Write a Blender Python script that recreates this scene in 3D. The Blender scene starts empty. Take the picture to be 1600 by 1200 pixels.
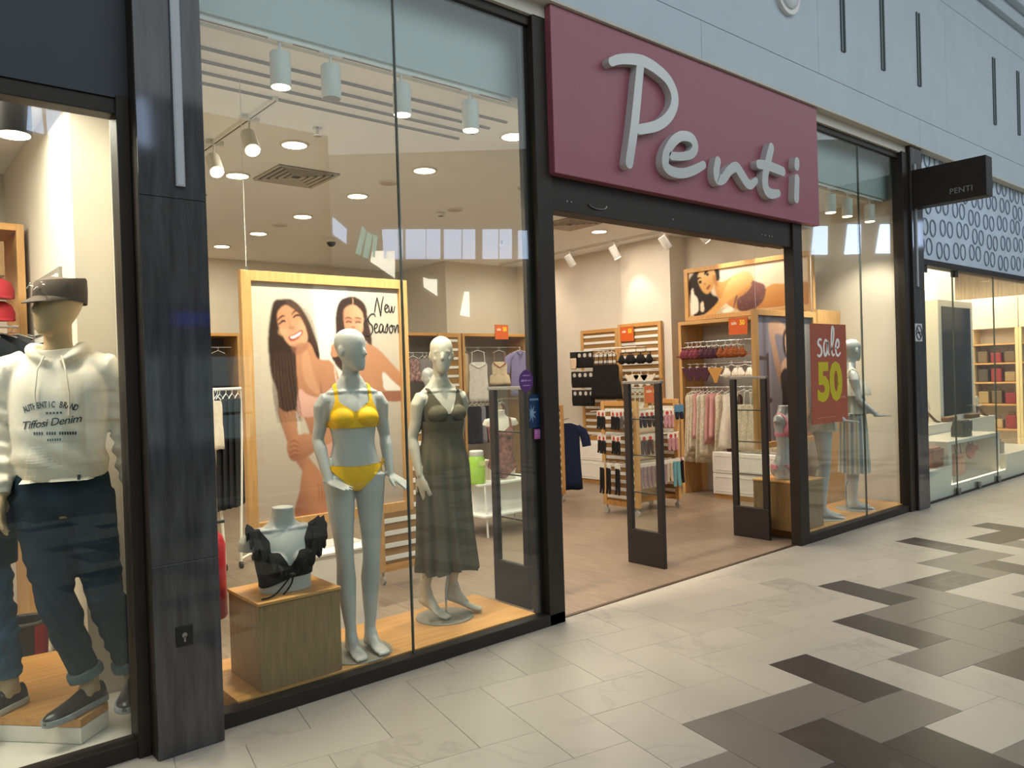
import bpy, bmesh, math, random
import numpy as np
from mathutils import Vector, Matrix
from mathutils import noise as mnoise
from mathutils.bvhtree import BVHTree
from mathutils.geometry import tessellate_polygon
PI = math.pi
random.seed(7)
RS = np.random.RandomState(5)
SC = bpy.context.scene
COL = SC.collection

# ---------------------------------------------------------------- camera, sky, large lights, exposure
def lin(c):
    if isinstance(c, str):
        c = c.lstrip('#'); c = [int(c[i:i+2], 16)/255 for i in (0, 2, 4)]
    return tuple((x/12.92 if x <= .04045 else ((x+.055)/1.055)**2.4) for x in c[:3]) + (1.0,)

cam_d = bpy.data.cameras.new('camera'); cam = bpy.data.objects.new('camera', cam_d); COL.objects.link(cam)
cam_d.sensor_width = 36; cam_d.lens = 36*1214.44/1600; cam_d.clip_start = .05; cam_d.clip_end = 200
def cam_matrix(yaw, pitch, roll, loc):
    f = Vector((math.sin(yaw)*math.cos(pitch), math.cos(yaw)*math.cos(pitch), -math.sin(pitch)))
    r = Vector((math.cos(yaw), -math.sin(yaw), 0)); d = f.cross(r)
    c, s = math.cos(roll), math.sin(roll)
    r2 = c*r + s*d; d2 = -s*r + c*d
    M = Matrix.Identity(4)
    for i in range(3):
        M[i][0] = r2[i]; M[i][1] = -d2[i]; M[i][2] = -f[i]; M[i][3] = loc[i]
    return M
cam.matrix_world = cam_matrix(.705273, .00935564, .0312736, (0, -3.75, 1.65))
SC.camera = cam

W = bpy.data.worlds.new('sky'); SC.world = W; W.use_nodes = True
bg = W.node_tree.nodes['Background']; bg.inputs[0].default_value = (.50, .68, 1.0, 1); bg.inputs[1].default_value = 1.6

def area(name, loc, size, size_y, power, color, rot=(0, 0, 0), spread=PI):
    l = bpy.data.lights.new(name, 'AREA'); l.shape = 'RECTANGLE'; l.size = size; l.size_y = size_y
    l.energy = power; l.color = color; l.spread = spread
    o = bpy.data.objects.new(name, l); COL.objects.link(o); o.location = loc; o.rotation_euler = rot; return o
DAY = (.86, .94, 1.0)
area('skylight_lamp', (8, -15, 8.85), 38, 21.0, 4100, DAY)          # added area light under the closed mall roof, stands in for daylight
area('shop_lamp', (5.5, 3.4, 3.5), 6.0, 4.5, 96, (1, .95, .88))      # soft sum of the small shop lamps
area('left_shop_lamp', (-.1, .80, 3.18), 1.9, 1.3, 120, (1, .90, .76))
area('right_shop_lamp', (12.6, 1.7, 3.32), 6.2, 2.8, 400, (1, .84, .60))
SC.view_settings.view_transform = 'Standard'; SC.view_settings.look = 'None'
SC.view_settings.gamma = 1; SC.view_settings.use_curve_mapping = False
SC.view_settings.exposure = 0.0
try:
    SC.cycles.use_denoising = True; SC.cycles.max_bounces = 8; SC.cycles.transparent_max_bounces = 16
    SC.cycles.sample_clamp_indirect = 6; SC.cycles.caustics_reflective = False; SC.cycles.caustics_refractive = False
except Exception:
    pass

# ---------------------------------------------------------------- materials
MATS = {}
def mat(name, col, rough=.6, metal=0, spec=.4, var=0, scale=20, stretch=(1, 1, 1), bump=0, emit=None, estr=0, alpha=1, col2=None):
    if name in MATS: return MATS[name]
    m = bpy.data.materials.new(name); m.use_nodes = True; nt = m.node_tree; b = nt.nodes['Principled BSDF']
    c = lin(col); b.inputs['Base Color'].default_value = c; b.inputs['Roughness'].default_value = rough
    b.inputs['Metallic'].default_value = metal; b.inputs['Specular IOR Level'].default_value = spec
    if emit is not None:
        b.inputs['Emission Color'].default_value = lin(emit); b.inputs['Emission Strength'].default_value = estr
    if var or bump or col2:
        tc = nt.nodes.new('ShaderNodeTexCoord'); mp = nt.nodes.new('ShaderNodeMapping'); nz = nt.nodes.new('ShaderNodeTexNoise')
        mp.inputs['Scale'].default_value = stretch; nz.inputs['Scale'].default_value = scale; nz.inputs['Detail'].default_value = 5
        nt.links.new(tc.outputs['Object'], mp.inputs[0]); nt.links.new(mp.outputs[0], nz.inputs['Vector'])
        if var or col2:
            r = nt.nodes.new('ShaderNodeValToRGB'); r.color_ramp.elements[0].position = .3; r.color_ramp.elements[1].position = .7
            d = lin(col2) if col2 else tuple(x*(1-var) for x in c[:3]) + (1,)
            e = c if col2 else tuple(min(1, x*(1+var)) for x in c[:3]) + (1,)
            r.color_ramp.elements[0].color = d; r.color_ramp.elements[1].color = e
            nt.links.new(nz.outputs['Fac'], r.inputs[0]); nt.links.new(r.outputs[0], b.inputs['Base Color'])
        if bump:
            bp = nt.nodes.new('ShaderNodeBump'); bp.inputs['Strength'].default_value = bump; bp.inputs['Distance'].default_value = .01
            nt.links.new(nz.outputs['Fac'], bp.inputs['Height']); nt.links.new(bp.outputs[0], b.inputs['Normal'])
    MATS[name] = m; return m
def emis(name, col, s):
    if name in MATS: return MATS[name]
    m = bpy.data.materials.new(name); m.use_nodes = True; nt = m.node_tree
    e = nt.nodes.new('ShaderNodeEmission'); e.inputs[0].default_value = lin(col); e.inputs[1].default_value = s
    nt.links.new(e.outputs[0], nt.nodes['Material Output'].inputs[0]); MATS[name] = m; return m
def glass_mat(name, tint=(.93, .97, .96), f0=.04, gain=.96):
    m = bpy.data.materials.new(name); m.use_nodes = True; nt = m.node_tree; N = nt.nodes; L = nt.links
    N.remove(N['Principled BSDF'])
    t = N.new('ShaderNodeBsdfTransparent'); t.inputs[0].default_value = tint + (1,)
    g = N.new('ShaderNodeBsdfGlossy'); g.inputs['Roughness'].default_value = .0; g.inputs[0].default_value = (1, 1, 1, 1)
    lw = N.new('ShaderNodeLayerWeight'); lw.inputs[0].default_value = .5
    p = N.new('ShaderNodeMath'); p.operation = 'POWER'; p.inputs[1].default_value = 5
    q = N.new('ShaderNodeMath'); q.operation = 'MULTIPLY_ADD'; q.inputs[1].default_value = gain; q.inputs[2].default_value = f0
    mx = N.new('ShaderNodeMixShader')
    L.new(lw.outputs['Facing'], p.inputs[0]); L.new(p.outputs[0], q.inputs[0]); L.new(q.outputs[0], mx.inputs[0])
    L.new(t.outputs[0], mx.inputs[1]); L.new(g.outputs[0], mx.inputs[2]); L.new(mx.outputs[0], N['Material Output'].inputs[0])
    MATS[name] = m; return m
def wood_mat(name, c1, c2, axis=2, scale=6, rough=.45, spec=.35):
    m = bpy.data.materials.new(name); m.use_nodes = True; nt = m.node_tree; N = nt.nodes; L = nt.links; b = N['Principled BSDF']
    tc = N.new('ShaderNodeTexCoord'); mp = N.new('ShaderNodeMapping'); nz = N.new('ShaderNodeTexNoise'); r = N.new('ShaderNodeValToRGB')
    s = [9, 9, 9]; s[axis] = .7; mp.inputs['Scale'].default_value = s
    nz.inputs['Scale'].default_value = scale; nz.inputs['Detail'].default_value = 6; nz.inputs['Roughness'].default_value = .6
    r.color_ramp.elements[0].position = .32; r.color_ramp.elements[1].position = .68
    r.color_ramp.elements[0].color = lin(c2); r.color_ramp.elements[1].color = lin(c1)
    L.new(tc.outputs['Object'], mp.inputs[0]); L.new(mp.outputs[0], nz.inputs['Vector']); L.new(nz.outputs['Fac'], r.inputs[0])
    L.new(r.outputs[0], b.inputs['Base Color']); b.inputs['Roughness'].default_value = rough; b.inputs['Specular IOR Level'].default_value = spec
    MATS[name] = m; return m
def marble_mat(name, base, vein, amount=.5, rough=.16, rnd=.06, vscale=2.2):
    m = bpy.data.materials.new(name); m.use_nodes = True; nt = m.node_tree; N = nt.nodes; L = nt.links; b = N['Principled BSDF']
    tc = N.new('ShaderNodeTexCoord'); oi = N.new('ShaderNodeObjectInfo'); geo = N.new('ShaderNodeNewGeometry')
    ad = N.new('ShaderNodeVectorMath'); ad.operation = 'MULTIPLY_ADD'
    L.new(oi.outputs['Random'], ad.inputs[0]); ad.inputs[1].default_value = (37, 19, 11); L.new(geo.outputs['Position'], ad.inputs[2])
    n1 = N.new('ShaderNodeTexNoise'); n1.inputs['Scale'].default_value = vscale; n1.inputs['Detail'].default_value = 8; n1.inputs['Distortion'].default_value = 1.2
    L.new(ad.outputs[0], n1.inputs['Vector'])
    s = N.new('ShaderNodeMath'); s.operation = 'SUBTRACT'; s.inputs[1].default_value = .5; L.new(n1.outputs['Fac'], s.inputs[0])
    a = N.new('ShaderNodeMath'); a.operation = 'ABSOLUTE'; L.new(s.outputs[0], a.inputs[0])
    r = N.new('ShaderNodeValToRGB'); r.color_ramp.elements[0].position = 0; r.color_ramp.elements[1].position = .035
    r.color_ramp.elements[0].color = (1, 1, 1, 1); r.color_ramp.elements[1].color = (0, 0, 0, 1); L.new(a.outputs[0], r.inputs[0])
    n2 = N.new('ShaderNodeTexNoise'); n2.inputs['Scale'].default_value = 1.4; n2.inputs['Detail'].default_value = 3; L.new(ad.outputs[0], n2.inputs['Vector'])
    r2 = N.new('ShaderNodeValToRGB'); r2.color_ramp.elements[0].position = .45; r2.color_ramp.elements[1].position = .75; L.new(n2.outputs['Fac'], r2.inputs[0])
    mu = N.new('ShaderNodeMath'); mu.operation = 'MULTIPLY'; L.new(r.outputs[0], mu.inputs[0]); L.new(r2.outputs[0], mu.inputs[1])
    m2 = N.new('ShaderNodeMath'); m2.operation = 'MULTIPLY'; m2.inputs[1].default_value = amount; L.new(mu.outputs[0], m2.inputs[0])
    mx = N.new('ShaderNodeMix'); mx.data_type = 'RGBA'; mx.inputs['A'].default_value = lin(base); mx.inputs['B'].default_value = lin(vein)
    L.new(m2.outputs[0], mx.inputs['Factor'])
    hv = N.new('ShaderNodeHueSaturation'); mr = N.new('ShaderNodeMapRange'); mr.inputs['To Min'].default_value = 1-rnd; mr.inputs['To Max'].default_value = 1+rnd
    L.new(oi.outputs['Random'], mr.inputs[0]); L.new(mr.outputs[0], hv.inputs['Value']); L.new(mx.outputs['Result'], hv.inputs['Color'])
    L.new(hv.outputs[0], b.inputs['Base Color']); b.inputs['Roughness'].default_value = rough; b.inputs['Specular IOR Level'].default_value = .45
    MATS[name] = m; return m
def print_mat(name, rough=.4):
    m = bpy.data.materials.new(name); m.use_nodes = True; nt = m.node_tree; b = nt.nodes['Principled BSDF']
    a = nt.nodes.new('ShaderNodeVertexColor'); a.layer_name = 'Col'; nt.links.new(a.outputs[0], b.inputs['Base Color'])
    b.inputs['Roughness'].default_value = rough; b.inputs['Specular IOR Level'].default_value = .25; MATS[name] = m; return m

OAK = wood_mat('oak', '#cfa269', '#b98a50'); OAKX = wood_mat('oak_along_x', '#cf9b58', '#b88246', 0, 4)
OAKY = wood_mat('oak_along_y', '#cfa269', '#b98a50', 1)
OAKBOX = wood_mat('oak_veneer', '#94744a', '#7d603a', 2, 8)
PLANK = wood_mat('laminate_plank', '#93806d', '#7a6958', 1, 5, .38)
BLACK = mat('black_frame', '#2b2520', .5, 0, .3, .1, 8)
STONE = mat('dark_stone', '#403f40', .07, 0, .5, .35, 5, (6, 6, .6))
WHITE = mat('white_paint', '#e6e2d9', .55, var=.03)
CREAM = mat('cream_wall', '#d6cdbd', .75, var=.03, scale=3)
CEIL = mat('ceiling_paint', '#eff0f0', .85, var=.02, scale=3)
PANELW = mat('facade_panel', '#b9c6ce', .55, var=.03, scale=4)
SOFFIT = mat('soffit_paint', '#c9c5b8', .8, var=.03)
CHROME = mat('chrome', '#c8c6c2', .18, 1)
STEEL = mat('brushed_steel', '#9a9a98', .35, 1, var=.05)
MANN = mat('mannequin_white', '#b9b7b0', .38, 0, .45, .02)
MANNG = mat('mannequin_silver', '#b9b8b2', .28, .15, .5, .03)
MANNT = mat('mannequin_tan', '#b59a74', .45, 0, .4, .04)
GLASS = glass_mat('shop_glass', f0=.035)
LAMPW = mat('lamp_housing', '#d8d4ca', .45, var=.02)
GLOW = emis('lamp_glow', '#ffe2b4', 26)
LEDGLOW = emis('spot_glow', '#ffdcae', 22)
CLEAR = mat('clear_plastic', '#dcdad4', .2, 0, .6)
WIRE = mat('white_wire', '#e4e0d6', .4)

# ---------------------------------------------------------------- mesh building
class MB:
    def __init__(s): s.v = []; s.f = []; s.m = []
    def add(s, vs, fs, mi=0):
        o = len(s.v); s.v += [tuple(p) for p in vs]; s.f += [tuple(i+o for i in f) for f in fs]; s.m += [mi]*len(fs); return s
    def box(s, x0, x1, y0, y1, z0, z1, mi=0, M=None):
        vs = [(x, y, z) for z in (z0, z1) for y in (y0, y1) for x in (x0, x1)]
        if M is not None: vs = [tuple(M @ Vector(p)) for p in vs]
        return s.add(vs, [(0, 2, 3, 1), (4, 5, 7, 6), (0, 1, 5, 4), (2, 6, 7, 3), (0, 4, 6, 2), (1, 3, 7, 5)], mi)
    def loft(s, rings, cap0=True, cap1=True, mi=0, closed=True):
        n = len(rings[0]); vs = [p for r in rings for p in r]; fs = []
        for a in range(len(rings)-1):
            for i in range(n if closed else n-1):
                j = (i+1) % n; fs.append((a*n+i, a*n+j, (a+1)*n+j, (a+1)*n+i))
        if cap0: fs.append(tuple(range(n))[::-1])
        if cap1: fs.append(tuple((len(rings)-1)*n+i for i in range(n)))
        return s.add(vs, fs, mi)
    def tube(s, pts, rad, n=10, mi=0, flat=None, cap=True):
        """rad: number or list; flat: (axis vector, ratio) squashes the section along that axis."""
        P = [Vector(p) for p in pts]; rings = []; prev = None
        for i, p in enumerate(P):
            t = (P[min(i+1, len(P)-1)]-P[max(i-1, 0)]).normalized()
            if prev is None:
                a = Vector((0, 0, 1)) if abs(t.z) < .9 else Vector((1, 0, 0)); u = t.cross(a).normalized()
            else:
                u = (prev-t*prev.dot(t)).normalized()
            prev = u; w = t.cross(u)
            r = rad[i] if isinstance(rad, (list, tuple)) else rad
            ring = []
            for k in range(n):
                q = (u*math.cos(2*PI*k/n)+w*math.sin(2*PI*k/n))*r
                if flat: ax = Vector(flat[0]); q = q-ax*q.dot(ax)*(1-flat[1])
                ring.append(tuple(p+q))
            rings.append(ring)
        return s.loft(rings, cap, cap, mi)
    def cyl(s, p0, p1, r0, r1=None, n=16, mi=0):
        return s.tube([p0, p1], [r0, r0 if r1 is None else r1], n, mi)
    def disc(s, c, r, h, n=32, mi=0, bev=.0):
        x, y, z = c
        R = lambda rr, zz: [(x+rr*math.cos(2*PI*k/n), y+rr*math.sin(2*PI*k/n), zz) for k in range(n)]
        if bev: return s.loft([R(r, z), R(r, z+h-bev), R(r-bev, z+h)], True, True, mi)
        return s.loft([R(r, z), R(r, z+h)], True, True, mi)
    def ball(s, c, r, n=12, m=8, mi=0, M=None):
        r = r if isinstance(r, (tuple, list)) else (r, r, r); rings = []
        for a in range(1, m):
            th = PI*a/m
            ring = [Vector((r[0]*math.sin(th)*math.cos(2*PI*k/n), r[1]*math.sin(th)*math.sin(2*PI*k/n), -r[2]*math.cos(th))) for k in range(n)]
            if M is not None: ring = [M @ p for p in ring]
            rings.append([tuple(p+Vector(c)) for p in ring])
        return s.loft(rings, True, True, mi)
    def prism(s, poly, d0, d1, axis='y', mi=0):
        """poly: 2-D points; axis: the extrusion axis ('y': (x,z) outline, 'x': (y,z), 'z': (x,y))."""
        f = {'y': lambda a, b, d: (a, d, b), 'x': lambda a, b, d: (d, a, b), 'z': lambda a, b, d: (a, b, d)}[axis]
        n = len(poly); vs = [f(a, b, d0) for a, b in poly]+[f(a, b, d1) for a, b in poly]
        tri = tessellate_polygon([[Vector((a, b, 0)) for a, b in poly]])
        fs = [tuple(t) for t in tri]+[tuple(i+n for i in t)[::-1] for t in tri]
        fs += [(i, (i+1) % n, n+(i+1) % n, n+i) for i in range(n)]
        return s.add(vs, fs, mi)
    def build(s, name, mats, parent=None, smooth=False, bev=0, loc=None, world=True, recalc=True):
        me = bpy.data.meshes.new(name); off = Vector((0, 0, 0))
        if parent is not None and world: off = parent.matrix_basis.translation if parent.parent is None else parent.parent.matrix_basis.translation
        me.from_pydata([(p[0]-off.x, p[1]-off.y, p[2]-off.z) for p in s.v], [], s.f)
        if not isinstance(mats, (list, tuple)): mats = [mats]
        for m in mats: me.materials.append(m)
        if any(s.m): me.polygons.foreach_set('material_index', s.m)
        if recalc:
            b = bmesh.new(); b.from_mesh(me); bmesh.ops.recalc_face_normals(b, faces=b.faces); b.to_mesh(me); b.free()
        if smooth:
            me.polygons.foreach_set('use_smooth', [True]*len(me.polygons))
            if smooth != 'all':
                try: me.set_sharp_from_angle(angle=math.radians(40))
                except Exception: pass
        o = bpy.data.objects.new(name, me); COL.objects.link(o)
        if parent is not None: o.parent = parent
        if bev:
            bm = o.modifiers.new('bevel', 'BEVEL'); bm.width = bev; bm.segments = 2; bm.limit_method = 'ANGLE'
        if loc is not None: o.location = loc
        return o
def tag(o, label, cat, group=None, kind=None):
    o['label'] = label; o['category'] = cat
    if group: o['group'] = group
    if kind: o['kind'] = kind
    return o
def struct(o): o['kind'] = 'structure'; return o
def empty(name, loc=(0, 0, 0), rz=0):
    o = bpy.data.objects.new(name, None); COL.objects.link(o); o.location = loc; o.rotation_euler = (0, 0, rz); o.empty_display_size = .1
    return o
def thing(name, label, cat, loc=(0, 0, 0), rz=0, group=None):
    return tag(empty(name, loc, rz), label, cat, group)
def copy_tree(o, parent=None):
    c = o.copy(); COL.objects.link(c)
    if parent is not None: c.parent = parent
    for ch in list(o.children): copy_tree(ch, c)
    return c
def relabel(o, label, group=None):
    o['label'] = label
    if group: o['group'] = group
def set_mat(o, m, i=0):
    if o.type == 'MESH' and len(o.material_slots) > i:
        o.material_slots[i].link = 'OBJECT'; o.material_slots[i].material = m
def catmull(P, n=6, closed=False):
    P = [np.array(p, float) for p in P]; out = []; N = len(P)
    for i in range(N if closed else N-1):
        g = (lambda k: P[k % N]) if closed else (lambda k: P[min(max(k, 0), N-1)])
        p0, p1, p2, p3 = g(i-1), g(i), g(i+1), g(i+2)
        for k in range(n):
            t = k/n; out.append(.5*((2*p1)+(-p0+p2)*t+(2*p0-5*p1+4*p2-p3)*t*t+(-p0+3*p1-3*p2+p3)*t**3))
    if not closed: out.append(P[-1])
    return out
def ribbon_outline(pts, wid, n=5, cap=5):
    """Outline (x,z) of a brush stroke along pts with width wid (number or list)."""
    w = wid if isinstance(wid, (list, tuple)) else [wid]*len(pts)
    Q = catmull([(p[0], p[1], ww) for p, ww in zip(pts, w)], n); L = []; R = []
    for i, q in enumerate(Q):
        a = Q[max(i-1, 0)]; b = Q[min(i+1, len(Q)-1)]; t = b[:2]-a[:2]; t = t/(np.hypot(*t)+1e-9); nn = np.array((-t[1], t[0]))
        L.append(q[:2]+nn*q[2]/2); R.append(q[:2]-nn*q[2]/2)
    def capf(q, t):
        a0 = math.atan2(t[1], t[0]); return [q[:2]+q[2]/2*np.array((math.cos(a0+PI/2-PI*k/cap), math.sin(a0+PI/2-PI*k/cap))) for k in range(1, cap)]
    te = Q[-1][:2]-Q[-2][:2]; ts = Q[0][:2]-Q[1][:2]
    return [tuple(p) for p in L]+[tuple(p) for p in capf(Q[-1], te)]+[tuple(p) for p in R[::-1]]+[tuple(p) for p in capf(Q[0], ts)]
def ribbon(mb, pts, wid, d0, d1, axis='y', mi=0, n=5):
    """A brush stroke as a solid, built quad by quad so that it may cross itself."""
    w = wid if isinstance(wid, (list, tuple)) else [wid]*len(pts)
    Q = catmull([(p[0], p[1], ww) for p, ww in zip(pts, w)], n); rows = []
    f = {'y': lambda a, b, d: (a, d, b), 'x': lambda a, b, d: (d, a, b), 'z': lambda a, b, d: (a, b, d)}[axis]
    prof = [(-.5, d0), (.5, d0), (.5, d1), (-.5, d1)]
    t0 = Q[1][:2]-Q[0][:2]; t0 = t0/np.hypot(*t0); t1 = Q[-1][:2]-Q[-2][:2]; t1 = t1/np.hypot(*t1)
    seq = []
    for k in (1., .85, .5): seq.append((Q[0][:2]-t0*Q[0][2]*.5*k, Q[0][2]*math.sqrt(max(0, 1-k*k))+1e-4, t0))
    for i, q in enumerate(Q):
        t = Q[min(i+1, len(Q)-1)][:2]-Q[max(i-1, 0)][:2]; seq.append((q[:2], q[2], t/(np.hypot(*t)+1e-9)))
    for k in (.5, .85, 1.): seq.append((Q[-1][:2]+t1*Q[-1][2]*.5*k, Q[-1][2]*math.sqrt(max(0, 1-k*k))+1e-4, t1))
    for c, ww, t in seq:
        nn = np.array((-t[1], t[0])); rows.append([f(*(c+nn*s*ww), d) for s, d in prof])
    mb.loft(rows, True, True, mi)
def text_mesh(txt, size, extrude=0, offset=0, align='CENTER', spacing=1.0, shear=0):
    c = bpy.data.curves.new('txt', 'FONT'); c.body = txt; c.size = size; c.extrude = extrude; c.offset = offset
    c.align_x = align; c.align_y = 'CENTER'; c.space_character = spacing; c.shear = shear; c.resolution_u = 3
    o = bpy.data.objects.new('txt', c); COL.objects.link(o); dg = bpy.context.evaluated_depsgraph_get()
    me = bpy.data.meshes.new_from_object(o.evaluated_get(dg)); v = [tuple(p.co) for p in me.vertices]; f = [tuple(p.vertices) for p in me.polygons]
    bpy.data.objects.remove(o); bpy.data.curves.remove(c); bpy.data.meshes.remove(me); return v, f
def put_text(mb, txt, size, M, extrude=.001, offset=0, mi=0, align='CENTER', spacing=1.0, shear=0, sx=1):
    v, f = text_mesh(txt, size, extrude, offset, align, spacing, shear)
    mb.add([tuple(M @ Vector((p[0]*sx, p[1], p[2]))) for p in v], f, mi)
def face_minus_y(x, y, z): return Matrix.Translation((x, y, z)) @ Matrix.Rotation(PI/2, 4, 'X')
def face_minus_x(x, y, z): return Matrix.Translation((x, y, z)) @ Matrix.Rotation(-PI/2, 4, 'Z') @ Matrix.Rotation(PI/2, 4, 'X')
# ================================================================ the setting
def simple(name, boxes, m, kind=True, bev=0, parent=None):
    mb = MB()
    for b in boxes: mb.box(*b)
    o = mb.build(name, m, parent, bev=bev)
    if kind and parent is None: struct(o)
    return o

# ---- mall floor: herringbone of 30x60 stone tiles
TYA = -.200335; CT, ST = math.cos(TYA), math.sin(TYA)
PU, PV, OU, OV = .2998, .3048, .15, .05
DARK = {('V',7,-4),('V',10,-3),('V',12,-1),('V',18,1),('H',14,-1),('V',5,-6),('V',6,-7),('H',10,-5),('H',13,-4),('V',17,-2),('V',22,1),('H',3,-6),('H',20,1)}
GRAY = {('V',4,-5),('H',5,-4),('H',6,-5),('V',13,-2),('H',11,-2),('H',9,-4),('V',11,-4),('H',12,-3),('V',16,-1),('H',17,0),('V',20,-1),('V',15,-4),('V',7,-8),('V',12,-5)}
MW = marble_mat('tile_white', '#b7ae9f', '#8a8175', .6, .36, .05)
MG = marble_mat('tile_grey', '#756d64', '#8b8176', .5, .36, .06)
MD = marble_mat('tile_dark', '#3f3730', '#857c72', .45, .36, .08, 1.3)
GROUT = mat('grout', '#8a8378', .8)
floor = MB().box(-8, 34, -26, .072, -.06, -.004).build('floor', [GROUT]); struct(floor)
def clip_y(poly, ymax):
    out = []
    for i in range(len(poly)):
        a, b = poly[i], poly[(i+1) % len(poly)]
        if a[1] <= ymax: out.append(a)
        if (a[1] <= ymax) != (b[1] <= ymax):
            t = (ymax-a[1])/(b[1]-a[1]); out.append((a[0]+t*(b[0]-a[0]), ymax))
    return out
rest = {0: MB(), 1: MB(), 2: MB()}; n_tile = 0
def tile_add(mb, P):
    c = np.mean(P, 0); up = [tuple(np.array(p)+(c-np.array(p))/max(.05, np.hypot(*(c-np.array(p))))*.0016) for p in P]
    mb.loft([[(x, y, -.012) for x, y in P], [(x, y, -.0012) for x, y in P], [(x, y, 0) for x, y in up]], False, True)
for a in range(-30, 62):
    for b in range(-36, 30):
        r = (a+b) % 4
        if r == 3: key, q = ('V', a, b), (a, a+1, b, b+2)
        elif r == 1: key, q = ('H', a, b), (a, a+2, b, b+1)
        else: continue
        g = .0011
        cor = [(q[0], q[2]), (q[1], q[2]), (q[1], q[3]), (q[0], q[3])]
        P = []
        for k, (i, j) in enumerate(cor):
            u = OU+(i+6)*PU+(g if k in (0, 3) else -g); v = OV+j*PV+(g if k < 2 else -g)
            P.append((u*CT-v*ST, u*ST+v*CT))
        cx = sum(p[0] for p in P)/4; cy = sum(p[1] for p in P)/4
        if not (-3.5 < cx < 19 and -7.5 < cy < .5): continue
        P = clip_y(P, .07)
        if len(P) < 3: continue
        if cy > .07 and abs(sum(P[k][0]*P[(k+1) % len(P)][1]-P[(k+1) % len(P)][0]*P[k][1] for k in range(len(P))))/2 < .004: continue
        seen = cx > .6 and cy > -.2-(cx-.95)*.975 and cy > -2.85 and cx < 11.6 and cy > -2.676+(cx-3.9)*.29
        if key in DARK: kind = 2
        elif key in GRAY: kind = 1
        elif not seen and cx > 1.5 and cy < -1.0 and cx < 15: kind = random.choice((0, 0, 0, 1, 2))
        else: kind = 0
        if seen and n_tile < 300:
            mb = MB(); tile_add(mb, P); o = mb.build('tile', [(MW, MG, MD)[kind]], floor); n_tile += 1
        else: tile_add(rest[kind], P)
for k, m in enumerate((MW, MG, MD)):
    o = rest[k].build('tiles_beyond', [m], floor); o['kind'] = 'stuff'

# ---- shop floor of laminate planks
sf = MB().box(1.2, 9.3, .072, 8.2, -.06, -.006).build('floor', [mat('plank_joint', '#6d543f', .7)]); struct(sf)
x = 1.28; k = 0
while x < 9.1:
    y = .074-(k*.43) % 1.25
    while y < 7.7:
        y0, y1 = max(y, .074), min(y+1.25, 7.9)
        if y1-y0 > .05:
            mb = MB().box(x+.0007, x+.2893, y0+.0007, y1-.0007, -.02, 0); o = mb.build('plank', [PLANK], sf)
        y += 1.25
    x += .29; k += 1
edge = MB().box(3.6, 6.66, .058, .088, -.01, .006).build('trim_threshold', [STEEL]); struct(edge)
set_mat(edge, mat('bronze_strip', '#5d4c3c', .4, .6))

# ---- shop shell
simple('wall_back', [(1.15, 7.4, 7.9, 8.0, 0, 3.6), (7.37, 9.5, 6.48, 6.58, 0, 3.6), (7.37, 7.45, 6.58, 8.0, 0, 3.6)], CREAM)
simple('wall_right', [(9.1, 9.2, .1, 3.05, 0, 4.3), (8.9, 9.2, 3.95, 6.48, 0, 3.6), (8.74, 9.2, 3.05, 3.95, 0, 3.6)], CREAM)
simple('wall_left', [(1.12, 1.24, .1, 8.0, 0, 4.3)], CREAM)
simple('ceiling', [(1.2, 9.2, .35, 8.0, 3.55, 3.62)], CEIL)
BULK = mat('bulkhead_paint', '#b9c2c0', .7, var=.02)
simple('wall_front_bulkhead', [(1.2, 9.2, .20, .36, 3.53, 4.4)], BULK)
simple('wall_front_return', [(3.63, 3.72, .06, .20, 2.9, 4.4), (6.7, 6.78, .06, .20, 2.9, 4.4)], CEIL)
simple('ceiling_pelmet', [(1.2, 9.1, .0, .03, 4.01, 4.12), (1.2, 3.6, .02, .30, 4.12, 4.2), (6.8, 9.1, .02, .30, 4.12, 4.2)], SOFFIT)
# ---- upper wall of the mall front: panels with open joints
uw = MB().box(-3, 20, -.05, .3, 4.12, 6.5).build('wall_front', [mat('panel_joint', '#6f777a', .7)]); struct(uw)
zr = [(4.115, 4.42), (4.42, 5.96), (5.96, 6.32)]
for r, (z0, z1) in enumerate(zr):
    x = -3+(.9 if r == 1 else 0)
    while x < 20:
        x1 = min(x+(3.05 if r else 4.1), 20)
        MB().box(x+.002, x1-.002, -.08, -.045, z0+.003, z1-.003).build('panel', [PANELW], uw); x = x1
MB().box(-3, 20, -.08, .02, 4.100, 4.118).build('soffit', [SOFFIT], uw)
cn = MB().box(-3, 20, -.26, .3, 6.5, 6.66).box(-3, 20, -.16, .3, 6.32, 6.5).build('trim_cornice', [PANELW], bev=.01); struct(cn)
simple('wall_front_upper', [(-8, 34, .7, .8, 6.6, 9)], mat('blue_upper_wall', '#3f6b96', .5))
SLIT = mat('slit_dark', '#33403f', .5)
for x, z0, z1 in ((7.53, 4.74, 6.0), (8.40, 4.76, 5.9), (9.31, 4.79, 5.62), (11.70, 4.80, 5.69), (12.65, 4.83, 5.73), (14.6, 4.85, 5.8)):
    t = thing('wall_light', 'dark vertical slot lamp on the pale upper wall', 'lamp', (x, -.08, z0), group='vertical slot lamps on the upper wall')
    MB().box(x-.035, x+.035, -.088, -.075, z0, z1).build('backplate', [SLIT], t)
    MB().box(x-.035, x-.028, -.1, -.075, z0, z1).box(x+.028, x+.035, -.1, -.075, z0, z1).build('side_rim', [mat('slit_rim', '#8b9696', .4)], t)
t = thing('round_wall_lamp', 'round clear wall lamp on the pale upper wall above the pink sign', 'lamp', (6.48, -.08, 4.97))
mb = MB(); mb.tube([(6.48, -.08, 5.0), (6.48, -.12, 5.0)], [.19, .19], 32); mb.build('ring', [CLEAR], t, True)
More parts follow.
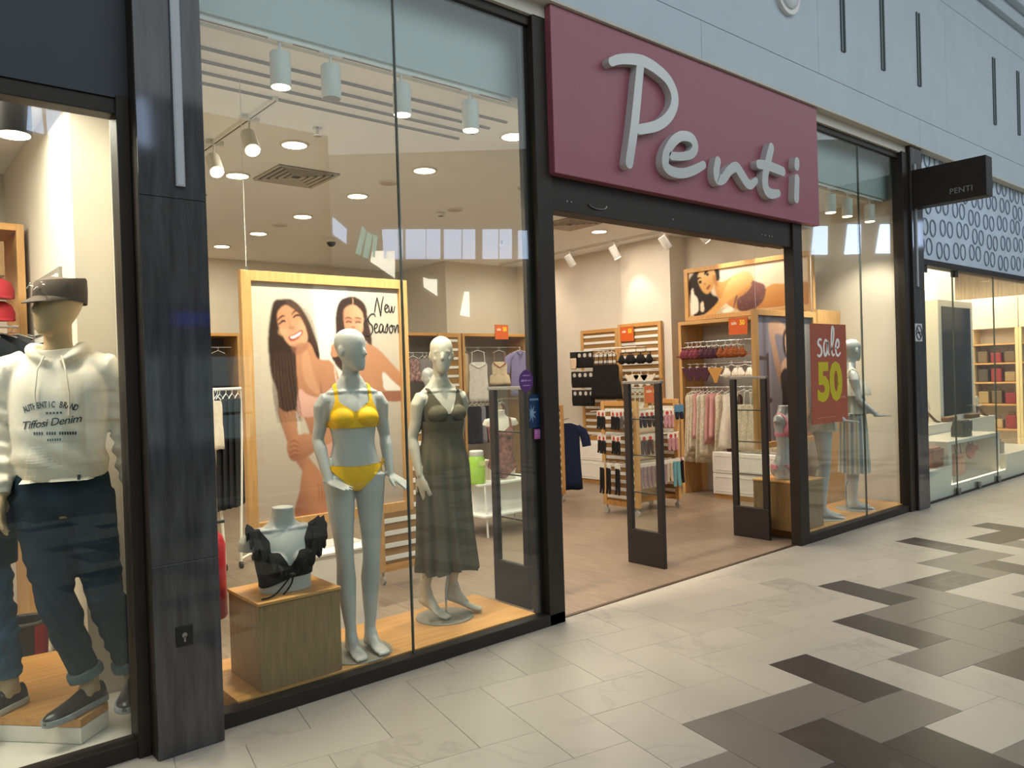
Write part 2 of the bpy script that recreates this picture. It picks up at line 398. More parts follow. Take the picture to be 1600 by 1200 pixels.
MB().ball((6.48, -.12, 5.0), (.15, .05, .15), 24, 10).build('diffuser', [mat('milky', '#cfd6d8', .3)], t, True)

# ---- facade frames, glass
def window(name, frame_boxes, panes, seams):
    mb = MB()
    for b in frame_boxes: mb.box(*b)
    o = struct(mb.build(name, [BLACK], bev=.004))
    for p in panes: MB().box(*p).build('pane', [GLASS], o)
    if seams:
        for x, z0, z1 in seams: MB().box(x-.004, x+.004, .044, .062, z0, z1).build('pane_joint', [mat('glass_edge', '#4d564f', .2)], o)
    return o
window('window_1', [(1.24, 3.60, 0, .1, 0, .075), (1.24, 3.46, .03, .1, 3.95, 4.01), (3.46, 3.60, 0, .1, 0, 4.02), (3.40, 3.46, .06, .1, .075, 3.95)],
       [(1.24, 2.424, .048, .058, .07, 3.96), (2.432, 3.47, .048, .058, .07, 3.96)], [(2.428, .07, 3.95)])
window('window_2', [(6.80, 9.02, 0, .1, 0, .075), (6.80, 9.0, .03, .1, 3.95, 4.01), (8.96, 9.1, -.02, .1, 0, 4.02)],
       [(6.80, 8.05, .048, .058, .07, 3.96), (8.058, 8.98, .048, .058, .07, 3.96)], [(8.054, .07, 3.95)])
window('window_3', [(-1.5, .94, 0, .1, 0, .075), (-1.5, .94, 0, .1, 2.87, 2.94), (.93, .985, -.02, .1, 0, 2.95)],
       [(-1.5, .95, .048, .058, .07, 2.88)], None)
simple('wall_fascia_left', [(-1.5, .985, -.01, .1, 2.94, 4.12)], mat('charcoal_fascia', '#2c3238', .5, var=.06, scale=4))
dr = struct(MB().box(6.64, 6.80, 0, .1, 0, 4.02).box(3.60, 6.64, .02, .14, 2.76, 3.0).box(3.60, 6.64, .14, .3, 2.80, 3.0).build('door_1', [BLACK], bev=.004))
mb = MB()
for x in (6.15, 6.2, 6.27, 6.31, 3.75, 3.79, 4.9): mb.ball((x, .018, 2.83), (.008, .006, .008), 8, 6)
mb.build('screw', [STEEL], dr)['kind'] = 'stuff'
mb = MB(); mb.tube([(4.05+.09*math.cos(a), .012, 2.84+.028*math.sin(a)) for a in np.linspace(PI, 2*PI, 9)], .005, 6); mb.build('cable_loop', [STEEL], dr, True)
simple('trim_gap', [(6.80, 6.96, .1, .2, 3.0, 4.02), (3.55, 7.2, .1, .2, 3.0, 4.1)], SOFFIT)

# ---- stone piers with their strip lamps
pier = struct(MB().box(.985, 1.28, -.10, .12, 0, 4.12).build('wall_pier_left', [BLACK], bev=.003))
for z0, z1 in ((.004, .86), (.862, 2.5), (2.502, 4.11)):
    MB().box(.987, 1.278, -.112, -.09, z0, z1).build('panel', [STONE], pier, bev=.002)
pier2 = struct(MB().box(9.1, 9.40, -.04, .12, 0, 4.12).build('wall_pier_right', [BLACK], bev=.003))
for z0, z1 in ((.004, .86), (.862, 2.5), (2.502, 4.11)):
    MB().box(9.102, 9.398, -.052, -.03, z0, z1).build('panel', [STONE], pier2, bev=.002)
t = thing('strip_lamp', 'slim vertical aluminium strip lamp high on the left dark stone pier', 'lamp', (1.165, -.112, 2.55))
MB().box(1.142, 1.182, -.128, -.112, 2.555, 4.05).build('housing', [mat('alu', '#9ea4a8', .4, .3)], t)
MB().box(1.148, 1.176, -.1295, -.127, 2.562, 4.04).build('diffuser', [mat('strip_diff', '#b4b9bd', .5)], t)
t = thing('strip_lamp', 'slim vertical aluminium strip lamp on the right dark stone pier', 'lamp', (9.19, -.05, 2.5))
MB().box(9.17, 9.21, -.066, -.05, 2.52, 3.9).build('housing', [MATS['alu']], t)
MB().box(9.176, 9.204, -.0675, -.065, 2.53, 3.89).build('diffuser', [MATS['strip_diff']], t)
t = thing('lock_plate', 'small black keyhole plate low on the left dark stone pier', 'lock', (1.112, -.112, .53))
MB().box(1.075, 1.15, -.118, -.112, .485, .575).build('plate', [mat('lock_black', '#141414', .4)], t, bev=.003)
mb = MB(); mb.tube([(1.112, -.118, .535), (1.112, -.122, .535)], [.013, .011], 14); mb.box(1.108, 1.116, -.122, -.118, .505, .53); mb.build('keyhole', [STEEL], t)

# ---- the shop sign: raised lettering on a dusty pink board
PINK = mat('sign_pink', '#955461', .42, 0, .5, .03, 2)
t = thing('shop_sign', 'dusty pink rectangular shop sign with raised white Penti lettering over the entrance', 'sign', (5.4, -.06, 3.0))
MB().box(3.575, 7.03, -.055, .02, 2.985, 4.095).build('board', [PINK], t, bev=.004)
LET = {'P': [[(4.407,3.872,.078),(4.371,3.678,.081),(4.319,3.407,.083),(4.251,3.137,.079)],
 [(4.095,3.816,.063),(4.186,3.856,.071),(4.331,3.891,.08),(4.458,3.902,.086),(4.598,3.879,.088),(4.72,3.831,.086),(4.789,3.746,.087),(4.784,3.651,.083),(4.706,3.547,.082),(4.568,3.46,.08),(4.371,3.397,.074)]],
 'e': [[(4.739,3.266,.064),(4.868,3.284,.065),(4.989,3.324,.071),(5.034,3.39,.075),(4.983,3.444,.078),(4.863,3.437,.077),(4.755,3.372,.079),(4.675,3.273,.078),(4.662,3.186,.078),(4.733,3.151,.079),(4.861,3.155,.077),(5.007,3.2,.075),(5.134,3.26,.064)]],
 'n': [[(5.328,3.321,.075),(5.303,3.237,.079),(5.32,3.171,.083),(5.4,3.19,.08),(5.484,3.267,.081),(5.581,3.31,.087),(5.653,3.265,.092),(5.729,3.205,.089),(5.791,3.194,.076),(5.868,3.24,.059)]],
 't': [[(6.123,3.561,.081),(6.068,3.433,.089),(6.013,3.293,.089),(6.02,3.196,.093),(6.093,3.159,.09),(6.217,3.178,.067)], [(5.917,3.385,.078),(6.075,3.394,.085),(6.3,3.38,.083)]],
 'i': [[(6.537,3.351,.081),(6.517,3.167,.081)], [(6.545,3.504,.081),(6.536,3.461,.081)]]}
LW = mat('letter_white', '#c3c7c5', .12, 0, .6)
for L, strokes in LET.items():
    mb = MB()
    for k, s in enumerate(strokes): ribbon(mb, [p[:2] for p in s], [p[2] for p in s], -.115-.0004*k, -.054, n=6)
    mb.build('letter', [LW], t, bev=.005)
# ---- blade sign at the right pier
t = thing('blade_sign', 'black projecting box sign lettered PENTI on the right stone pier', 'sign', (9.2, -.05, 3.4))
MB().box(9.12, 9.30, -.80, -.05, 3.40, 3.82).build('box', [BLACK], t, bev=.004)
mb = MB(); put_text(mb, 'PENTI', .085, face_minus_x(9.118, -.555, 3.50), .002, 0, spacing=1.05); mb.build('lettering', [mat('dim_letter', '#8d9194', .5)], t)

# ---- hall across the mall, seen only as reflections in the glass
OPP = mat('far_wall', '#b3afa8', .8, var=.08, scale=1)
simple('wall_opposite', [(-8, 7, -9.8, -9.5, 2.9, 6.3), (6.8, 7, -26, -9.5, 0, 6.3)], OPP)
simple('wall_end_left', [(-8.2, -8, -26, .8, 0, 9)], OPP); simple('wall_end_right', [(33.8, 34, -26, .8, 0, 9)], OPP)
SKYW = emis('window_sky', '#c4dcff', 7.5); QUADB = emis('window_bright', '#fff6e0', 12.0); TURQ = emis('window_turquoise', '#86d6cf', 4.5); BAFF = mat('baffle', '#9b958f', .8)
D = Vector((.7615, .6482, 0)); P0 = Vector((14.8, -16, 0)); NN = Vector((-.6482, .7615, 0))
def wp(t, z, o=0): q = P0+D*t+NN*o; return (q.x, q.y, z)
mb = MB(); mb.add([wp(-12, 0), wp(26, 0), wp(26, 9), wp(-12, 9), wp(-12, 0, -.3), wp(26, 0, -.3), wp(26, 9, -.3), wp(-12, 9, -.3)],
                  [(0, 1, 2, 3), (7, 6, 5, 4), (0, 4, 5, 1), (3, 2, 6, 7), (0, 3, 7, 4), (1, 5, 6, 2)])
struct(mb.build('wall_far', [OPP]))
def slab(name, q, m):
    n = len(q); mb = MB(); mb.add([wp(t, z, .06) for t, z in q]+[wp(t, z, .005) for t, z in q], [tuple(range(n)), tuple(range(n, 2*n))[::-1]]+[(i, n+i, n+(i+1) % n, (i+1) % n) for i in range(n)])
    return struct(mb.build(name, [m]))
CL = [[(-2.36,6.44),(-2.33,5.51),(-1.74,5.49),(-1.71,6.42)],[(-1.61,6.42),(-1.64,5.49),(-1.01,5.47),(-.98,6.4)],[(-.95,6.4),(-.98,5.47),(-.55,5.46),(-.52,6.39)],[(-.4,6.38),(-.43,5.45),(.12,5.44),(.15,6.36)],[(.19,6.36),(.16,5.43),(.56,5.42),(.59,6.35)],[(.82,6.34),(.79,5.41),(1.29,5.4),(1.32,6.33)],[(1.36,6.33),(1.33,5.4),(1.72,5.39),(1.75,6.32)],[(1.95,6.27),(1.92,5.38),(2.24,5.37),(2.23,6.26)],
 [(11.32,6.12),(11.22,5.23),(11.72,5.21),(11.75,6.1)],[(12.4,6.14),(12.27,5.2),(12.77,5.2),(12.8,6.13)],[(13.43,6.11),(13.26,5.21),(13.7,5.19),(13.71,6.1)],[(14.28,6.13),(14.22,5.36),(14.54,5.35),(14.52,6.12)]]
for i, q in enumerate(CL): slab('window_%d' % (10+i), q, SKYW)
for i, q in enumerate([[(-2.69,5.77),(-2.76,5.44),(-2.01,4.89),(-1.98,5.74)],[(-1.11,4.89),(-1.1,4.58),(-.69,4.29),(-.67,4.81),(-.93,4.82)],[(.19,4.4),(.02,3.66),(.32,3.59),(.33,4.38)]]): slab('window_%d' % (30+i), q, QUADB)  # glowing quads added to give the bright patches reflected in the glass
for i, q in enumerate([[(-2.98,6.58),(-3.23,5.72),(-3.08,5.64),(-2.87,6.42)],[(-2.83,6.38),(-3.,5.61),(-2.84,5.53),(-2.67,6.29)],[(-2.63,6.29),(-2.73,5.61),(-2.61,5.56),(-2.51,6.21)],[(-3.91,6.88),(-3.92,6.33),(-3.51,6.03),(-3.49,6.5)]]): slab('window_%d' % (40+i), q, TURQ if i < 3 else SKYW)  # glowing quads stand in for reflected ceiling baffles and turquoise slats, no real windows
for i, q in enumerate([[(2.1,5.52),(2.14,5.98),(2.29,5.97),(2.32,5.5)],[(2.35,5.97),(2.37,5.5),(2.59,5.47),(2.55,5.92)],[(3.5,6.2),(3.48,5.5),(3.74,5.45),(3.70,6.2)],[(.9,5.5),(.95,5.98),(1.3,5.98),(1.35,5.5)]]):
    struct(MB().prism([(a, b) for a, b in q], -9.5, -9.46).build('window_%d' % (50+i), [SKYW]))
simple('ceiling_mall', [(-8, 34, -26, .8, 9, 9.2)], mat('mall_ceiling', '#b5b3ad', .9))
# the store opposite: shelves behind its open front and a blue sign
simple('wall_store_opposite', [(-8, 7, -12.6, -12.5, 0, 2.9), (-8, 7, -12.6, -9.5, 2.9, 3.0)], mat('store_wall', '#7f8a8c', .8))
emis('shelf_glow', '#bcd6dc', 1.1)
for k, (x0, x1) in enumerate(((-.4, 1.6), (1.75, 3.0), (3.2, 4.7), (4.9, 6.6))):
    t = thing('display_shelf', 'white lit display shelf in the store across the mall', 'shelf', ((x0+x1)/2, -12.3, 0), group='shelves in the store across the mall')
    MB().box(x0, x1, -12.48, -12.42, .5, 2.3).build('back_panel', [MATS['shelf_glow']], t)
    for z in (.5, 1.05, 1.6, 2.25): MB().box(x0, x1, -12.42, -12.0, z, z+.05).build('shelf_board', [WHITE], t)
    for x in (x0, x1-.05): MB().box(x, x+.05, -12.42, -12.0, .0, 2.3).build('side_panel', [mat('shelf_side', '#4b4f50', .5)], t)
NEON = emis('neon_blue', '#3b46ff', 4)
t = thing('store_sign', 'blue glowing STORE sign over the shop across the mall', 'sign', (4.3, -9.46, 2.95))
mb = MB(); put_text(mb, 'STORE', .22, Matrix.Translation((4.32, -9.44, 2.74)) @ Matrix.Rotation(PI, 4, 'Z') @ Matrix.Rotation(PI/2, 4, 'X'), .01, .004, spacing=1.1); mb.build('lettering', [NEON], t)
MB().box(3.95, 4.7, -9.5, -9.46, 2.6, 2.9).build('backboard', [mat('board_dark', '#1c1e22', .5)], t)
# ================================================================ mannequins
def remesh(mb, voxel, smooth=3):
    me = bpy.data.meshes.new('tmp'); me.from_pydata(mb.v, [], mb.f)
    b = bmesh.new(); b.from_mesh(me); bmesh.ops.recalc_face_normals(b, faces=b.faces); b.to_mesh(me); b.free()
    o = bpy.data.objects.new('tmp', me); COL.objects.link(o)
    r = o.modifiers.new('r', 'REMESH'); r.mode = 'VOXEL'; r.voxel_size = voxel; r.use_smooth_shade = True
    if smooth: s = o.modifiers.new('s', 'SMOOTH'); s.factor = .5; s.iterations = smooth
    bpy.context.view_layer.update(); dg = bpy.context.evaluated_depsgraph_get()
    out = bpy.data.meshes.new_from_object(o.evaluated_get(dg)); bpy.data.objects.remove(o); bpy.data.meshes.remove(me)
    V = np.empty(len(out.vertices)*3); out.vertices.foreach_get('co', V); V = V.reshape(-1, 3)
    F = [tuple(p.vertices) for p in out.polygons]
    N = np.empty(len(out.vertices)*3); out.vertices.foreach_get('normal', N); N = N.reshape(-1, 3)
    bpy.data.meshes.remove(out); return V, F, N
def mesh_obj(name, V, F, m, parent, smooth=True, mats=None, mi=None):
    me = bpy.data.meshes.new(name); me.from_pydata([tuple(p) for p in V], [], F); me.materials.append(m)
    for x in mats or []: me.materials.append(x)
    if mi is not None: me.polygons.foreach_set('material_index', mi)
    if smooth: me.polygons.foreach_set('use_smooth', [True]*len(me.polygons))
    o = bpy.data.objects.new(name, me); COL.objects.link(o); o.parent = parent; return o
def rings_interp(R, n):
    return catmull(R, n)
def torso(mb, R, sub=3, seg=28, cap0=True, cap1=True, pw=2.3):
    rings = []
    for z, cx, cy, rx, ry in rings_interp(R, sub):
        ring = []
        for k in range(seg):
            a = 2*PI*k/seg; c, s = math.cos(a), math.sin(a)
            ring.append((cx+rx*math.copysign(abs(c)**(2/pw), c), cy+ry*math.copysign(abs(s)**(2/pw), s), z))
        rings.append(ring)
    mb.loft(rings, cap0, cap1)
F_TORSO = [(.80, 0, .01, .10, .07), (.85, 0, .012, .145, .096), (.91, 0, .014, .155, .106), (.97, 0, .008, .146, .098), (1.04, 0, -.002, .127, .085), (1.11, 0, -.006, .116, .077),
           (1.18, 0, -.004, .121, .079), (1.25, 0, 0, .131, .086), (1.32, 0, .004, .139, .09), (1.38, 0, .01, .146, .083), (1.425, 0, .014, .14, .068), (1.455, 0, .018, .105, .056), (1.485, 0, .018, .066, .052), (1.53, 0, .010, .05, .052)]
M_TORSO = [(.82, 0, .01, .11, .08), (.88, 0, .012, .165, .11), (.95, 0, .01, .166, .112), (1.03, 0, 0, .152, .1), (1.12, 0, -.004, .148, .098), (1.22, 0, -.002, .155, .108), (1.32, 0, .002, .165, .115), (1.40, 0, .01, .165, .10), (1.46, 0, .016, .14, .078), (1.50, 0, .02, .11, .066), (1.54, 0, .018, .066, .060)]
def hand(mb, w, d, n, r0, flip=1, L=.175, curl=.25, S=1):
    """Palm, four fingers of unequal length and a thumb; d points along the fingers, n out of the palm's back."""
    w = Vector(w); d = Vector(d).normalized(); n = Vector(n); n = (n-d*n.dot(d)).normalized(); s = d.cross(n)*flip
    pl = L*.48
    def ring(t, rw, rt): return [tuple(w+d*t+s*(rw*math.cos(2*PI*k/12))+n*(rt*math.sin(2*PI*k/12))) for k in range(12)]
    mb.loft([ring(-.03, r0, r0*.85), ring(0, r0*1.02, r0*.72), ring(.02, .030*S, .0155*S), ring(.05, .038*S, .0145*S), ring(pl, .037*S, .012*S), ring(pl+.008, .030*S, .009*S)])
    for k, (o, ln) in enumerate(((-.028, .40), (-.0095, .46), (.0095, .44), (.027, .36))):
        b = w+d*(pl-.012)+s*o*S; dd = (d+s*(o*3.2)).normalized(); P = [b]; a = 0; q = b
        for j in range(3):
            a += curl*(.5+.3*j); step = ln*L*(.44, .33, .27)[j]
            q = q+(dd*math.cos(a)-n*math.sin(a))*step; P.append(q)
        mb.tube([P[0], P[0]+(P[1]-P[0])*.5, P[1], P[2], P[3]], [.0100*S, .0095*S, .0088*S, .0080*S, .0062*S], 8)
    b = w+d*.018-s*.024*S-n*.004; dd = (d*.78-s*.62-n*.18).normalized()
    mb.tube([b, b+dd*.032, b+dd*.052+d*.006, b+dd*.066+d*.018], [.0135*S, .0115*S, .0098*S, .0070*S], 8)
def foot(mb, ank, d, heel=0, S=1, toes=True):
    """ank: ankle joint; d: direction of the toes on the ground; heel: height that the heel is raised by."""
    a = Vector(ank); d = Vector((d[0], d[1], 0)).normalized(); s = Vector((-d.y, d.x, 0)); rows = []
    for t, zc, rw, rh in ((-.052, .030, .012, .016), (-.045, .032, .026, .026), (-.02, .038, .031, .036), (.02, .046, .032, .040), (.06, .038, .034, .031), (.10, .026, .039, .021), (.14, .018, .042, .016), (.172, .013, .036, .012), (.188, .012, .022, .009)):
        k = max(0, 1-max(0, t+.05)/.17); zz = zc+heel*k
        zz = zz-.0; c = a+d*t; c.z = a.z-.088*S+zz*S-(heel*S)
        rows.append([tuple(c+s*(rw*S*math.cos(2*PI*q/14))+Vector((0, 0, rh*S*math.sin(2*PI*q/14)))) for q in range(14)])
    mb.loft(rows)
    if toes:
        for j, (o, t) in enumerate(((-.027, .180), (-.010, .184), (.004, .178), (.017, .168), (.029, .155))):
            c = a+d*t+s*o*S; c.z = a.z-.088*S-heel*S+.013; mb.ball(tuple(c), (.010, .012, .010) if j else (.013, .014, .012), 8, 6)
def head(mb, base, yaw=0, tilt=0, male=False, face=True, cutz=None):
    M = Matrix.Translation(base) @ Matrix.Rotation(yaw, 4, 'Z') @ Matrix.Rotation(tilt, 4, 'X')
    k = 1.06 if male else 1.0
    H = [(.000, -.052, .022, .024), (.012, -.044, .034, .040), (.035, -.028, .047, .060), (.065, -.014, .058, .076), (.10, -.004, .066, .088), (.135, .004, .0715, .095), (.165, .008, .073, .096), (.195, .010, .066, .086), (.218, .012, .048, .062), (.231, .012, .026, .034), (.236, .012, .008, .010)]
    rows = []
    for z, cy, rx, ry in rings_interp(H, 2):
        rows.append([tuple(M @ Vector((rx*k*math.cos(2*PI*q/24), cy+ry*k*math.sin(2*PI*q/24), z*k))) for q in range(24)])
    mb.loft(rows)
    T = lambda x, y, z: tuple(M @ Vector((x*k, y*k, z*k)))
    mb.tube([T(0, -.083, .132), T(0, -.094, .115), T(0, -.101, .098), T(0, -.103, .089), T(0, -.088, .083)], [.006, .0075, .0095, .011, .008], 8)
    R3 = M.to_3x3()
    if face:
        for sx in (-1, 1):
            mb.ball(T(.029*sx, -.0745, .117), (.015, .009, .006), 10, 6, 0, R3)
            mb.tube([T(.012*sx, -.084, .131), T(.030*sx, -.080, .136), T(.050*sx, -.066, .131)], [.0055, .0065, .005], 8)
            mb.ball(T(.034*sx, -.060, .088), (.022, .016, .024), 10, 6, 0, R3)
        mb.ball(T(0, -.082, .058), (.021, .011, .006), 10, 6, 0, R3); mb.ball(T(0, -.079, .047), (.017, .010, .006), 10, 6, 0, R3)
        mb.ball(T(0, -.067, .016), (.018, .014, .014), 10, 6, 0, R3)
    for sx in () if male else (-1, 1): mb.ball(T(.072*sx, .012, .108), (.009, .019, .031), 10, 8, 0, R3)
ZO = [0, .088, .47, .80, .91, 1.11, 1.20, 1.295, 1.415, 1.6, 2.2]; ZN = [0, .088, .535, .905, .993, 1.165, 1.225, 1.305, 1.410, 1.6, 2.2]   # long fashion-mannequin legs
zup = lambda z: np.interp(z, ZO, ZN)
zdown = lambda z: np.interp(z, ZN, ZO)
def figure(pose, S=1.0, voxel=.006, male=False, smooth=2):
    mb = MB(); R = M_TORSO if male else F_TORSO
    torso(mb, R)
    sh = .170 if male else .148; shz = 1.432 if male else 1.402; dz = (lambda v: Vector((v[0], v[1], float(zdown(v[2]))))) if not male else Vector
    if not male:
        for sx in (-1, 1):
            mb.ball((.068*sx, -.066, 1.295), (.060, .050, .058), 16, 12)
            mb.ball((.074*sx, .072, .90), (.078, .062, .085), 14, 10)
            mb.tube([(.012*sx, -.036, 1.452), (.07*sx, -.030, 1.452), (.14*sx, .0, 1.446)], [.009, .012, .014], 8)
    for key, sx in (('R', -1), ('L', 1)):
        A = pose.get('arm'+key)
        if A != 'none':
            e, w = dz(A['elbow']), dz(A['wrist']); k = 1.22 if male else 1
            if not male: mb.tube([(.02*sx, .022, 1.535), (.055*sx, .022, 1.478), (.10*sx, .018, 1.440), (.150*sx, .014, 1.405)], [.034, .036, .036, .034], 14)
            s0 = Vector((sh*sx, .014, shz)); e = Vector(e); w = Vector(w)
            mb.tube([(sh*sx*.55, .015, shz+.012), tuple(s0+Vector((0, 0, .003))), tuple(s0+(e-s0)*.12+Vector((.012*sx, 0, 0))), tuple(s0+(e-s0)*.5), tuple(e)],
                    [.044*(.9 if male else 1), .049*k*(.94 if male else 1), .047*k, .040*k, .033*k], 14)
            mb.tube([tuple(e), tuple(e+(w-e)*.25), tuple(e+(w-e)*.6), tuple(w)], [.033*k, .0365*k, .030*k, .0225*k], 14)
            hand(mb, w, A['dir'], A['n'], .0225*k, A.get('flip', 1), .185 if male else .17, A.get('curl', .22), 1.15 if male else 1)
        else:
            mb.tube([(sh*sx*.55, .015, shz+.012), (sh*sx, .014, shz+.004), (sh*sx*1.04, .014, shz-.045)], [.044, .049, .046], 14)
        G = pose['leg'+key]; h = Vector((.087*sx, .008, .875)); kn, an = Vector(G['knee']), Vector(G['ankle']); k = 1.1 if male else 1
        cb = Vector((0, .014, 0))
        mb.tube([tuple(h+Vector((0, 0, .03))), tuple(h+(kn-h)*.15), tuple(h+(kn-h)*.45), tuple(h+(kn-h)*.8), tuple(kn), tuple(kn+(an-kn)*.1), tuple(kn+(an-kn)*.32+cb), tuple(kn+(an-kn)*.62+cb*.6), tuple(kn+(an-kn)*.88), tuple(an)],
                [.088*k, .084*k, .073*k, .055*k, .050*k, .049*k, .0545*k, .043*k, .031*k, .032*k], 18)
        if G.get('foot', True):
            foot(mb, an, G['dir'], G.get('heel', 0), 1); fd = Vector((G['dir'][0], G['dir'][1], 0)).normalized(); hz = G.get('heel', 0); fl = an.z-.088-hz
            mb.tube([tuple(an+Vector((0, 0, .05))), tuple(an), tuple(an-fd*.025+Vector((0, 0, fl+.035+hz-an.z)))], [.032*k, .033*k, .028], 14)
            mb.tube([tuple(an+Vector((0, 0, .02))), tuple(an+fd*.03+Vector((0, 0, fl+.055+hz*.6-an.z))), tuple(an+fd*.09+Vector((0, 0, fl+.030+hz*.22-an.z)))], [.032*k, .034, .024], 14)
    if pose.get('head', True):
        q = .054 if male else .047; mb.tube([(0, .014, 1.49), (0, .008, 1.56), (0, .004, 1.64), (0, 0, 1.70)], [q*1.12, q, q, q*.9], 18)
        head(mb, (0, -.015, 1.565 if not male else 1.585), pose.get('yaw', 0), pose.get('tilt', 0), male, pose.get('face', True))
    mb.v = [(p[0]*S, p[1]*S, (p[2] if male else float(zup(p[2])))*S) for p in mb.v]
    return remesh(mb, voxel, smooth)
def sub_skin(V, F, N, S, pred, off=.004, relax=2, extra=None, remap=True):
    """A garment cut from the body's own surface: the faces whose centre (in unscaled body units) satisfies pred, lifted off the skin and given an edge."""
    C = np.array([V[list(f)].mean(0) for f in F])/S
    if remap: C[:, 2] = zdown(C[:, 2])
    keep = np.nonzero(pred(C))[0]
    idx = {}; vs = []; fs = []
    for k in keep:
        q = []
        for i in F[k]:
            if i not in idx: idx[i] = len(vs); vs.append(i)
            q.append(idx[i])
        fs.append(tuple(q))
    vs = np.array(vs); P = V[vs].copy(); n = N[vs]
    cnt = {}
    for f in fs:
        for a in range(len(f)):
            e = tuple(sorted((f[a], f[(a+1) % len(f)]))); cnt[e] = cnt.get(e, 0)+1
    B = [e for e, c in cnt.items() if c == 1]; nb = {}
    for a, b in B: nb.setdefault(a, []).append(b); nb.setdefault(b, []).append(a)
    for _ in range(relax*3):
        Q = P.copy()
        for i, L in nb.items():
            if len(L) == 2: Q[i] = .5*P[i]+.25*(P[L[0]]+P[L[1]])
        P = Q
    o = off if extra is None else off+extra(V[vs]/S)[:, None]
    top = P+n*o; bot = P+n*.0004
    m = len(P); W = np.vstack([top, bot]); FS = list(fs)+[(b, a, a+m, b+m) for a, b in [(e[0], e[1]) for e in B]]
    return W, FS
ARM_DOWN = lambda sx, dy=0: dict(elbow=(.205*sx, .035+dy, 1.15), wrist=(.205*sx, -.03+dy, .905), dir=(.02*sx, -.15, -1), n=(sx, 0, .1), flip=sx)
LEGS = lambda: dict(legR=dict(knee=(-.078, -.005, .47), ankle=(-.062, .03, .088), dir=(-.15, -1)), legL=dict(knee=(.078, -.005, .47), ankle=(.062, .03, .088), dir=(.15, -1)))

def stand(parent, c, r, rod=None, m=None):
    MB().disc(c, r, .008, 48, 0, .003).build('base_plate', [m or mat('base_grey', '#8d8878', .4, .1)], parent, True, world=False)
    if rod: mb = MB(); mb.tube([rod[0], rod[1]], .008, 10); mb.tube([rod[0], (rod[0][0], rod[0][1], rod[0][2]+.012)], [.022, .012], 16); mb.build('rod', [CHROME], parent, True)

# ---- 1: yellow bikini
S1 = 1.035
t1 = thing('mannequin', 'glossy white full-length female mannequin in a yellow bikini on a round base', 'mannequin', (2.205, .27, .085), math.radians(-17))
p = LEGS(); p['legR'] = dict(knee=(-.070, -.01, .475), ankle=(-.050, -.005, .088), dir=(.12, -1)); p['legL'] = dict(knee=(.080, -.005, .475), ankle=(.066, .03, .088), dir=(.22, -1))
p['armR'] = dict(elbow=(-.190, .03, 1.19), wrist=(-.155, -.075, .965), dir=(.62, -.66, -.30), n=(.1, -.35, .9), flip=1, curl=.05)
p['armL'] = dict(elbow=(.190, .04, 1.19), wrist=(.195, -.03, .975), dir=(.66, -.35, -.62), n=(.35, -.55, .7), flip=-1, curl=.08)
p['yaw'] = math.radians(38); p['face'] = False
V1, F1, N1 = figure(p, S1)
mesh_obj('body', V1, F1, MANN, t1)
YEL = mat('bikini_yellow', '#f7bf00', .55, 0, .3, .06, 40)
def bra_pred(C, strap=True):
    x, y, z = C.T; ax = abs(x); front = y < .0
    neck = 1.330+np.clip((ax-.005)*.85, 0, .075)
    cup = front & (ax < .128) & (z > 1.232) & (z < np.where(ax < .1, neck, 1.405-(ax-.1)*2.8))
    band = (z > 1.236) & (z < 1.275) & (ax < .15)
    st = (ax > .082) & (ax < .103) & (z > 1.32) & (z < 1.50)
    return ((cup | band) | (st & strap)) & (ax < .152)
W, FS = sub_skin(V1, F1, N1, S1, bra_pred, .005); mesh_obj('bikini_top', W, FS, YEL, t1)
def bot_pred(C, hi=.975):
    x, y, z = C.T; ax = abs(x)
    return ((x/.178)**2+((y-.014)/.128)**2 < 1) & (z < hi-.012*(1-ax/.15)) & (z > .795+1.16*np.maximum(ax-.012, 0)+np.where(y > .03, -.06*np.clip(ax/.1, 0, 1), 0)) & (ax < .176)
W, FS = sub_skin(V1, F1, N1, S1, bot_pred, .0045); mesh_obj('bikini_bottom', W, FS, YEL, t1)
mb = MB()
for dx, dz in ((.02, .035), (.006, .045), (.028, .012), (.004, -.10), (.012, -.12)): mb.tube([(.150*S1, -.01, 1.03*S1), (.150*S1+dx*.6, -.02, 1.03*S1+dz*.6), (.150*S1+dx, -.018, 1.03*S1+dz)], .0035, 6)
mb.build('side_tie', [YEL], t1, True, world=False)
stand(t1, (-.02, .0, -.008), .205)
t1.location.z = .093

# ---- 2: olive dress
S2 = 1.02
t2 = thing('mannequin', 'pale mannequin in a long olive green sleeveless dress on a round base', 'mannequin', (2.95, .43, .093), math.radians(-6))
p = dict(legR=dict(knee=(-.070, .01, .50), ankle=(-.110, .10, .165), dir=(.42, -1), heel=.075), legL=dict(knee=(.085, -.02, .50), ankle=(.075, .07, .165), dir=(.95, -.75), heel=.075))
p['armR'] = dict(elbow=(-.198, .045, 1.155), wrist=(-.185, -.02, .92), dir=(.20, -.25, -.95), n=(-.8, -.5, 0), flip=-1, curl=.15)
p['armL'] = dict(elbow=(.19, .115, 1.16), wrist=(.11, .165, .97), dir=(-.5, .1, -.8), n=(.2, 1, 0), flip=1)
p['yaw'] = math.radians(-26)
V2, F2, N2 = figure(p, S2)
mesh_obj('body', V2, F2, mat('mannequin_cream', '#bdb5a2', .42, 0, .4, .02), t2)
OLIVE = mat('dress_olive', '#595240', .75, 0, .15, .10, 60)
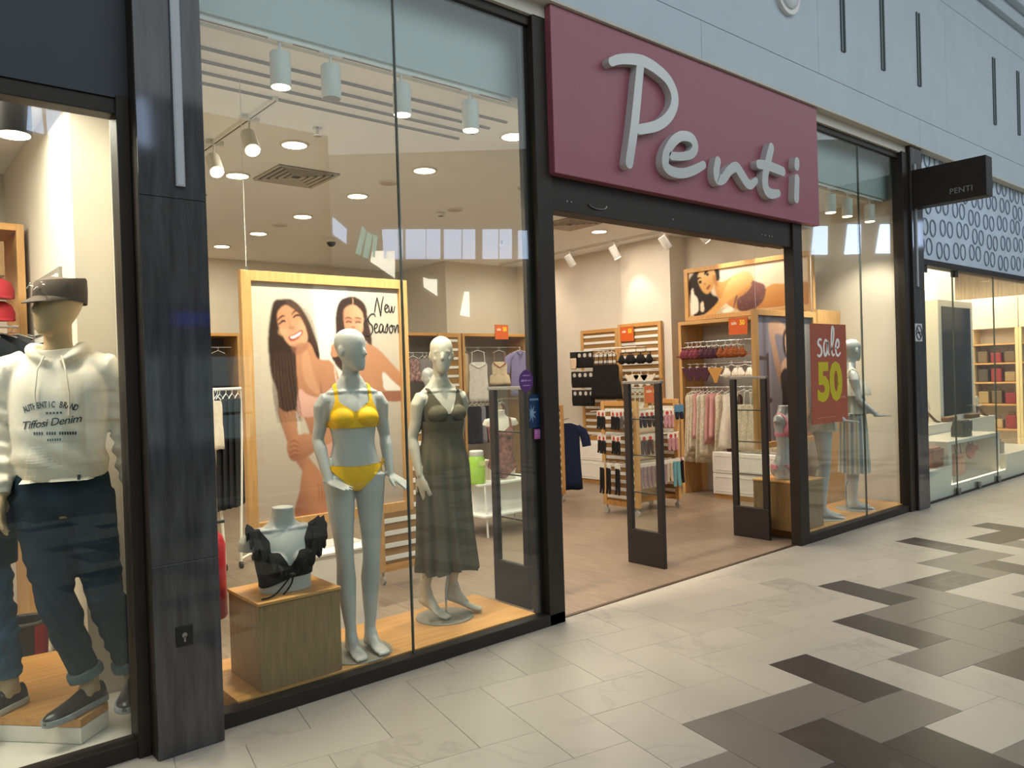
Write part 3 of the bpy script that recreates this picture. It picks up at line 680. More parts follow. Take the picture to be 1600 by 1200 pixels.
def bod_pred(C):
    x, y, z = C.T; ax = abs(x)
    vn = np.where(y < .0, 1.290+np.clip((ax-.012)*2.0, 0, .3), 1.36+np.clip((ax-.02)*1.2, 0, .2))
    arm = np.where(z > 1.40, .120, .158-.38*np.clip(z-1.30, 0, .1))
    body = (z > 1.08) & (z < 1.41) & (z < vn) & (ax < arm)
    st = (z >= 1.40) & (z < 1.50) & (ax > .070) & (ax < .116) & (z < vn)
    return (body | st) & (ax < .155)
W, FS = sub_skin(V2, F2, N2, S2, bod_pred, .007)
rows = []; nseg = 120
for z, rx, ry, cx, amp in [(1.335, .146, .108, 0, 0), (1.29, .149, .128, 0, .0), (1.24, .147, .12, 0, .001), (1.17, .138, .100, 0, .002), (1.08, .153, .112, 0, .003), (1.0, .172, .126, 0, .005), (.90, .178, .130, 0, .008), (.75, .176, .135, .002, .012), (.60, .178, .14, .005, .015), (.45, .185, .147, .010, .018), (.33, .195, .155, .014, .021), (.30, .196, .156, .014, .021)]:
    ring = []
    for k in range(nseg):
        a = 2*PI*k/nseg; f = amp*(math.sin(11*a+.6)+.5*math.sin(19*a+2)+.35*math.sin(5*a))
        dz = .012*math.sin(3*a) if z < .34 else 0
        ring.append(((cx+(rx+f)*math.cos(a))*S2, (.004+(ry+f)*math.sin(a))*S2, (z+dz)*S2))
    rows.append(ring)
rows = [[tuple(q) for q in r] for r in zip(*[catmull([r[k] for r in rows], 3) for k in range(nseg)])]
mb = MB(); mb.add([tuple(q) for q in W], FS); mb.loft(rows[5:], False, False); inner = [[(p[0]*.985, p[1]*.985, p[2]) for p in r] for r in rows[-4:]]
mb.loft([rows[-1], inner[-1], inner[0]], False, False)
mb.build('dress', [OLIVE], t2, 'all', world=False, recalc=False)
mb = MB(); mb.tube([(.0, .03, .0), (.0, .03, .12), (.01, .045, .17), (.045, .06, .30)], .008, 10); mb.tube([(0, .03, 0), (0, .03, .012)], [.024, .013], 16); mb.build('rod', [CHROME], t2, True, world=False)
stand(t2, (-.02, .02, -.008), .19)

# ---- 3: armless bust in a black ruffled top on the oak box
tb = thing('bust_form', 'white headless bust form in a black ruffled top on the oak box', 'bust', (1.765, .27, .5395), math.radians(-8))
mb = MB(); SB = 1.12
torso(mb, [(1.125, 0, -.0, .125, .084)]+[r for r in F_TORSO if 1.15 < r[0] < 1.5]+[(1.52, 0, .012, .052, .052), (1.565, 0, .004, .050, .052), (1.568, 0, .004, .048, .050)], 4, 36)
for sx in (-1, 1):
    mb.ball((.064*sx, -.064, 1.285), (.062, .05, .058), 16, 12)
    mb.tube([(.09*sx, .015, 1.427), (.150*sx, .014, 1.415), (.168*sx, .014, 1.39), (.172*sx, .014, 1.35)], [.042, .046, .044, .040], 14)
    mb.tube([(.012*sx, -.036, 1.450), (.07*sx, -.030, 1.452), (.14*sx, .0, 1.446)], [.009, .012, .014], 8)
mb.v = [(p[0]*SB, p[1]*SB, (p[2]-1.125)*SB*.90) for p in mb.v]
VB, FB, NB = remesh(mb, .006, 2); mesh_obj('form', VB, FB, MANN, tb)
BLK = mat('black_fabric', '#1b1a19', .8, 0, .2, .2, 30)
def bust_pred(C):
    x, y, z = C.T; z = z/.9+1.125; ax = abs(x)
    vn = np.where(y < 0, 1.262+np.clip((ax-.004)*1.75, 0, .25), 1.30+ax*.9)
    lo = 1.205-.05*np.clip(-x/.12, 0, 1)
    return ((z > lo) & (z < 1.34) & (z < vn) & (ax < .158)) | ((z >= 1.33) & (z < 1.50) & (z < vn) & (ax > .082) & (ax < .142))
W, FS = sub_skin(VB, FB, NB, SB, bust_pred, .006, remap=False); mesh_obj('top', W, FS, BLK, tb)
for sx in (-1, 1):      # ruffles standing off the straps
    mb = MB(); rows = []
    path = catmull([(.112*sx, .055, 1.43), (.135*sx, .0, 1.462), (.130*sx, -.05, 1.42), (.105*sx, -.095, 1.355), (.055*sx, -.118, 1.285), (.02*sx, -.112, 1.235)], 9)
    for i, q in enumerate(path):
        u = i/(len(path)-1); w = .062*math.sin(PI*min(1, u*.85+.18))+.012; a = math.sin(i*1.25)*.7
        out = Vector((sx*(.9-.7*u), -.55, .35-.7*u+.5*a)).normalized(); qv = Vector(tuple(q))
        e = qv+out*w+Vector((0, 0, .016*math.sin(i*1.25+1)))
        rows.append([tuple(Vector((v.x*SB, v.y*SB, (v.z-1.125)*SB*.9))) for v in (qv, qv+(e-qv)*.5+Vector((0, -.006, .004)), e, e+Vector((0, .005, -.004)), qv+(e-qv)*.5+Vector((0, .005, -.003)))])
    mb.loft(rows); mb.build('ruffle', [BLK], tb, True, world=False)
mb = MB()
for pts in ([(-.005, -.118, 1.22), (-.03, -.112, 1.185), (-.07, -.11, 1.14), (-.11, -.13, 1.128), (-.15, -.14, 1.128)], [(.005, -.118, 1.22), (.0, -.108, 1.18), (-.02, -.105, 1.145), (-.045, -.12, 1.128)]):
    mb.tube([tuple(Vector((p[0]*SB, p[1]*SB, (p[2]-1.125)*SB*.9+.004))) for p in catmull(pts, 4)], .0045, 6)
mb.ball((0, -.122*SB, (1.225-1.125)*SB*.9), (.02, .014, .014), 10, 8)
mb.build('tie_string', [BLK], tb, True, world=False)

# ---- 4: far mannequin behind the olive dress
t = thing('mannequin', 'grey mannequin far back in pale grey top behind the olive dress mannequin', 'mannequin', (4.98, 3.55, 0), math.radians(-38))
p = LEGS(); p['armR'] = dict(ARM_DOWN(-1)); p['armL'] = dict(ARM_DOWN(1)); p['yaw'] = math.radians(12)
V, F, N = figure(p, .99, .009, smooth=1); mesh_obj('body', V, F, MANNG, t)
W, FS = sub_skin(V, F, N, .99, lambda C: (C[:, 2] > 1.0) & (C[:, 2] < 1.47) & ((abs(C[:, 0]) > .06) | (C[:, 2] < 1.43)), .012)
mesh_obj('shirt', W, FS, mat('shirt_pale_grey', '#b9bbb8', .8, var=.05), t)
W, FS = sub_skin(V, F, N, .99, lambda C: (C[:, 2] < 1.01) & (C[:, 2] > .14) & (abs(C[:, 0]) < .17), .012)
FLOR = mat('floral_blue', '#c8c4c6', .8, col2='#6a6fa8', scale=26); mesh_obj('trousers', W, FS, FLOR, t)

# ---- 5, 6: the two silver mannequins in the right window
t = thing('mannequin', 'silver mannequin in tiered cream top and striped skirt by the right window end', 'mannequin', (8.36, .32, .093), math.radians(38))
p = LEGS(); p['armR'] = dict(elbow=(-.20, -.02, 1.15), wrist=(-.15, -.20, .99), dir=(.15, -.95, -.05), n=(0, 0, 1), flip=1, curl=.05)
p['armL'] = dict(elbow=(.215, -.0, 1.15), wrist=(.22, -.19, 1.0), dir=(.55, -.80, .02), n=(0, 0, 1), flip=-1, curl=.05); p['yaw'] = math.radians(32); p['face'] = False
VS, FS_, NS = figure(p, 1.03, .007); mesh_obj('body', VS, FS_, MANNG, t)
def stripe_mat(name, cols, freq, axis=0):
    m = bpy.data.materials.new(name); m.use_nodes = True; nt = m.node_tree; N_ = nt.nodes; L = nt.links; b = N_['Principled BSDF']
    tc = N_.new('ShaderNodeTexCoord'); sp = N_.new('ShaderNodeSeparateXYZ'); at = N_.new('ShaderNodeMath'); at.operation = 'ARCTAN2'; fr = N_.new('ShaderNodeMath'); fr.operation = 'MULTIPLY'; fr.inputs[1].default_value = freq
    f2 = N_.new('ShaderNodeMath'); f2.operation = 'FRACT'; r = N_.new('ShaderNodeValToRGB'); r.color_ramp.interpolation = 'CONSTANT'
    L.new(tc.outputs['Object'], sp.inputs[0]); L.new(sp.outputs[1], at.inputs[0]); L.new(sp.outputs[0], at.inputs[1]); L.new(at.outputs[0], fr.inputs[0]); L.new(fr.outputs[0], f2.inputs[0]); L.new(f2.outputs[0], r.inputs[0])
    while len(r.color_ramp.elements) < len(cols): r.color_ramp.elements.new(.5)
    for k, c in enumerate(cols): r.color_ramp.elements[k].position = k/len(cols); r.color_ramp.elements[k].color = lin(c)
    L.new(r.outputs[0], b.inputs['Base Color']); b.inputs['Roughness'].default_value = .85; b.inputs['Specular IOR Level'].default_value = .15; MATS[name] = m; return m
STR = stripe_mat('skirt_stripes', ['#cfc4ac', '#8d9aa0', '#d6ccb8', '#b69a78'], 1.9)
CRM = mat('top_cream', '#d3cab6', .85, var=.08, scale=30)
def skirt(parent, name, m, spec, S, seg=96, folds=13, cy=.004):
    rows = []
    for z, rx, ry, amp in spec:
        rows.append([((rx+amp*(math.sin(folds*2*PI*k/seg)+.4*math.sin(7*2*PI*k/seg+1)))*math.cos(2*PI*k/seg)*S, (cy+(ry+amp*math.sin(folds*2*PI*k/seg))*math.sin(2*PI*k/seg))*S, z*S) for k in range(seg)])
    mb = MB(); mb.loft(rows, False, False); inn = [[(p[0]*.985, p[1]*.985, p[2]) for p in r] for r in rows]; mb.loft([rows[-1]]+inn[::-1]+[rows[0]], False, False)
    return mb.build(name, [m], parent, 'all', world=False)
skirt(t, 'skirt', STR, [(1.07, .150, .115, 0), (1.0, .170, .126, .003), (.9, .18, .132, .006), (.65, .185, .14, .010), (.40, .19, .148, .014), (.385, .19, .148, .014)], 1.03)
W, G_ = sub_skin(VS, FS_, NS, 1.03, lambda C: (C[:, 2] > 1.12) & (C[:, 2] < 1.375) & (abs(C[:, 0]) < .150) | ((C[:, 2] >= 1.37) & (C[:, 2] < 1.5) & (abs(C[:, 0]) > .085) & (abs(C[:, 0]) < .11)), .007); mesh_obj('top', W, G_, CRM, t)
skirt(t, 'frill', CRM, [(1.365, .15, .128, .002), (1.30, .17, .155, .007), (1.21, .20, .175, .014), (1.20, .20, .175, .014)], 1.03, folds=15)
skirt(t, 'frill', CRM, [(1.22, .15, .112, .002), (1.12, .17, .13, .008), (1.02, .195, .155, .014), (1.01, .195, .155, .014)], 1.03, folds=14)
stand(t, (0, 0, -.008), .2, m=mat('base_pale', '#a9a79f', .4, .1)); mb = MB(); mb.tube([(-.14, .12, 0), (-.13, .12, .25), (-.10, .09, .33)], .007, 8); mb.build('rod', [CHROME], t, True, world=False)
t = thing('mannequin', 'silver mannequin in white shorts behind the orange sale poster', 'mannequin', (7.66, .30, .093), math.radians(36))
p['yaw'] = math.radians(20); p['armR'] = dict(elbow=(-.21, .0, 1.15), wrist=(-.20, -.17, .98), dir=(.25, -.9, -.1), n=(0, 0, 1), flip=1, curl=.05); p['armL'] = dict(elbow=(.215, -.0, 1.15), wrist=(.22, -.19, 1.02), dir=(.35, -.9, .02), n=(0, 0, 1), flip=-1, curl=.05)
VS, FS_, NS = figure(p, 1.03, .007); mesh_obj('body', VS, FS_, MANNG, t)
W, G_ = sub_skin(VS, FS_, NS, 1.03, lambda C: (C[:, 2] > 1.0) & (C[:, 2] < 1.40) & (abs(C[:, 0]) < .155), .008); mesh_obj('top', W, G_, CRM, t)
skirt(t, 'shorts', CRM, [(1.07, .150, .115, 0), (.98, .17, .128, .003), (.90, .185, .135, .006), (.87, .186, .137, .008)], 1.03)
stand(t, (0, 0, -.008), .2, m=MATS['base_pale'])

# ---- 7: torso forms in swimwear (white table, right window box)
def torso_form(name, label, loc, rz, S, ztop_cut, swim_mat, pred2, m):
    t = thing(name, label, 'bust', loc, rz); mb = MB()
    torso(mb, [(.79, 0, .012, .150, .085)]+[r for r in F_TORSO if r[0] > .83 and r[0] < 1.5]+[(1.52, 0, .012, .052, .052), (1.55, 0, .006, .05, .052)], 4, 32)
    for sx in (-1, 1):
        mb.ball((.066*sx, -.066, 1.292), (.062, .05, .058), 16, 12); mb.ball((.074*sx, .068, .90), (.078, .058, .08), 14, 10)
        mb.tube([(.09*sx, .015, 1.427), (.150*sx, .014, 1.415), (.166*sx, .014, 1.375)], [.042, .046, .042], 14)
    mb.v = [(p[0]*S, p[1]*S, (p[2]-.79)*S) for p in mb.v]; V, F, N = remesh(mb, .008, 2); mesh_obj('form', V, F, m, t)
    W, FS = sub_skin(V, F, N, S, pred2, .006, remap=False); mesh_obj('swimsuit', W, FS, swim_mat, t); return t
def swim(C):
    x, y, z = C.T; z = z+.79; ax = abs(x)
    vn = np.where(y < 0, 1.30+np.clip(ax*.85, 0, .2), 1.22+ax*.6)
    return ((z < 1.37) & (z < vn) & (z > .80+.95*np.maximum(ax-.02, 0)) & (ax < .16)) | ((z >= 1.36) & (z < 1.5) & (ax > .085) & (ax < .112))
FLOW = mat('floral_dark', '#a8655a', .8, col2='#2f2a33', scale=22)
torso_form('torso_form', 'white torso form in a dark floral swimsuit on the white two-tier table', (5.33, 2.72, .5505), math.radians(-30), .98, 1, FLOW, swim, mat('form_cream', '#d8cfbf', .5))
PNK = mat('bikini_pink', '#d98a93', .7, 0, .2, .08, 40)
def bik(C):
    C2 = C.copy(); C2[:, 2] += .79; return bra_pred(C2) | bot_pred(C2, .945)
torso_form('torso_form', 'grey torso form in a pink bikini on the oak box in the right window', (7.02, .36, .5605), math.radians(10), .95, 1, PNK, bik, MANNG)

# ---- 8, 9: the two men in the left shop window
def men():
    S = 1.11
    S = 1.13
    t = thing('mannequin', 'tan male mannequin in white printed hoodie, cap, dark jeans and black shoes', 'mannequin', (.765, .50, .12), math.radians(-20))
    p = dict(legR=dict(knee=(-.035, -.03, .47), ankle=(.075, .0, .088), dir=(-.75, -1)), legL=dict(knee=(.145, -.01, .47), ankle=(.235, .06, .088), dir=(-.05, -1)))
    p['armR'] = dict(elbow=(-.228, .04, 1.17), wrist=(-.215, -.05, .93), dir=(0, -.2, -1), n=(-1, 0, 0), flip=-1)
    p['armL'] = dict(elbow=(.238, .06, 1.17), wrist=(.262, .02, .915), dir=(.0, -.15, -1), n=(1, -.2, 0), flip=1, curl=.25)
    p['yaw'] = math.radians(-42); p['tilt'] = math.radians(-4); p['face'] = False
    V, F, N = figure(p, S, .0075, True); mesh_obj('body', V, F, MANNT, t)
    # hoodie
    mb = MB(); torso(mb, [(.985, 0, 0, .160, .118), (.992, 0, 0, .164, .122), (1.03, 0, 0, .174, .130), (1.12, 0, -.004, .176, .134), (1.24, 0, -.004, .178, .136), (1.34, 0, 0, .184, .136), (1.42, 0, .008, .182, .120), (1.475, 0, .016, .155, .092), (1.51, 0, .02, .118, .085), (1.53, 0, .02, .092, .082)], 3, 40)
    for k, sx in (('armR', -1), ('armL', 1)):
        e, w = Vector(p[k]['elbow']), Vector(p[k]['wrist']); s = Vector((.172*sx, .014, 1.445))
        mb.tube([(.12*sx, .015, 1.462), tuple(s), tuple(s+(e-s)*.15+Vector((.02*sx, 0, 0))), tuple(s+(e-s)*.55), tuple(e), tuple(e+(w-e)*.3), tuple(e+(w-e)*.62), tuple(e+(w-e)*.84), tuple(e+(w-e)*.88), tuple(e+(w-e)*.97)], [.066, .072, .070, .060, .056, .055, .05, .045, .037, .035], 20)
    hood = [tuple(q) for q in catmull([(-.022, -.098, 1.472), (-.066, -.075, 1.500), (-.092, .0, 1.530), (-.07, .10, 1.525), (0, .13, 1.50), (.07, .10, 1.525), (.092, .0, 1.530), (.066, -.075, 1.500), (.022, -.098, 1.472)], 5)]
    n = len(hood); mb.tube(hood, [.016+.024*math.sin(PI*i/(n-1))**2 for i in range(n)], 12)
    mb.v = [(q[0]*S, q[1]*S, q[2]*S) for q in mb.v]; HV, HF, HN = remesh(mb, .0085, 2)
    z = HV[:, 2]/S; x = HV[:, 0]/S; y = HV[:, 1]/S
    arm = (abs(x) > .185); d = np.where(arm, .0075*np.sin(z*95+np.sin(y*40)*1.5+x*20)*np.clip((1.36-z)/.1, 0, 1)*np.clip((z-.96)/.04, 0, 1),
        .006*np.sin(z*46+x*22+1.5*np.sin(x*18))*np.clip((1.22-z)/.12, 0, 1)*np.clip((z-1.035)/.02, 0, 1)+.005*np.sin(x*30+z*16))
    HV = HV+HN*d[:, None]*S; me = mesh_obj('hoodie', HV, HF, mat('hoodie_white', '#e4d9c6', .85, 0, .15, .04, 30), t)
    bv = BVHTree.FromPolygons([Vector(q) for q in HV], HF)
    def onto(vs, fs, name, m, off=.0025):
        P = []
        for q in vs:
            h = bv.ray_cast(Vector((q[0], -1, q[2])), Vector((0, 1, 0))); P.append((q[0], (h[0].y if h[0] else -.15)-off-q[1], q[2]))
        mb = MB(); mb.add(P, fs); mb.build(name, [m], t, world=False)
    INK = mat('print_ink', '#2d3133', .7)
    mb = MB(); R = .19; word = 'AUTHENTIC BRAND'
    for k, ch in enumerate(word):
        if ch == ' ': continue
        a = (k-(len(word)-1)/2)*.083
        put_text(mb, ch, .040, Matrix.Translation((-.015+R*math.sin(a), 0, 1.475-R+R*math.cos(a)*.62+.065)) @ Matrix.Rotation(a*.8, 4, 'Y') @ Matrix.Rotation(PI/2, 4, 'X'), .0, .0012, sx=.56)
    put_text(mb, 'Tiffosi Denim', .050, Matrix.Translation((-.015, 0, 1.385)) @ Matrix.Rotation(-.10, 4, 'Y') @ Matrix.Rotation(PI/2, 4, 'X'), 0, .0004, spacing=.92, shear=.35)
    for k in range(17):
        if k not in (4, 9): mb.box(-.085+.0105*k, -.085+.0105*k+.007, 0, .0005, 1.331-.0004*k, 1.345-.0004*k)
    for k in range(6): mb.box(-.03+.010*k, -.03+.010*k+.006, 0, .0005, 1.300, 1.311)
    for k in range(5): mb.box(-.03+.014*k, -.03+.014*k+.009, 0, .0005, 1.424, 1.434)
    onto(mb.v, mb.f, 'chest_print', INK)
    mb = MB(); q = [(-.15, 0, 1.13), (-.105, 0, 1.29), (.105, 0, 1.29), (.15, 0, 1.13), (.15, 0, 1.115), (-.15, 0, 1.115)]
    G = 14; vs = []; fs = []
    for i in range(G+1):
        for j in range(G+1):
            u = i/G; v = j/G; hw = .15 if v < .1 else .15-.045*(v-.1)/.9; vs.append(((2*u-1)*hw, 0.0, (1.11+.18*v)))
    for i in range(G):
        for j in range(G): fs.append((i*(G+1)+j, (i+1)*(G+1)+j, (i+1)*(G+1)+j+1, i*(G+1)+j+1))
    onto(vs, fs, 'pocket', MATS['hoodie_white'], .007)
    mb = MB(); mb.box(.085, .098, 0, .002, 1.105, 1.135); onto(mb.v, mb.f, 'tab', INK, .006)
    for x in (-.06, .055):
        mb = MB(); L = 1.28 if x < 0 else 1.25; mb.tube([(x*.6, -.105*S, 1.50*S), (x, -.158, 1.44*S), (x*1.2, -.163, 1.34*S), (x*1.15, -.162, L*S)], .004, 6); mb.build('drawstring', [MATS['hoodie_white']], t, True, world=False)
    # jeans
    def jeans(name, m, legs, zlo=.165, wr=1.0):
        mb = MB(); torso(mb, [(.83, 0, .008, .12, .09), (.88, 0, .012, .178, .128), (.95, 0, .012, .18, .128), (1.02, 0, .004, .17, .116), (1.06, 0, .0, .166, .112)], 3, 32)
        for k, sx in (('legR', -1), ('legL', 1)):
            h = Vector((.088*sx, .01, .88)); kn, an = Vector(legs[k]['knee']), Vector(legs[k]['ankle']); tt = (kn.z-zlo)/(kn.z-an.z); lo = kn+(an-kn)*tt
            mb.tube([tuple(h+Vector((0, 0, .03))), tuple(h+(kn-h)*.2), tuple(h+(kn-h)*.6), tuple(kn), tuple(kn+(lo-kn)*.4), tuple(kn+(lo-kn)*.8), tuple(lo)], [.108, .102, .088, .076, .071, .061, .06], 20)
        mb.v = [(q[0]*S, q[1]*S, q[2]*S) for q in mb.v]; V, F, N = remesh(mb, .0085, 2); z = V[:, 2]/S; x = V[:, 0]/S; y = V[:, 1]/S
        d = np.array([mnoise.noise(Vector((a*9, b*9, c*26+3*math.sin(a*14)))) for a, b, c in zip(x, y, z)])*.012*wr*np.clip((.80-z)/.25, .35, 1)
        V = V+N*d[:, None]*S; mesh_obj(name, V, F, m, t)
    DEN = mat('denim_dark', '#25323c', .9, 0, .12, .22, 7, (1, 1, 1.5))
    jeans('jeans', DEN, p)
    CUF = mat('denim_cuff', '#56646a', .9, var=.1)
    for k in ('legR', 'legL'):
        kn, an = Vector(p[k]['knee']), Vector(p[k]['ankle']); a = kn+(an-kn)*.80; b = kn+(an-kn)*.90
        mb = MB(); mb.tube([tuple(a*S), tuple((a+(b-a)*.06)*S), tuple((a+(b-a)*.5)*S), tuple((a+(b-a)*.95)*S), tuple(b*S)], [.062*S, .07*S, .072*S, .070*S, .055*S], 24); mb.build('cuff', [CUF], t, True, world=False)
    # shoes
    def shoe(an, d, m, sole_m, lace=False, lift=0):
        a = Vector(an)*S; d = Vector((d[0], d[1], 0)).normalized(); s = Vector((-d.y, d.x, 0)); rows = []; sole = []
        for tt, w, h in ((-.075, .020, .05), (-.062, .036, .078), (-.03, .042, .082), (.01, .043, .088), (.05, .044, .080), (.10, .049, .062), (.15, .052, .050), (.20, .046, .043), (.228, .030, .034), (.238, .010, .026)):
            c = a+d*tt*1.1; z0 = .0+lift
            rows.append([tuple(c+s*(w*math.cos(PI*q/10))+Vector((0, 0, -a.z+z0+.012+h*1.1*math.sin(PI*q/10)))) for q in range(11)])
            sole.append([tuple(c+s*x*(w+.006)+Vector((0, 0, -a.z+z0+z))) for x, z in ((-1, .004), (-1.02, .02), (-.97, .030), (.97, .030), (1.02, .02), (1, .004), (.8, 0), (-.8, 0))])
        mb = MB(); mb.loft(rows); o = mb.build('shoe', [m], t, True, world=False)
        mb = MB(); mb.loft(sole); mb.build('sole', [sole_m], o, True, world=False)
        if lace:
            mb = MB()
            for j in range(4): c = a+d*(.03+.03*j)*1.1; zz = -a.z+lift+.105-.013*j; mb.tube([tuple(c+s*.03+Vector((0, 0, zz-.012))), tuple(c+Vector((0, 0, zz))), tuple(c-s*.03+Vector((0, 0, zz-.012)))], .004, 6)
            mb.build('lace', [mat('lace_grey', '#5d5f60', .8)], o, True, world=False)
        return o
    SH = mat('shoe_black', '#17191b', .35, 0, .5); SL = mat('sole_grey', '#8e9296', .5)
    shoe(p['legR']['ankle'], p['legR']['dir'], SH, SL); shoe(p['legL']['ankle'], p['legL']['dir'], SH, SL)
    # cap
    hb = Matrix.Translation(Vector((0, -.015, 1.585))*S) @ Matrix.Rotation(p['yaw'], 4, 'Z') @ Matrix.Rotation(p['tilt'], 4, 'X')
    cap_m = mat('cap_taupe', '#4a4038', .85, 0, .15, .2, 40); mb = MB(); rows = []
    for z, r, k in ((.150, 1.10, 0), (.168, 1.11, 0), (.20, 1.10, .012), (.235, 1.06, .024), (.248, 1.0, .02), (.250, .6, 0), (.249, .1, 0)):
        rows.append([tuple(hb @ (Vector((.0775*r*math.cos(a), .012+.1015*r*math.sin(a), z+k*math.sin(a)-.004))*S)) for a in [2*PI*q/32 for q in range(32)]])
    mb.loft(rows, False, True); inn = [tuple(hb @ (Vector((.0765*math.cos(a), .012+.1*math.sin(a), .15))*S)) for a in [2*PI*q/32 for q in range(32)]]; mb.loft([rows[0], inn], False, False)
    cap = mb.build('cap', [cap_m], t, True, world=False)
    mb = MB(); rows = []
    for k in range(15):
        a = PI+PI*.06+(PI*.88)*k/14; c, s_ = math.cos(a), math.sin(a); e = abs(math.sin((a-PI)))
        inn = Vector((.085*c, .012+.112*s_, .150)); o_ = Vector((.086*c, .012+(.112+.055*e)*s_, .150-.034*e+.006*abs(c)))
        rows.append([tuple(hb @ (v*S)) for v in (inn, o_, o_+Vector((0, 0, .005)), inn+Vector((0, 0, .008)))])
    mb.loft(rows); mb.build('brim', [cap_m], cap, True, world=False)
    mb = MB()
    for k in range(5): mb.tube([tuple(hb @ (Vector((-.05+.022*k, -.102-.004*math.sin(k*1.3), .19+.012*math.sin(k*2)))*S)), tuple(hb @ (Vector((-.03+.022*k, -.104, .20+.012*math.cos(k*2)))*S))], .003, 5)
    mb.build('stitching', [mat('stitch', '#b9b2a6', .7)], cap, True, world=False)
    # tall rear cut of the cap
    # ---- second man, mostly outside the frame
    t_old = t
    t = thing('mannequin', 'second male mannequin cut off at the left photo edge in blue jeans and dark sneakers', 'mannequin', (.36, .82, .12), math.radians(-22))
    p2 = dict(legR=dict(knee=(-.10, -.02, .47), ankle=(-.11, .03, .088), dir=(-.5, -1)), legL=dict(knee=(.14, -.02, .47), ankle=(.185, -.01, .088), dir=(-.65, -1)))
    p2['armR'] = dict(p['armR']); p2['armL'] = dict(elbow=(.27, .05, 1.17), wrist=(.24, -.06, .93), dir=(0, -.2, -1), n=(1, 0, 0), flip=1); p2['yaw'] = -.3; p2['face'] = False
    V, F, N = figure(p2, S, .01, True, 1); mesh_obj('body', V, F, MANNT, t)
    W, FS = sub_skin(V, F, N, S, lambda C: (C[:, 2] > .93) & (C[:, 2] < 1.53), .03, remap=False); mesh_obj('sweater', W, FS, mat('sweater_blue', '#2f4258', .9, var=.2, scale=12), t)
    jeans('jeans', mat('denim_blue', '#43596a', .9, 0, .12, .35, 6, (1, 1, 2.5)), p2, .13, 1.5)
    W, FS = sub_skin(V, F, N, S, lambda C: (C[:, 2] > .62) & (C[:, 2] < .95), .045, remap=False); mesh_obj('jacket_hem', W, FS, mat('jacket_navy', '#1f232c', .9, var=.2, scale=20), t)
    SK = mat('sneaker_dark', '#2e2c2b', .7); SW = mat('sole_white', '#b9b3a4', .6)
    shoe(p2['legR']['ankle'], p2['legR']['dir'], SK, SW, True); shoe(p2['legL']['ankle'], p2['legL']['dir'], SK, SW, True)
men()
# ================================================================ lamps and ceiling fittings
def lamp_light(name, loc, power, color, size=.16, rot=(0, 0, 0), spot=None):
    l = bpy.data.lights.new(name, 'SPOT' if spot else 'AREA')
    if spot: l.spot_size = spot; l.spot_blend = .6; l.shadow_soft_size = .05
    else: l.shape = 'DISK'; l.size = size
    l.energy = power; l.color = color
    o = bpy.data.objects.new(name, l); COL.objects.link(o); o.location = loc; o.rotation_euler = rot; return o
WARM = (1, .88, .71)
RIM = mat('lamp_rim', '#d9d2c4', .5)
def downlight(x, y, on=True, r=.105):
    t = thing('ceiling_lamp', 'round glowing recessed lamp in the shop ceiling' if on else 'round unlit recessed fitting in the shop ceiling', 'lamp', (x, y, 3.55), group='recessed lamps in the shop ceiling' if on else 'unlit round ceiling fittings')
    R = lambda rr, z: [(x+rr*math.cos(2*PI*k/28), y+rr*math.sin(2*PI*k/28), z) for k in range(28)]
    mb = MB(); mb.loft([R(r-.012, 3.551), R(r-.01, 3.536), R(r+.006, 3.537), R(r+.012, 3.551)], False, False); mb.build('rim', [RIM], t, True)
    MB().disc((x, y, 3.537), r-.008, .01, 28).build('lens', [GLOW if on else mat('lens_off', '#b7b0a3', .4)], t)
    if on: lamp_light('lamp_light', (x, y, 3.53), 19, WARM)
for x, y in ((2.74, 2.04), (2.72, 3.18), (4.04, .88), (4.02, 2.10), (4.0, 3.29), (3.97, 4.49), (3.95, 5.70), (3.9, 6.82), (6.46, 3.38), (7.64, 3.34)): downlight(x, y)
for x, y in ((3.99, 2.67), (3.96, 5.08), (5.24, 2.09), (5.23, 3.29)): downlight(x, y, False, .085)
def spot(x, y, z, aim, label, group, on=True, track_z=3.55, can=WHITE, r=.055, L=.185, power=18, light=True, throw=None, cone=62):
    """A cylindrical track spot: adapter, stem, can and lens, tilted towards aim."""
    t = thing('spotlight', label, 'spotlight', (x, y, track_z), group=group)
    MB().box(x-.07, x+.07, y-.016, y+.016, track_z-.035, track_z-.012).build('adapter', [LAMPW if can is WHITE else can], t)
    a = (Vector(aim)-Vector((x, y, z))).normalized(); c = Vector((x, y, z))
    mb = MB(); mb.cyl((x, y, track_z-.034), tuple(c-a*.05), .008, n=8); mb.build('stem', [LAMPW if can is WHITE else can], t)
    mb = MB(); mb.tube([tuple(c-a*L*.5), tuple(c-a*L*.47), tuple(c+a*L*.47), tuple(c+a*L*.5)], [r*.92, r, r, r*.97], 22); mb.build('can', [LAMPW if can is WHITE else can], t, True)
    mb = MB(); mb.tube([tuple(c+a*L*.495), tuple(c+a*(L*.5+.003))], [r*.88, r*.88], 22); mb.build('lens', [LEDGLOW if on else mat('lens_dark', '#77726a', .3)], t)
    if on and light:
        b = c+a*(L*.5+.02); q = ((Vector(throw)-b) if throw else a).to_track_quat('-Z', 'Y'); lamp_light('lamp_light', tuple(b), power, WARM, rot=q.to_euler(), spot=math.radians(cone))
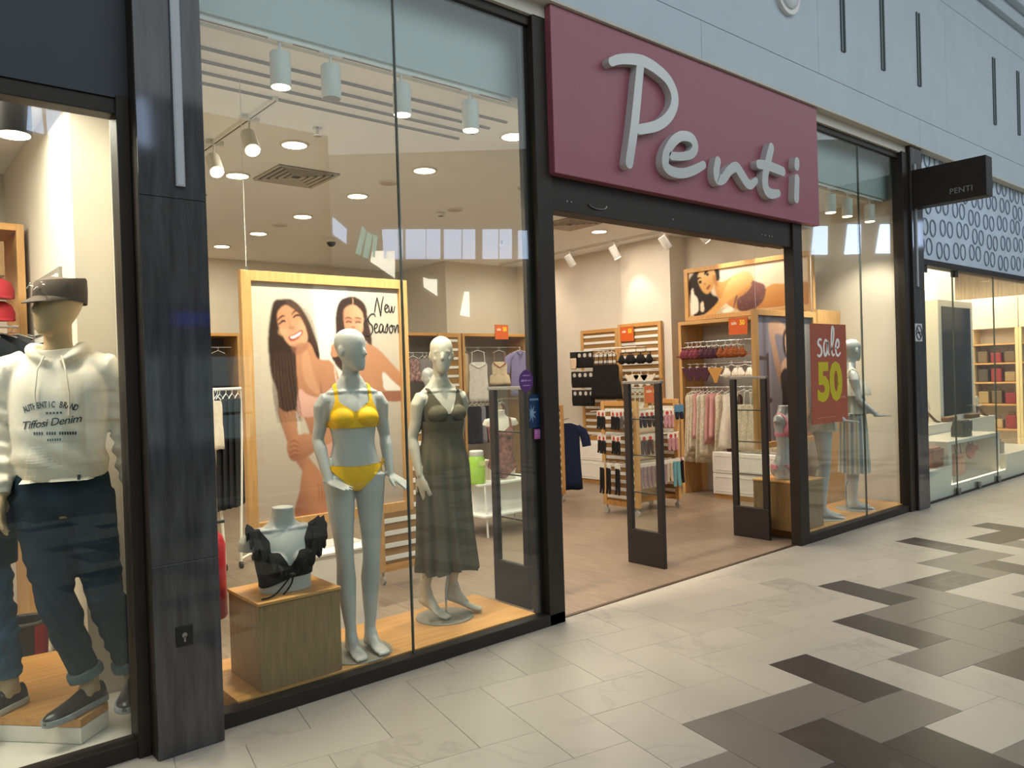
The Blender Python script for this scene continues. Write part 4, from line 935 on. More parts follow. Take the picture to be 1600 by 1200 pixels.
def track(name_label, a, b, m=WHITE):
    t = thing('ceiling_track', name_label, 'track', a); a, b = Vector(a), Vector(b); d = (b-a).normalized(); s = Vector((-d.y, d.x, 0))*.017; mb = MB()
    P = [a-s, a+s, b+s, b-s]; mb.loft([[tuple(p) for p in P], [tuple(p-Vector((0, 0, .028))) for p in P]]); mb.build('rail', [m], t)
    mb = MB(); P = [a-s*.3, a+s*.3, b+s*.3, b-s*.3]; mb.loft([[tuple(p-Vector((0, 0, .0275))) for p in P], [tuple(p-Vector((0, 0, .0295))) for p in P]]); mb.build('groove', [BLACK], t)
track('white lamp track along the bulkhead above the left shop window', (1.35, .235, 3.53), (3.45, .235, 3.53))
track('white lamp track along the bulkhead above the right shop window', (6.9, .235, 3.53), (9.0, .235, 3.53))
track('white lamp track running back into the shop behind the left window', (2.2, 1.15, 3.55), (2.2, 2.7, 3.55))
track('white lamp track along the right shop wall', (8.36, 1.6, 3.55), (8.36, 6.3, 3.55))
WG = 'spotlights above the left shop window'
for x, on, nm in ((1.82, True, 'first from the left'), (2.12, False, 'second from the left, unlit'), (2.59, True, 'third from the left, at the glass joint'), (3.11, True, 'rightmost, nearest the entrance')):
    spot(x, .235, 3.345, (x, .27, 0), 'white cylinder spotlight above the left window, '+nm, WG, on, 3.53, power=165, throw=(x+.1, .95, 1.2), cone=105)
for x, nm in ((7.82, 'left'), (8.18, 'middle'), (8.70, 'right')): spot(x, .235, 3.345, (x, .27, 0), 'white cylinder spotlight above the right window, '+nm+' of three', 'spotlights above the right shop window', True, 3.53, power=115, throw=(x-.2, .6, 1.0), cone=105)
spot(2.2, 1.6, 3.36, (2.05, .5, 2.0), 'white tilted spotlight on the side track, nearer the window', 'spotlights on the side track', power=24)
spot(2.2, 2.3, 3.36, (2.05, 1.0, 1.9), 'white tilted spotlight on the side track, farther back', 'spotlights on the side track', power=20)
for y, on, az, nm in ((5.45, True, 2.4, 'farthest back'), (4.62, False, 2.4, 'unlit, second from the back'), (3.72, True, 2.2, 'over the slatted wall panel'), (2.82, False, 2.5, 'unlit, beside the pilaster'), (2.21, True, 2.7, 'over the lying woman picture'), (1.7, True, 2.7, 'behind the entrance header')):
    spot(8.36, y, 3.38, (8.95, y-.25, az) if y < 5 else (7.9, 6.0, 1.7), 'white spotlight on the right wall track, '+nm, 'spotlights on the right wall track', on, power=22 if y < 3 else 15 if y < 5 else 60, light=True)
lamp_light('lamp_light', (8.2, 5.6, 3.4), 10, WARM)
# ceiling slots, air grilles, detectors
for k, y in enumerate((.66, .84, 1.01, 1.18)):
    t = thing('ceiling_slot', 'thin grey slot profile in the ceiling behind the left window, %s from the glass' % ('first', 'second', 'third', 'fourth')[k], 'profile', (2.6, y, 3.55), group='slot profiles in the ceiling')
    MB().box(1.3, 3.78-.02*k, y-.012, y+.012, 3.538, 3.552).build('profile', [mat('slot_grey', '#8e887d', .5)], t)
    MB().box(1.3, 3.78-.02*k, y-.005, y+.005, 3.5365, 3.539).build('gap', [mat('slot_dark', '#5f5a52', .6)], t)
def grille(x, y, s, label):
    t = thing('air_grille', label, 'air vent', (x, y, 3.55)); MB().box(x-s, x+s, y-s, y+s, 3.544, 3.552).build('backing', [mat('grille_dark', '#4b4640', .8)], t)
    for k in range(5):
        a = s*(1-.19*k); b = a-.028; R = lambda q, z: [(x-q, y-q, z), (x+q, y-q, z), (x+q, y+q, z), (x-q, y+q, z)]
        mb = MB(); mb.loft([R(a, 3.545), R(a-.004, 3.53), R(b, 3.538), R(b+.002, 3.545)], False, False); mb.build('louvre', [mat('grille_white', '#b5ada0', .5)], t)
grille(3.17, 2.93, .29, 'square air grille in the ceiling behind the left window')
grille(6.95, 3.2, .29, 'square air grille in the ceiling just inside the entrance')
grille(2.5, 4.3, .25, 'square air grille in the ceiling beside the left stone pier')
for x, y, n in ((2.71, 1.58, 'sprinkler head hanging near the window lamps'), (7.0, 4.6, 'sprinkler head hanging near the right wall track')):
    t = thing('sprinkler', n, 'sprinkler', (x, y, 3.55)); mb = MB(); mb.cyl((x, y, 3.55), (x, y, 3.5), .012, n=8); mb.disc((x, y, 3.548), .035, .004, 16); mb.build('pipe', [CHROME], t)
    MB().disc((x, y, 3.488), .03, .004, 16).build('deflector', [CHROME], t)
t = thing('dome_camera', 'small dark dome camera under the ceiling above the poster', 'camera', (4.9, 5.6, 3.55)); MB().disc((4.9, 5.6, 3.50), .07, .05, 20).build('mount', [WHITE], t); MB().ball((4.9, 5.6, 3.5), .06, 16, 10).build('dome', [BLACK], t, True)
for x, y in ((5.19, 3.51),):
    t = thing('smoke_detector', 'small white smoke detector on the ceiling', 'detector', (x, y, 3.55)); MB().disc((x, y, 3.51), .05, .04, 20, 0, .01).build('housing', [WHITE], t); MB().disc((x, y, 3.503), .03, .008, 16).build('vent_ring', [mat('slot_grey', '#8e887d')], t)

# ================================================================ window platforms, boxes, picture frames
def plinth(name, label, x0, x1, y0, y1, z0, z1, m=OAKX, top=True, body=None):
    t = thing(name, label, 'display box' if z1-z0 > .15 else 'platform', ((x0+x1)/2, (y0+y1)/2, z0)); d = .018
    MB().box(x0+(.006 if top else 0), x1-(.006 if top else 0), y0+(.006 if top else 0), y1-(.006 if top else 0), z0, z1-d).build('body', [body or OAKBOX], t, bev=.0015)
    MB().box(x0, x1, y0, y1, z1-d+.002, z1).build('top_board', [m], t, bev=.002); return t
plinth('window_platform', 'low oak platform inside the left shop window under the mannequins', 1.415, 3.40, .075, .73, 0, .085, OAKX, True, OAKX)
plinth('window_platform', 'low oak platform inside the right shop window under the silver mannequins', 6.92, 9.05, .075, .68, 0, .085, OAKX, True, OAKX)
plinth('display_box', 'oak box under the black ruffled bust in the left window', 1.535, 2.0, .085, .51, .085, .54)
plinth('display_box', 'oak box under the pink bikini torso in the right window', 6.80, 7.30, .12, .60, .085, .56)
plinth('display_box', 'plain white box standing behind the yellow bikini mannequin', 2.05, 2.70, .88, 1.30, 0, .54, WHITE, True, WHITE)

class Canvas:
    """A small numeric print: filled, feathered shapes over a ground, in picture coordinates x 0..1 (left to right), y 0..1 (top to bottom)."""
    def __init__(s, w, h, asp): s.w, s.h = w, h; s.X, s.Y = np.meshgrid((np.arange(w)+.5)/w, (np.arange(h)+.5)/h); s.img = np.zeros((h, w, 3)); s.asp = asp; s.rm = None
    def mask(s, pts, smooth=True, blur=1):
        P = np.array(catmull(pts, 6, True)) if smooth else np.array(pts, float)
        if s.rm is not None: P[:, 1] = s.rm(P[:, 1])
        m = np.zeros((s.h, s.w), bool); n = len(P)
        for i in range(n):
            (x0, y0), (x1, y1) = P[i], P[(i+1) % n]
            if y0 == y1: continue
            c = ((y0 > s.Y) != (y1 > s.Y)) & (s.X < (x1-x0)*(s.Y-y0)/(y1-y0)+x0); m ^= c
        m = m.astype(float)
        for _ in range(blur):
            q = np.pad(m, 1, mode='edge'); m = (q[1:-1, :-2]+2*q[1:-1, 1:-1]+q[1:-1, 2:])/4; q = np.pad(m, 1, mode='edge'); m = (q[:-2, 1:-1]+2*q[1:-1, 1:-1]+q[2:, 1:-1])/4
        return m
    def fill(s, m, c, c2=None, d=None, a=1):
        c = np.array(lin(c)[:3])
        if c2 is not None:
            (x0, y0), (x1, y1) = d; t = np.clip(((s.X-x0)*(x1-x0)+(s.Y-y0)*(y1-y0))/((x1-x0)**2+(y1-y0)**2), 0, 1)[..., None]; c = c*(1-t)+np.array(lin(c2)[:3])*t
        m = (m*a)[..., None]; s.img = s.img*(1-m)+c*m
    def poly(s, pts, c, c2=None, d=None, blur=1, smooth=True, a=1): s.fill(s.mask(pts, smooth, blur), c, c2, d, a)
    def ell(s, cx, cy, rx, ry, c, blur=2, a=1, rot=0):
        s.poly([(cx+rx*math.cos(t)*math.cos(rot)-ry*math.sin(t)*math.sin(rot)/1, cy+(rx*math.cos(t)*math.sin(rot)+ry*math.sin(t)*math.cos(rot))) for t in np.linspace(0, 2*PI, 13)[:-1]], c, blur=blur, a=a)
    def line(s, pts, w, c, blur=1, a=1):
        Q = catmull(pts, 5); L = []; R = []
        for i, q in enumerate(Q):
            t = Q[min(i+1, len(Q)-1)]-Q[max(i-1, 0)]; t = t/(np.hypot(*t)+1e-9); ww = w*(.35+.65*math.sin(PI*min(max(i/(len(Q)-1), .08), .92))); L.append(q+np.array((-t[1], t[0]))*ww/2); R.append(q-np.array((-t[1], t[0]))*ww/2)
        s.poly(L+R[::-1], c, blur=blur, smooth=False, a=a)
    def sheet(s, name, parent, o, u, v, m):
        """o: top-left corner, u: vector to the right edge, v: vector to the bottom edge."""
        o, u, v = np.array(o), np.array(u), np.array(v); h, w = s.h, s.w
        gx, gy = np.meshgrid(np.arange(w)/(w-1), np.arange(h)/(h-1)); P = o+gx[..., None]*u+gy[..., None]*v
        me = bpy.data.meshes.new(name); idx = np.arange(w*h).reshape(h, w)
        F = np.stack([idx[:-1, :-1], idx[1:, :-1], idx[1:, 1:], idx[:-1, 1:]], -1).reshape(-1, 4)
        me.vertices.add(w*h); me.vertices.foreach_set('co', P.reshape(-1)); me.loops.add(F.size); me.loops.foreach_set('vertex_index', F.reshape(-1))
        me.polygons.add(len(F)); me.polygons.foreach_set('loop_start', np.arange(0, F.size, 4)); me.update(calc_edges=True)
        at = me.color_attributes.new('Col', 'FLOAT_COLOR', 'POINT'); at.data.foreach_set('color', np.concatenate([s.img, np.ones((h, w, 1))], -1).reshape(-1).astype(np.float32))
        me.materials.append(m); ob = bpy.data.objects.new(name, me); COL.objects.link(ob); ob.parent = parent
        off = parent.location; ob.location = (-off.x, -off.y, -off.z); return ob
PRINT = print_mat('poster_print'); INKP = mat('script_ink', '#2a2624', .6); INKW = mat('script_white', '#e9e6e0', .6)
# handwriting: strokes in a unit box per letter (x right, y up), advance width last
HW = {'N': ([[(.05, -.02), (.15, .45), (.28, 1.0)], [(.28, 1.0), (.40, .45), (.52, -.25)], [(.52, -.25), (.62, .5), (.78, 1.1)]], .80), 'e': ([[(.04, .25), (.22, .32), (.28, .48), (.17, .55), (.07, .38), (.08, .12), (.22, .03), (.40, .18)]], .36), 'w': ([[(.0, .5), (.05, .1), (.16, .08), (.24, .45), (.27, .12), (.37, .06), (.48, .48)]], .5),
      'S': ([[(.85, .95), (.78, 1.12), (.55, 1.1), (.35, .85), (.42, .6), (.62, .40), (.60, .05), (.40, -.15), (.12, -.12)], [(.35, .85), (.1, .7), (.05, .45), (.2, .35)]], .70), 'a': ([[(.33, .45), (.18, .55), (.05, .3), (.10, .06), (.25, .14), (.34, .45), (.33, .12), (.44, .08)]], .44), 's': ([[(.0, .08), (.15, .45), (.22, .55), (.22, .25), (.12, .05), (.02, .10)]], .30), 'o': ([[(.2, .5), (.06, .35), (.08, .08), (.22, .06), (.30, .3), (.2, .5), (.38, .42)]], .40), 'n': ([[(.02, .5), (.05, .05), (.16, .40), (.28, .50), (.30, .08), (.44, .1)]], .46),
      'l': ([[(.06, .2), (.22, .6), (.26, .98), (.20, 1.08), (.14, 1.02), (.08, .4), (.14, .04), (.28, .08)]], .32), 'sb': ([[(.30, .60), (.14, .62), (.06, .46), (.22, .34), (.28, .14), (.14, .0), (.0, .06)]], .38), 'ab': ([[(.32, .5), (.16, .6), (.04, .34), (.10, .04), (.24, .14), (.33, .55), (.33, .12), (.42, .05)]], .46), 'eb': ([[(.03, .28), (.24, .36), (.26, .55), (.14, .60), (.04, .36), (.08, .08), (.22, .02), (.36, .14)]], .34)}
def handwriting(mb, word, x, z, size, f, width, sx=1.0):
    """f maps (along, up) to a point; each letter is a flat ribbon."""
    for L in word:
        st, adv = HW[L]
        for s in st:
            Q = catmull([(x+a*size*sx, z+b*size) for a, b in s], 5); rows = []
            for i, q in enumerate(Q):
                t = Q[min(i+1, len(Q)-1)]-Q[max(i-1, 0)]; t = t/(np.hypot(*t)+1e-9); nn = np.array((-t[1], t[0]))*width/2*(.7+.5*math.sin(PI*i/(len(Q)-1)))
                rows.append([f(*(q+nn), 0), f(*(q-nn), 0), f(*(q-nn), .001), f(*(q+nn), .001)])
            mb.loft(rows)
        x += adv*size*sx
    return x
def frame(t, o, u, v, w, d, m, nrm):
    """Four mitred-looking rails round the rectangle o + u*a + v*b."""
    o, u, v, n = Vector(o), Vector(u), Vector(v), Vector(nrm); U, Vv = u.normalized(), v.normalized()
    def rail(a, b, inn):
        mb = MB(); A, B = a, b; da = (B-A).normalized()
        P = [A, B, B+inn*w-da*w, A+inn*w+da*w]; mb.loft([[tuple(p) for p in P], [tuple(p+n*d) for p in P]]); mb.build('frame_rail', [m], t, bev=.002)
    rail(o, o+u, Vv); rail(o+v, o+u+v, -Vv); rail(o, o+v, U); rail(o+u, o+u+v, -U)

# ---- poster 1: two laughing women, "New Season"
def poster1():
    x0, x1, zt, zb, y = 1.855, 3.065, 2.365, .72, 1.0
    t = thing('poster', 'large oak framed poster of two women hanging behind the yellow bikini mannequin', 'poster', (2.46, y, zb))
    frame(t, (x0, y+.03, zt), (x1-x0, 0, 0), (0, 0, zb-zt), .065, .05, OAK, (0, -1, 0))
    MB().box(x0+.02, x1-.02, y+.015, y+.03, zb+.02, zt-.02).build('backing_board', [WHITE], t)
    C = Canvas(250, 350, .74)
    LW_ = lambda v: np.interp(v, [-.1, 0, .1, .355, .46, .63, 1, 1.1], [-.1, 0, .08, .275, .42, .575, .97, 1.08]); RW_ = lambda v: np.interp(v, [-.1, 0, .06, .335, .66, 1], [-.1, 0, .055, .25, .52, .8])
    # pixel frame of the inner print: the sketch below was laid out on a 0..1 sheet
    C.fill(np.ones((C.h, C.w)), '#cbbda9', '#b3a595', ((0, 0), (.6, 1)))
    C.poly([(.40, 0), (.62, 0), (.66, .7), (.42, .7)], '#f0e4d4', blur=12, smooth=False, a=.8); C.poly([(.80, 0), (.83, 0), (.83, .75), (.80, .75)], '#b9aea3', blur=3, smooth=False, a=.6)
    C.poly([(-.02, .64), (.25, .60), (.3, 1.02), (-.02, 1.02)], '#b3a497', blur=10, smooth=False, a=.5); C.poly([(.80, .60), (1.02, .59), (1.02, .64), (.80, .65)], '#b5a899', blur=3, smooth=False, a=.7)
    SK, SH, SL, HR = '#b98260', '#94604a', '#cd9c79', '#2f201a'
    C.rm = RW_
    C.poly([(.66, .055), (.58, .08), (.545, .16), (.54, .28), (.535, .36), (.50, .40), (.54, .47), (.60, .50), (.66, .46), (.66, .30), (.74, .33), (.785, .37), (.785, .30), (.765, .20), (.755, .12), (.72, .075)], HR, '#4a3228', ((.5, .1), (.8, .4)), 2)
    C.poly([(.62, .36), (.72, .345), (.82, .37), (.92, .45), (1.01, .54), (1.01, .66), (.92, .66), (.80, .645), (.70, .66), (.60, .60)], SK, '#b27a55', ((.62, .36), (1, .66)), 2)
    C.poly([(1.02, .615), (.94, .56), (.865, .505), (.86, .56), (.88, .605), (1.02, .625)], '#d8cdc1', blur=2); C.poly([(1.01, .61), (.80, .62), (.80, .66), (1.01, .665)], SH, blur=2)
    C.poly([(.60, .14), (.66, .105), (.72, .14), (.735, .20), (.725, .27), (.69, .325), (.655, .335), (.615, .29), (.595, .22)], SK, SL, ((.60, .2), (.72, .2)), 2)
    for cx, r in ((.630, .06), (.695, .10)): C.line([(cx-.028, .197-r*.05), (cx, .188), (cx+.026, .196)], .009, '#4a2d20', 1); C.line([(cx-.022, .219), (cx, .212), (cx+.022, .218)], .011, '#2a1a14', 1); C.ell(cx, .205, .03, .012, SH, 3, .5)
    C.ell(.660, .248, .017, .008, SH, 2, .8); C.poly([(.62, .268), (.66, .280), (.70, .270), (.68, .295), (.64, .295)], '#b05a4c', blur=1); C.poly([(.632, .274), (.66, .283), (.69, .275), (.66, .288)], '#efe6dc', blur=1)
    C.line([(.66, .06), (.665, .085), (.66, .11)], .008, '#a58268', 1)
    C.rm = LW_
    C.poly([(.20, .095), (.15, .11), (.125, .20), (.11, .30), (.115, .42), (.15, .50), (.16, .62), (.20, .68), (.27, .66), (.31, .55), (.30, .40), (.38, .40), (.42, .37), (.39, .27), (.36, .20), (.31, .13), (.26, .095)], HR, '#3d2a22', ((.12, .1), (.35, .6)), 3)
    C.poly([(.28, .36), (.36, .33), (.42, .39), (.50, .40), (.55, .45), (.57, .55), (.56, .70), (.57, .78), (.50, .86), (.43, .88), (.38, .78), (.33, .66), (.28, .58), (.28, .48)], SK, SH, ((.45, .35), (.30, .8)), 2)
    C.poly([(.155, .58), (.20, .60), (.265, .60), (.27, .68), (.31, .76), (.38, .83), (.44, .89), (.45, .965), (.42, .985), (.38, .97), (.35, .90), (.27, .82), (.22, .75), (.18, .67)], SK, SH, ((.27, .62), (.17, .68)), 2)
    C.poly([(.30, .83), (.27, .92), (.24, 1.02), (.44, 1.02), (.46, .96), (.42, .88), (.36, .82)], '#b97f5c', SH, ((.36, .9), (.24, .95)), 2); C.poly([(.50, .84), (.56, .80), (.60, .9), (.60, 1.02), (.55, 1.02)], SH, blur=2)
    C.poly([(.29, .50), (.34, .525), (.43, .54), (.50, .50), (.58, .46), (.60, .56), (.50, .595), (.40, .625), (.32, .63), (.27, .61)], '#d4a392', '#c08c7b', ((.4, .5), (.4, .63)), 2)
    C.poly([(.34, .36), (.40, .47), (.43, .53), (.36, .50), (.31, .42)], SL, blur=4, a=.5); C.line([(.425, .46), (.43, .52), (.435, .54)], .012, SH, 2); C.line([(.52, .40), (.53, .45), (.545, .50)], .011, '#ddb9ab', 1)
    C.poly([(.37, .74), (.45, .715), (.55, .70), (.56, .80), (.55, .86), (.50, .87), (.44, .84), (.40, .80)], '#cc9c8b', '#b98575', ((.45, .7), (.45, .87)), 2); C.line([(.265, .60), (.28, .66), (.285, .72)], .018, '#c9b9aa', 1)
    C.poly([(.21, .72), (.30, .695), (.40, .70), (.48, .665), (.57, .63), (.58, .70), (.50, .735), (.40, .76), (.32, .79), (.24, .80), (.205, .77)], SK, SH, ((.4, .66), (.38, .78)), 2)
    for k in range(4): C.line([(.215, .725+.02*k), (.25, .72+.019*k), (.28, .735+.015*k)], .005, '#8a523a', 1)
    for k in range(4): C.line([(.39+.016*k, .90+.004*k), (.395+.018*k, .94), (.39+.018*k, .975)], .005, '#8a523a', 1)
    C.poly([(.505, .355), (.53, .335), (.57, .345), (.585, .375), (.55, .385), (.51, .385)], SK, blur=1)
    C.poly([(.175, .16), (.23, .125), (.29, .15), (.33, .21), (.355, .28), (.345, .33), (.29, .355), (.235, .345), (.195, .29), (.17, .225)], SK, SL, ((.2, .16), (.3, .32)), 2)
    C.line([(.165, .215), (.195, .190), (.215, .185)], .010, '#4a2d20', 1); C.line([(.255, .180), (.285, .155), (.315, .160)], .010, '#4a2d20', 1); C.line([(.175, .235), (.20, .215), (.22, .215)], .012, '#2a1a14', 1); C.line([(.265, .195), (.29, .180), (.315, .185)], .012, '#2a1a14', 1)
    C.ell(.255, .25, .02, .010, SH, 2, .7); C.line([(.235, .20), (.245, .235), (.235, .25)], .008, SH, 2, .6); C.poly([(.235, .30), (.27, .285), (.315, .262), (.325, .275), (.30, .305), (.26, .325), (.24, .318)], '#9c4038', blur=1); C.poly([(.243, .303), (.275, .291), (.313, .271), (.305, .288), (.265, .309)], '#f2ebe0', blur=1)
    C.ell(.20, .275, .03, .02, SL, 4, .6); C.ell(.325, .24, .025, .02, SL, 4, .6); C.poly([(.25, .35), (.34, .33), (.35, .36), (.28, .38)], SH, blur=4, a=.6)
    C.poly([(.22, .10), (.29, .12), (.34, .18), (.375, .26), (.415, .35), (.43, .385), (.41, .39), (.37, .33), (.345, .25), (.30, .17), (.24, .13)], '#4d352a', HR, ((.25, .1), (.4, .38)), 2)
    for k in range(22): a = .128+.0072*k; C.line([(.128+.006*k, .37), (a, .50+.01*(k % 4)), (a+.022, .645)], .007, ('#54402f', '#241813', '#5c4435')[k % 3], 1, .55)
    for k in range(7): C.line([(.262+.008*k, .112), (.33+.008*k, .19), (.372+.007*k, .30), (.402+.003*k, .37)], .006, ('#6a5040', '#241813')[k % 2], 1, .5)
    C.rm = RW_
    for k in range(10): C.line([(.565+.004*k, .14), (.548+.005*k, .28), (.545+.010*k, .44)], .006, ('#4f382c', '#241813')[k % 2], 1, .5)
    C.sheet('print', t, (x0+.055, y+.006, zt-.055), (x1-x0-.11, 0, 0), (0, 0, zb-zt+.11), PRINT)
    mb = MB(); f = lambda a, b, d: (a, y+.003-d, b)
    handwriting(mb, 'New', 2.80, 2.13, .105, f, .008, 1.0); handwriting(mb, ['S', 'e', 'a', 's', 'o', 'n'], 2.715, 1.985, .118, f, .008, .95); mb.build('lettering', [INKP], t)
    for x in (1.90, 3.03):
        mb = MB(); mb.cyl((x, y, zt), (x, y, 3.55), .0022, n=6); mb.build('hanging_wire', [WIRE], t); mb = MB(); mb.cyl((x, y, zt-.005), (x, y, zt+.025), .006, n=8); mb.build('wire_clip', [CHROME], t)
poster1()
# ---- poster 2: woman lying on her front, on the shelf unit
def poster2():
    xx = 8.78; y0, y1, zb, zt = 2.82, .95, 2.335, 3.045
    t = thing('poster', 'wide oak framed picture of a woman lying on her front above the right wall shelves', 'poster', (xx, 1.9, zb))
    frame(t, (xx+.02, y0, zt), (0, y1-y0, 0), (0, 0, zb-zt), .06, .055, OAK, (-1, 0, 0)); MB().box(xx+.0, xx+.03, y1+.02, y0-.02, zb+.02, zt-.02).build('backing_board', [WHITE], t)
    C = Canvas(230, 90, 2.6); C.fill(np.ones((C.h, C.w)), '#e9d6c0', '#e4c9a8', ((0, 0), (1, 1)))
    SK, SH, SL, HR = '#dba661', '#b87a40', '#efc486', '#2c211b'
    C.poly([(.0, .80), (.3, .86), (1, .80), (1, 1.1), (0, 1.1)], '#c9b48f', blur=4)
    C.poly([(.0, .25), (.06, .02), (.12, -.05), (.24, -.05), (.27, .10), (.28, .25), (.20, .35), (.22, .55), (.27, .62), (.26, .78), (.20, .92), (.12, .97), (.05, .98), (.02, .7)], HR, blur=3)
    C.poly([(.025, .46), (.045, .36), (.055, .5), (.085, .6), (.09, .85), (.05, .93), (.02, .9)], '#f3e3cf', blur=2); C.poly([(.11, .72), (.135, .68), (.14, .88), (.11, .88)], '#e9d3b8', blur=2)
    C.poly([(.24, .30), (.32, .30), (.40, .22), (.52, .18), (.57, .32), (.55, .48), (.60, .60), (.72, .48), (.80, .50), (.95, .52), (1.02, .62), (1.02, .92), (.8, .95), (.55, .95), (.40, .90), (.32, .72), (.26, .60)], SK, SH, ((.5, .3), (.6, .95)), 2)
    C.poly([(.54, .34), (.60, .40), (.655, .48), (.66, .66), (.62, .86), (.52, .97), (.44, .94), (.43, .72), (.50, .60), (.55, .46)], '#7d5550', '#5d3a38', ((.5, .5), (.6, .9)), 2)
    for k in range(50): C.ell(.45+.19*random.random(), .5+.4*random.random(), .006, .014, '#93706a', 1, .35)
    C.poly([(.36, .32), (.42, .20), (.50, .15), (.56, .25), (.55, .40), (.46, .55), (.36, .72), (.27, .90), (.22, 1.05), (.10, 1.05), (.16, .94), (.24, .78), (.30, .60)], SL, SK, ((.4, .3), (.5, .5)), 2)
    C.poly([(.30, .93), (.36, .84), (.40, .92), (.34, .98)], '#f4e5d2', blur=2); C.line([(.40, .88), (.42, .70), (.43, .62)], .02, '#7d5550', 1)
    C.poly([(.09, .12), (.14, -.05), (.22, -.06), (.25, .10), (.25, .28), (.21, .46), (.165, .52), (.115, .38)], SL, SK, ((.12, .1), (.24, .3)), 2)
    C.line([(.155, .10), (.175, .02), (.19, .0)], .03, '#2f2019', 1); C.line([(.085, .20), (.10, .15), (.125, .17)], .03, '#2f2019', 1); C.ell(.18, .10, .013, .035, '#2a1b15', 1); C.ell(.113, .245, .014, .035, '#2a1b15', 1)
    C.ell(.155, .30, .011, .025, SH, 2, .7); C.poly([(.165, .40), (.19, .34), (.205, .33), (.20, .38), (.18, .43)], '#a2543e', blur=1); C.poly([(.22, .20), (.25, .12), (.27, .30), (.26, .40)], SH, blur=3, a=.6)
    C.poly([(.24, -.04), (.28, .0), (.285, .22), (.265, .26), (.255, .10)], HR, blur=2)
    C.poly([(.9, .52), (1.02, .56), (1.02, .95), (.92, .9)], SH, blur=5, a=.5)
    C.sheet('print', t, (xx-.006, y0-.05, zt-.05), (0, y1-y0+.10, 0), (0, 0, zb-zt+.10), PRINT)
poster2()
# ---- poster 3: woman with raised arm, hanging in the right window
def poster3():
    x0, x1, zt, zb, y = 6.93, 8.14, 2.255, .84, .62
    t = thing('poster', 'oak framed poster of a woman with a raised arm hanging in the right window', 'poster', (7.5, y, zb))
    frame(t, (x0, y+.03, zt), (x1-x0, 0, 0), (0, 0, zb-zt), .06, .05, OAK, (0, -1, 0)); MB().box(x0+.02, x1-.02, y+.015, y+.03, zb+.02, zt-.02).build('backing_board', [WHITE], t)
    C = Canvas(150, 180, .85); C.fill(np.ones((C.h, C.w)), '#8d8590', '#75706f', ((0, 0), (1, .3)))
    for a, b, c in ((.0, .10, '#948c97'), (.12, .17, '#6d676a'), (.2, .25, '#9a939c'), (.55, .62, '#6b6868'), (.75, .9, '#7f7c79')): C.poly([(a, 0), (b, 0), (b, 1), (a, 1)], c, blur=4, smooth=False, a=.7)
    C.poly([(0, .32), (.2, .33), (.2, .36), (0, .35)], '#5c4a46', blur=1, smooth=False); C.poly([(.0, .66), (.25, .65), (.25, .69), (0, .70)], '#5c4a46', blur=1, smooth=False); C.poly([(.17, .3), (.21, .3), (.21, 1), (.17, 1)], '#5c4a46', blur=1, smooth=False)
    SK, SH = '#c9a184', '#a67a5e'
    C.poly([(.22, .07), (.40, .05), (.52, .10), (.50, .16), (.34, .15), (.33, .22), (.40, .38), (.44, .50), (.40, .56), (.33, .45), (.25, .24)], SK, SH, ((.3, .1), (.4, .5)), 2)
    C.ell(.56, .22, .11, .13, '#33251f', 3); C.poly([(.50, .16), (.60, .15), (.63, .25), (.58, .33), (.51, .30)], SK, blur=2); C.poly([(.42, .40), (.55, .34), (.72, .38), (.84, .5), (.90, .75), (.95, 1.02), (.84, 1.02), (.78, .7), (.70, .62), (.70, 1.02), (.42, 1.02), (.44, .7)], SK, SH, ((.5, .4), (.8, 1)), 2)
    C.poly([(.40, .48), (.50, .42), (.60, .50), (.70, .44), (.72, .60), (.70, .78), (.45, .78), (.42, .62)], '#2b2526', blur=2); C.poly([(.42, .92), (.70, .90), (.72, 1.02), (.42, 1.02)], '#2b2526', blur=2)
    C.sheet('print', t, (x0+.05, y+.006, zt-.05), (x1-x0-.10, 0, 0), (0, 0, zb-zt+.10), PRINT)
    mb = MB(); f = lambda a, b, d: (a, y+.003-d, b); handwriting(mb, 'New', 7.72, 2.08, .10, f, .013, .8); handwriting(mb, ['S', 'e', 'a', 's', 'o', 'n'], 7.56, 1.90, .14, f, .015, .8); mb.build('lettering', [INKW], t)
    for x in (6.98, 8.09): mb = MB(); mb.cyl((x, y, zt), (x, y, 3.55), .0022, n=6); mb.build('hanging_wire', [WIRE], t); mb = MB(); mb.cyl((x, y, zt-.005), (x, y, zt+.025), .006, n=8); mb.build('wire_clip', [CHROME], t)
poster3()
# ---- stickers on the glass
ORG = mat('sale_orange', '#a5563e', .45, var=.03); YLG = mat('sale_yellow', '#c3b41f', .5)
t = thing('sale_poster', 'orange sale 50 percent poster stuck on the right window glass', 'poster', (7.24, .04, 1.09))
MB().box(6.975, 7.68, .040, .0445, 1.10, 2.07).build('sheet', [ORG], t)
mb = MB(); handwriting(mb, ['sb', 'ab', 'l', 'eb'], 7.095, 1.755, .262, lambda a, b, d: (a, .0385-d, b), .026, 1.15); mb.build('sale_lettering', [INKW], t)
mb = MB(); put_text(mb, '50', .50, face_minus_y(7.325, .039, 1.485), .001, .022, sx=.98); mb.build('number', [YLG], t)
mb = MB(); put_text(mb, '%', .13, face_minus_y(7.465, .037, 1.50), .001, .0, sx=.8); mb.build('percent_sign', [mat('sale_olive', '#9a8a22', .5)], t)
mb = MB()
for k in range(5): mb.box(7.55+.018*k, 7.562+.018*k, .0385, .040, 1.335, 1.352)
for k in range(26): mb.box(7.06+.0145*k, 7.07+.0145*k, .0385, .040, 1.155, 1.161)
mb.build('small_print', [mat('pale_print', '#c98a72', .5)], t)['kind'] = 'stuff'
PUR = mat('sticker_purple', '#5a2f70', .4)
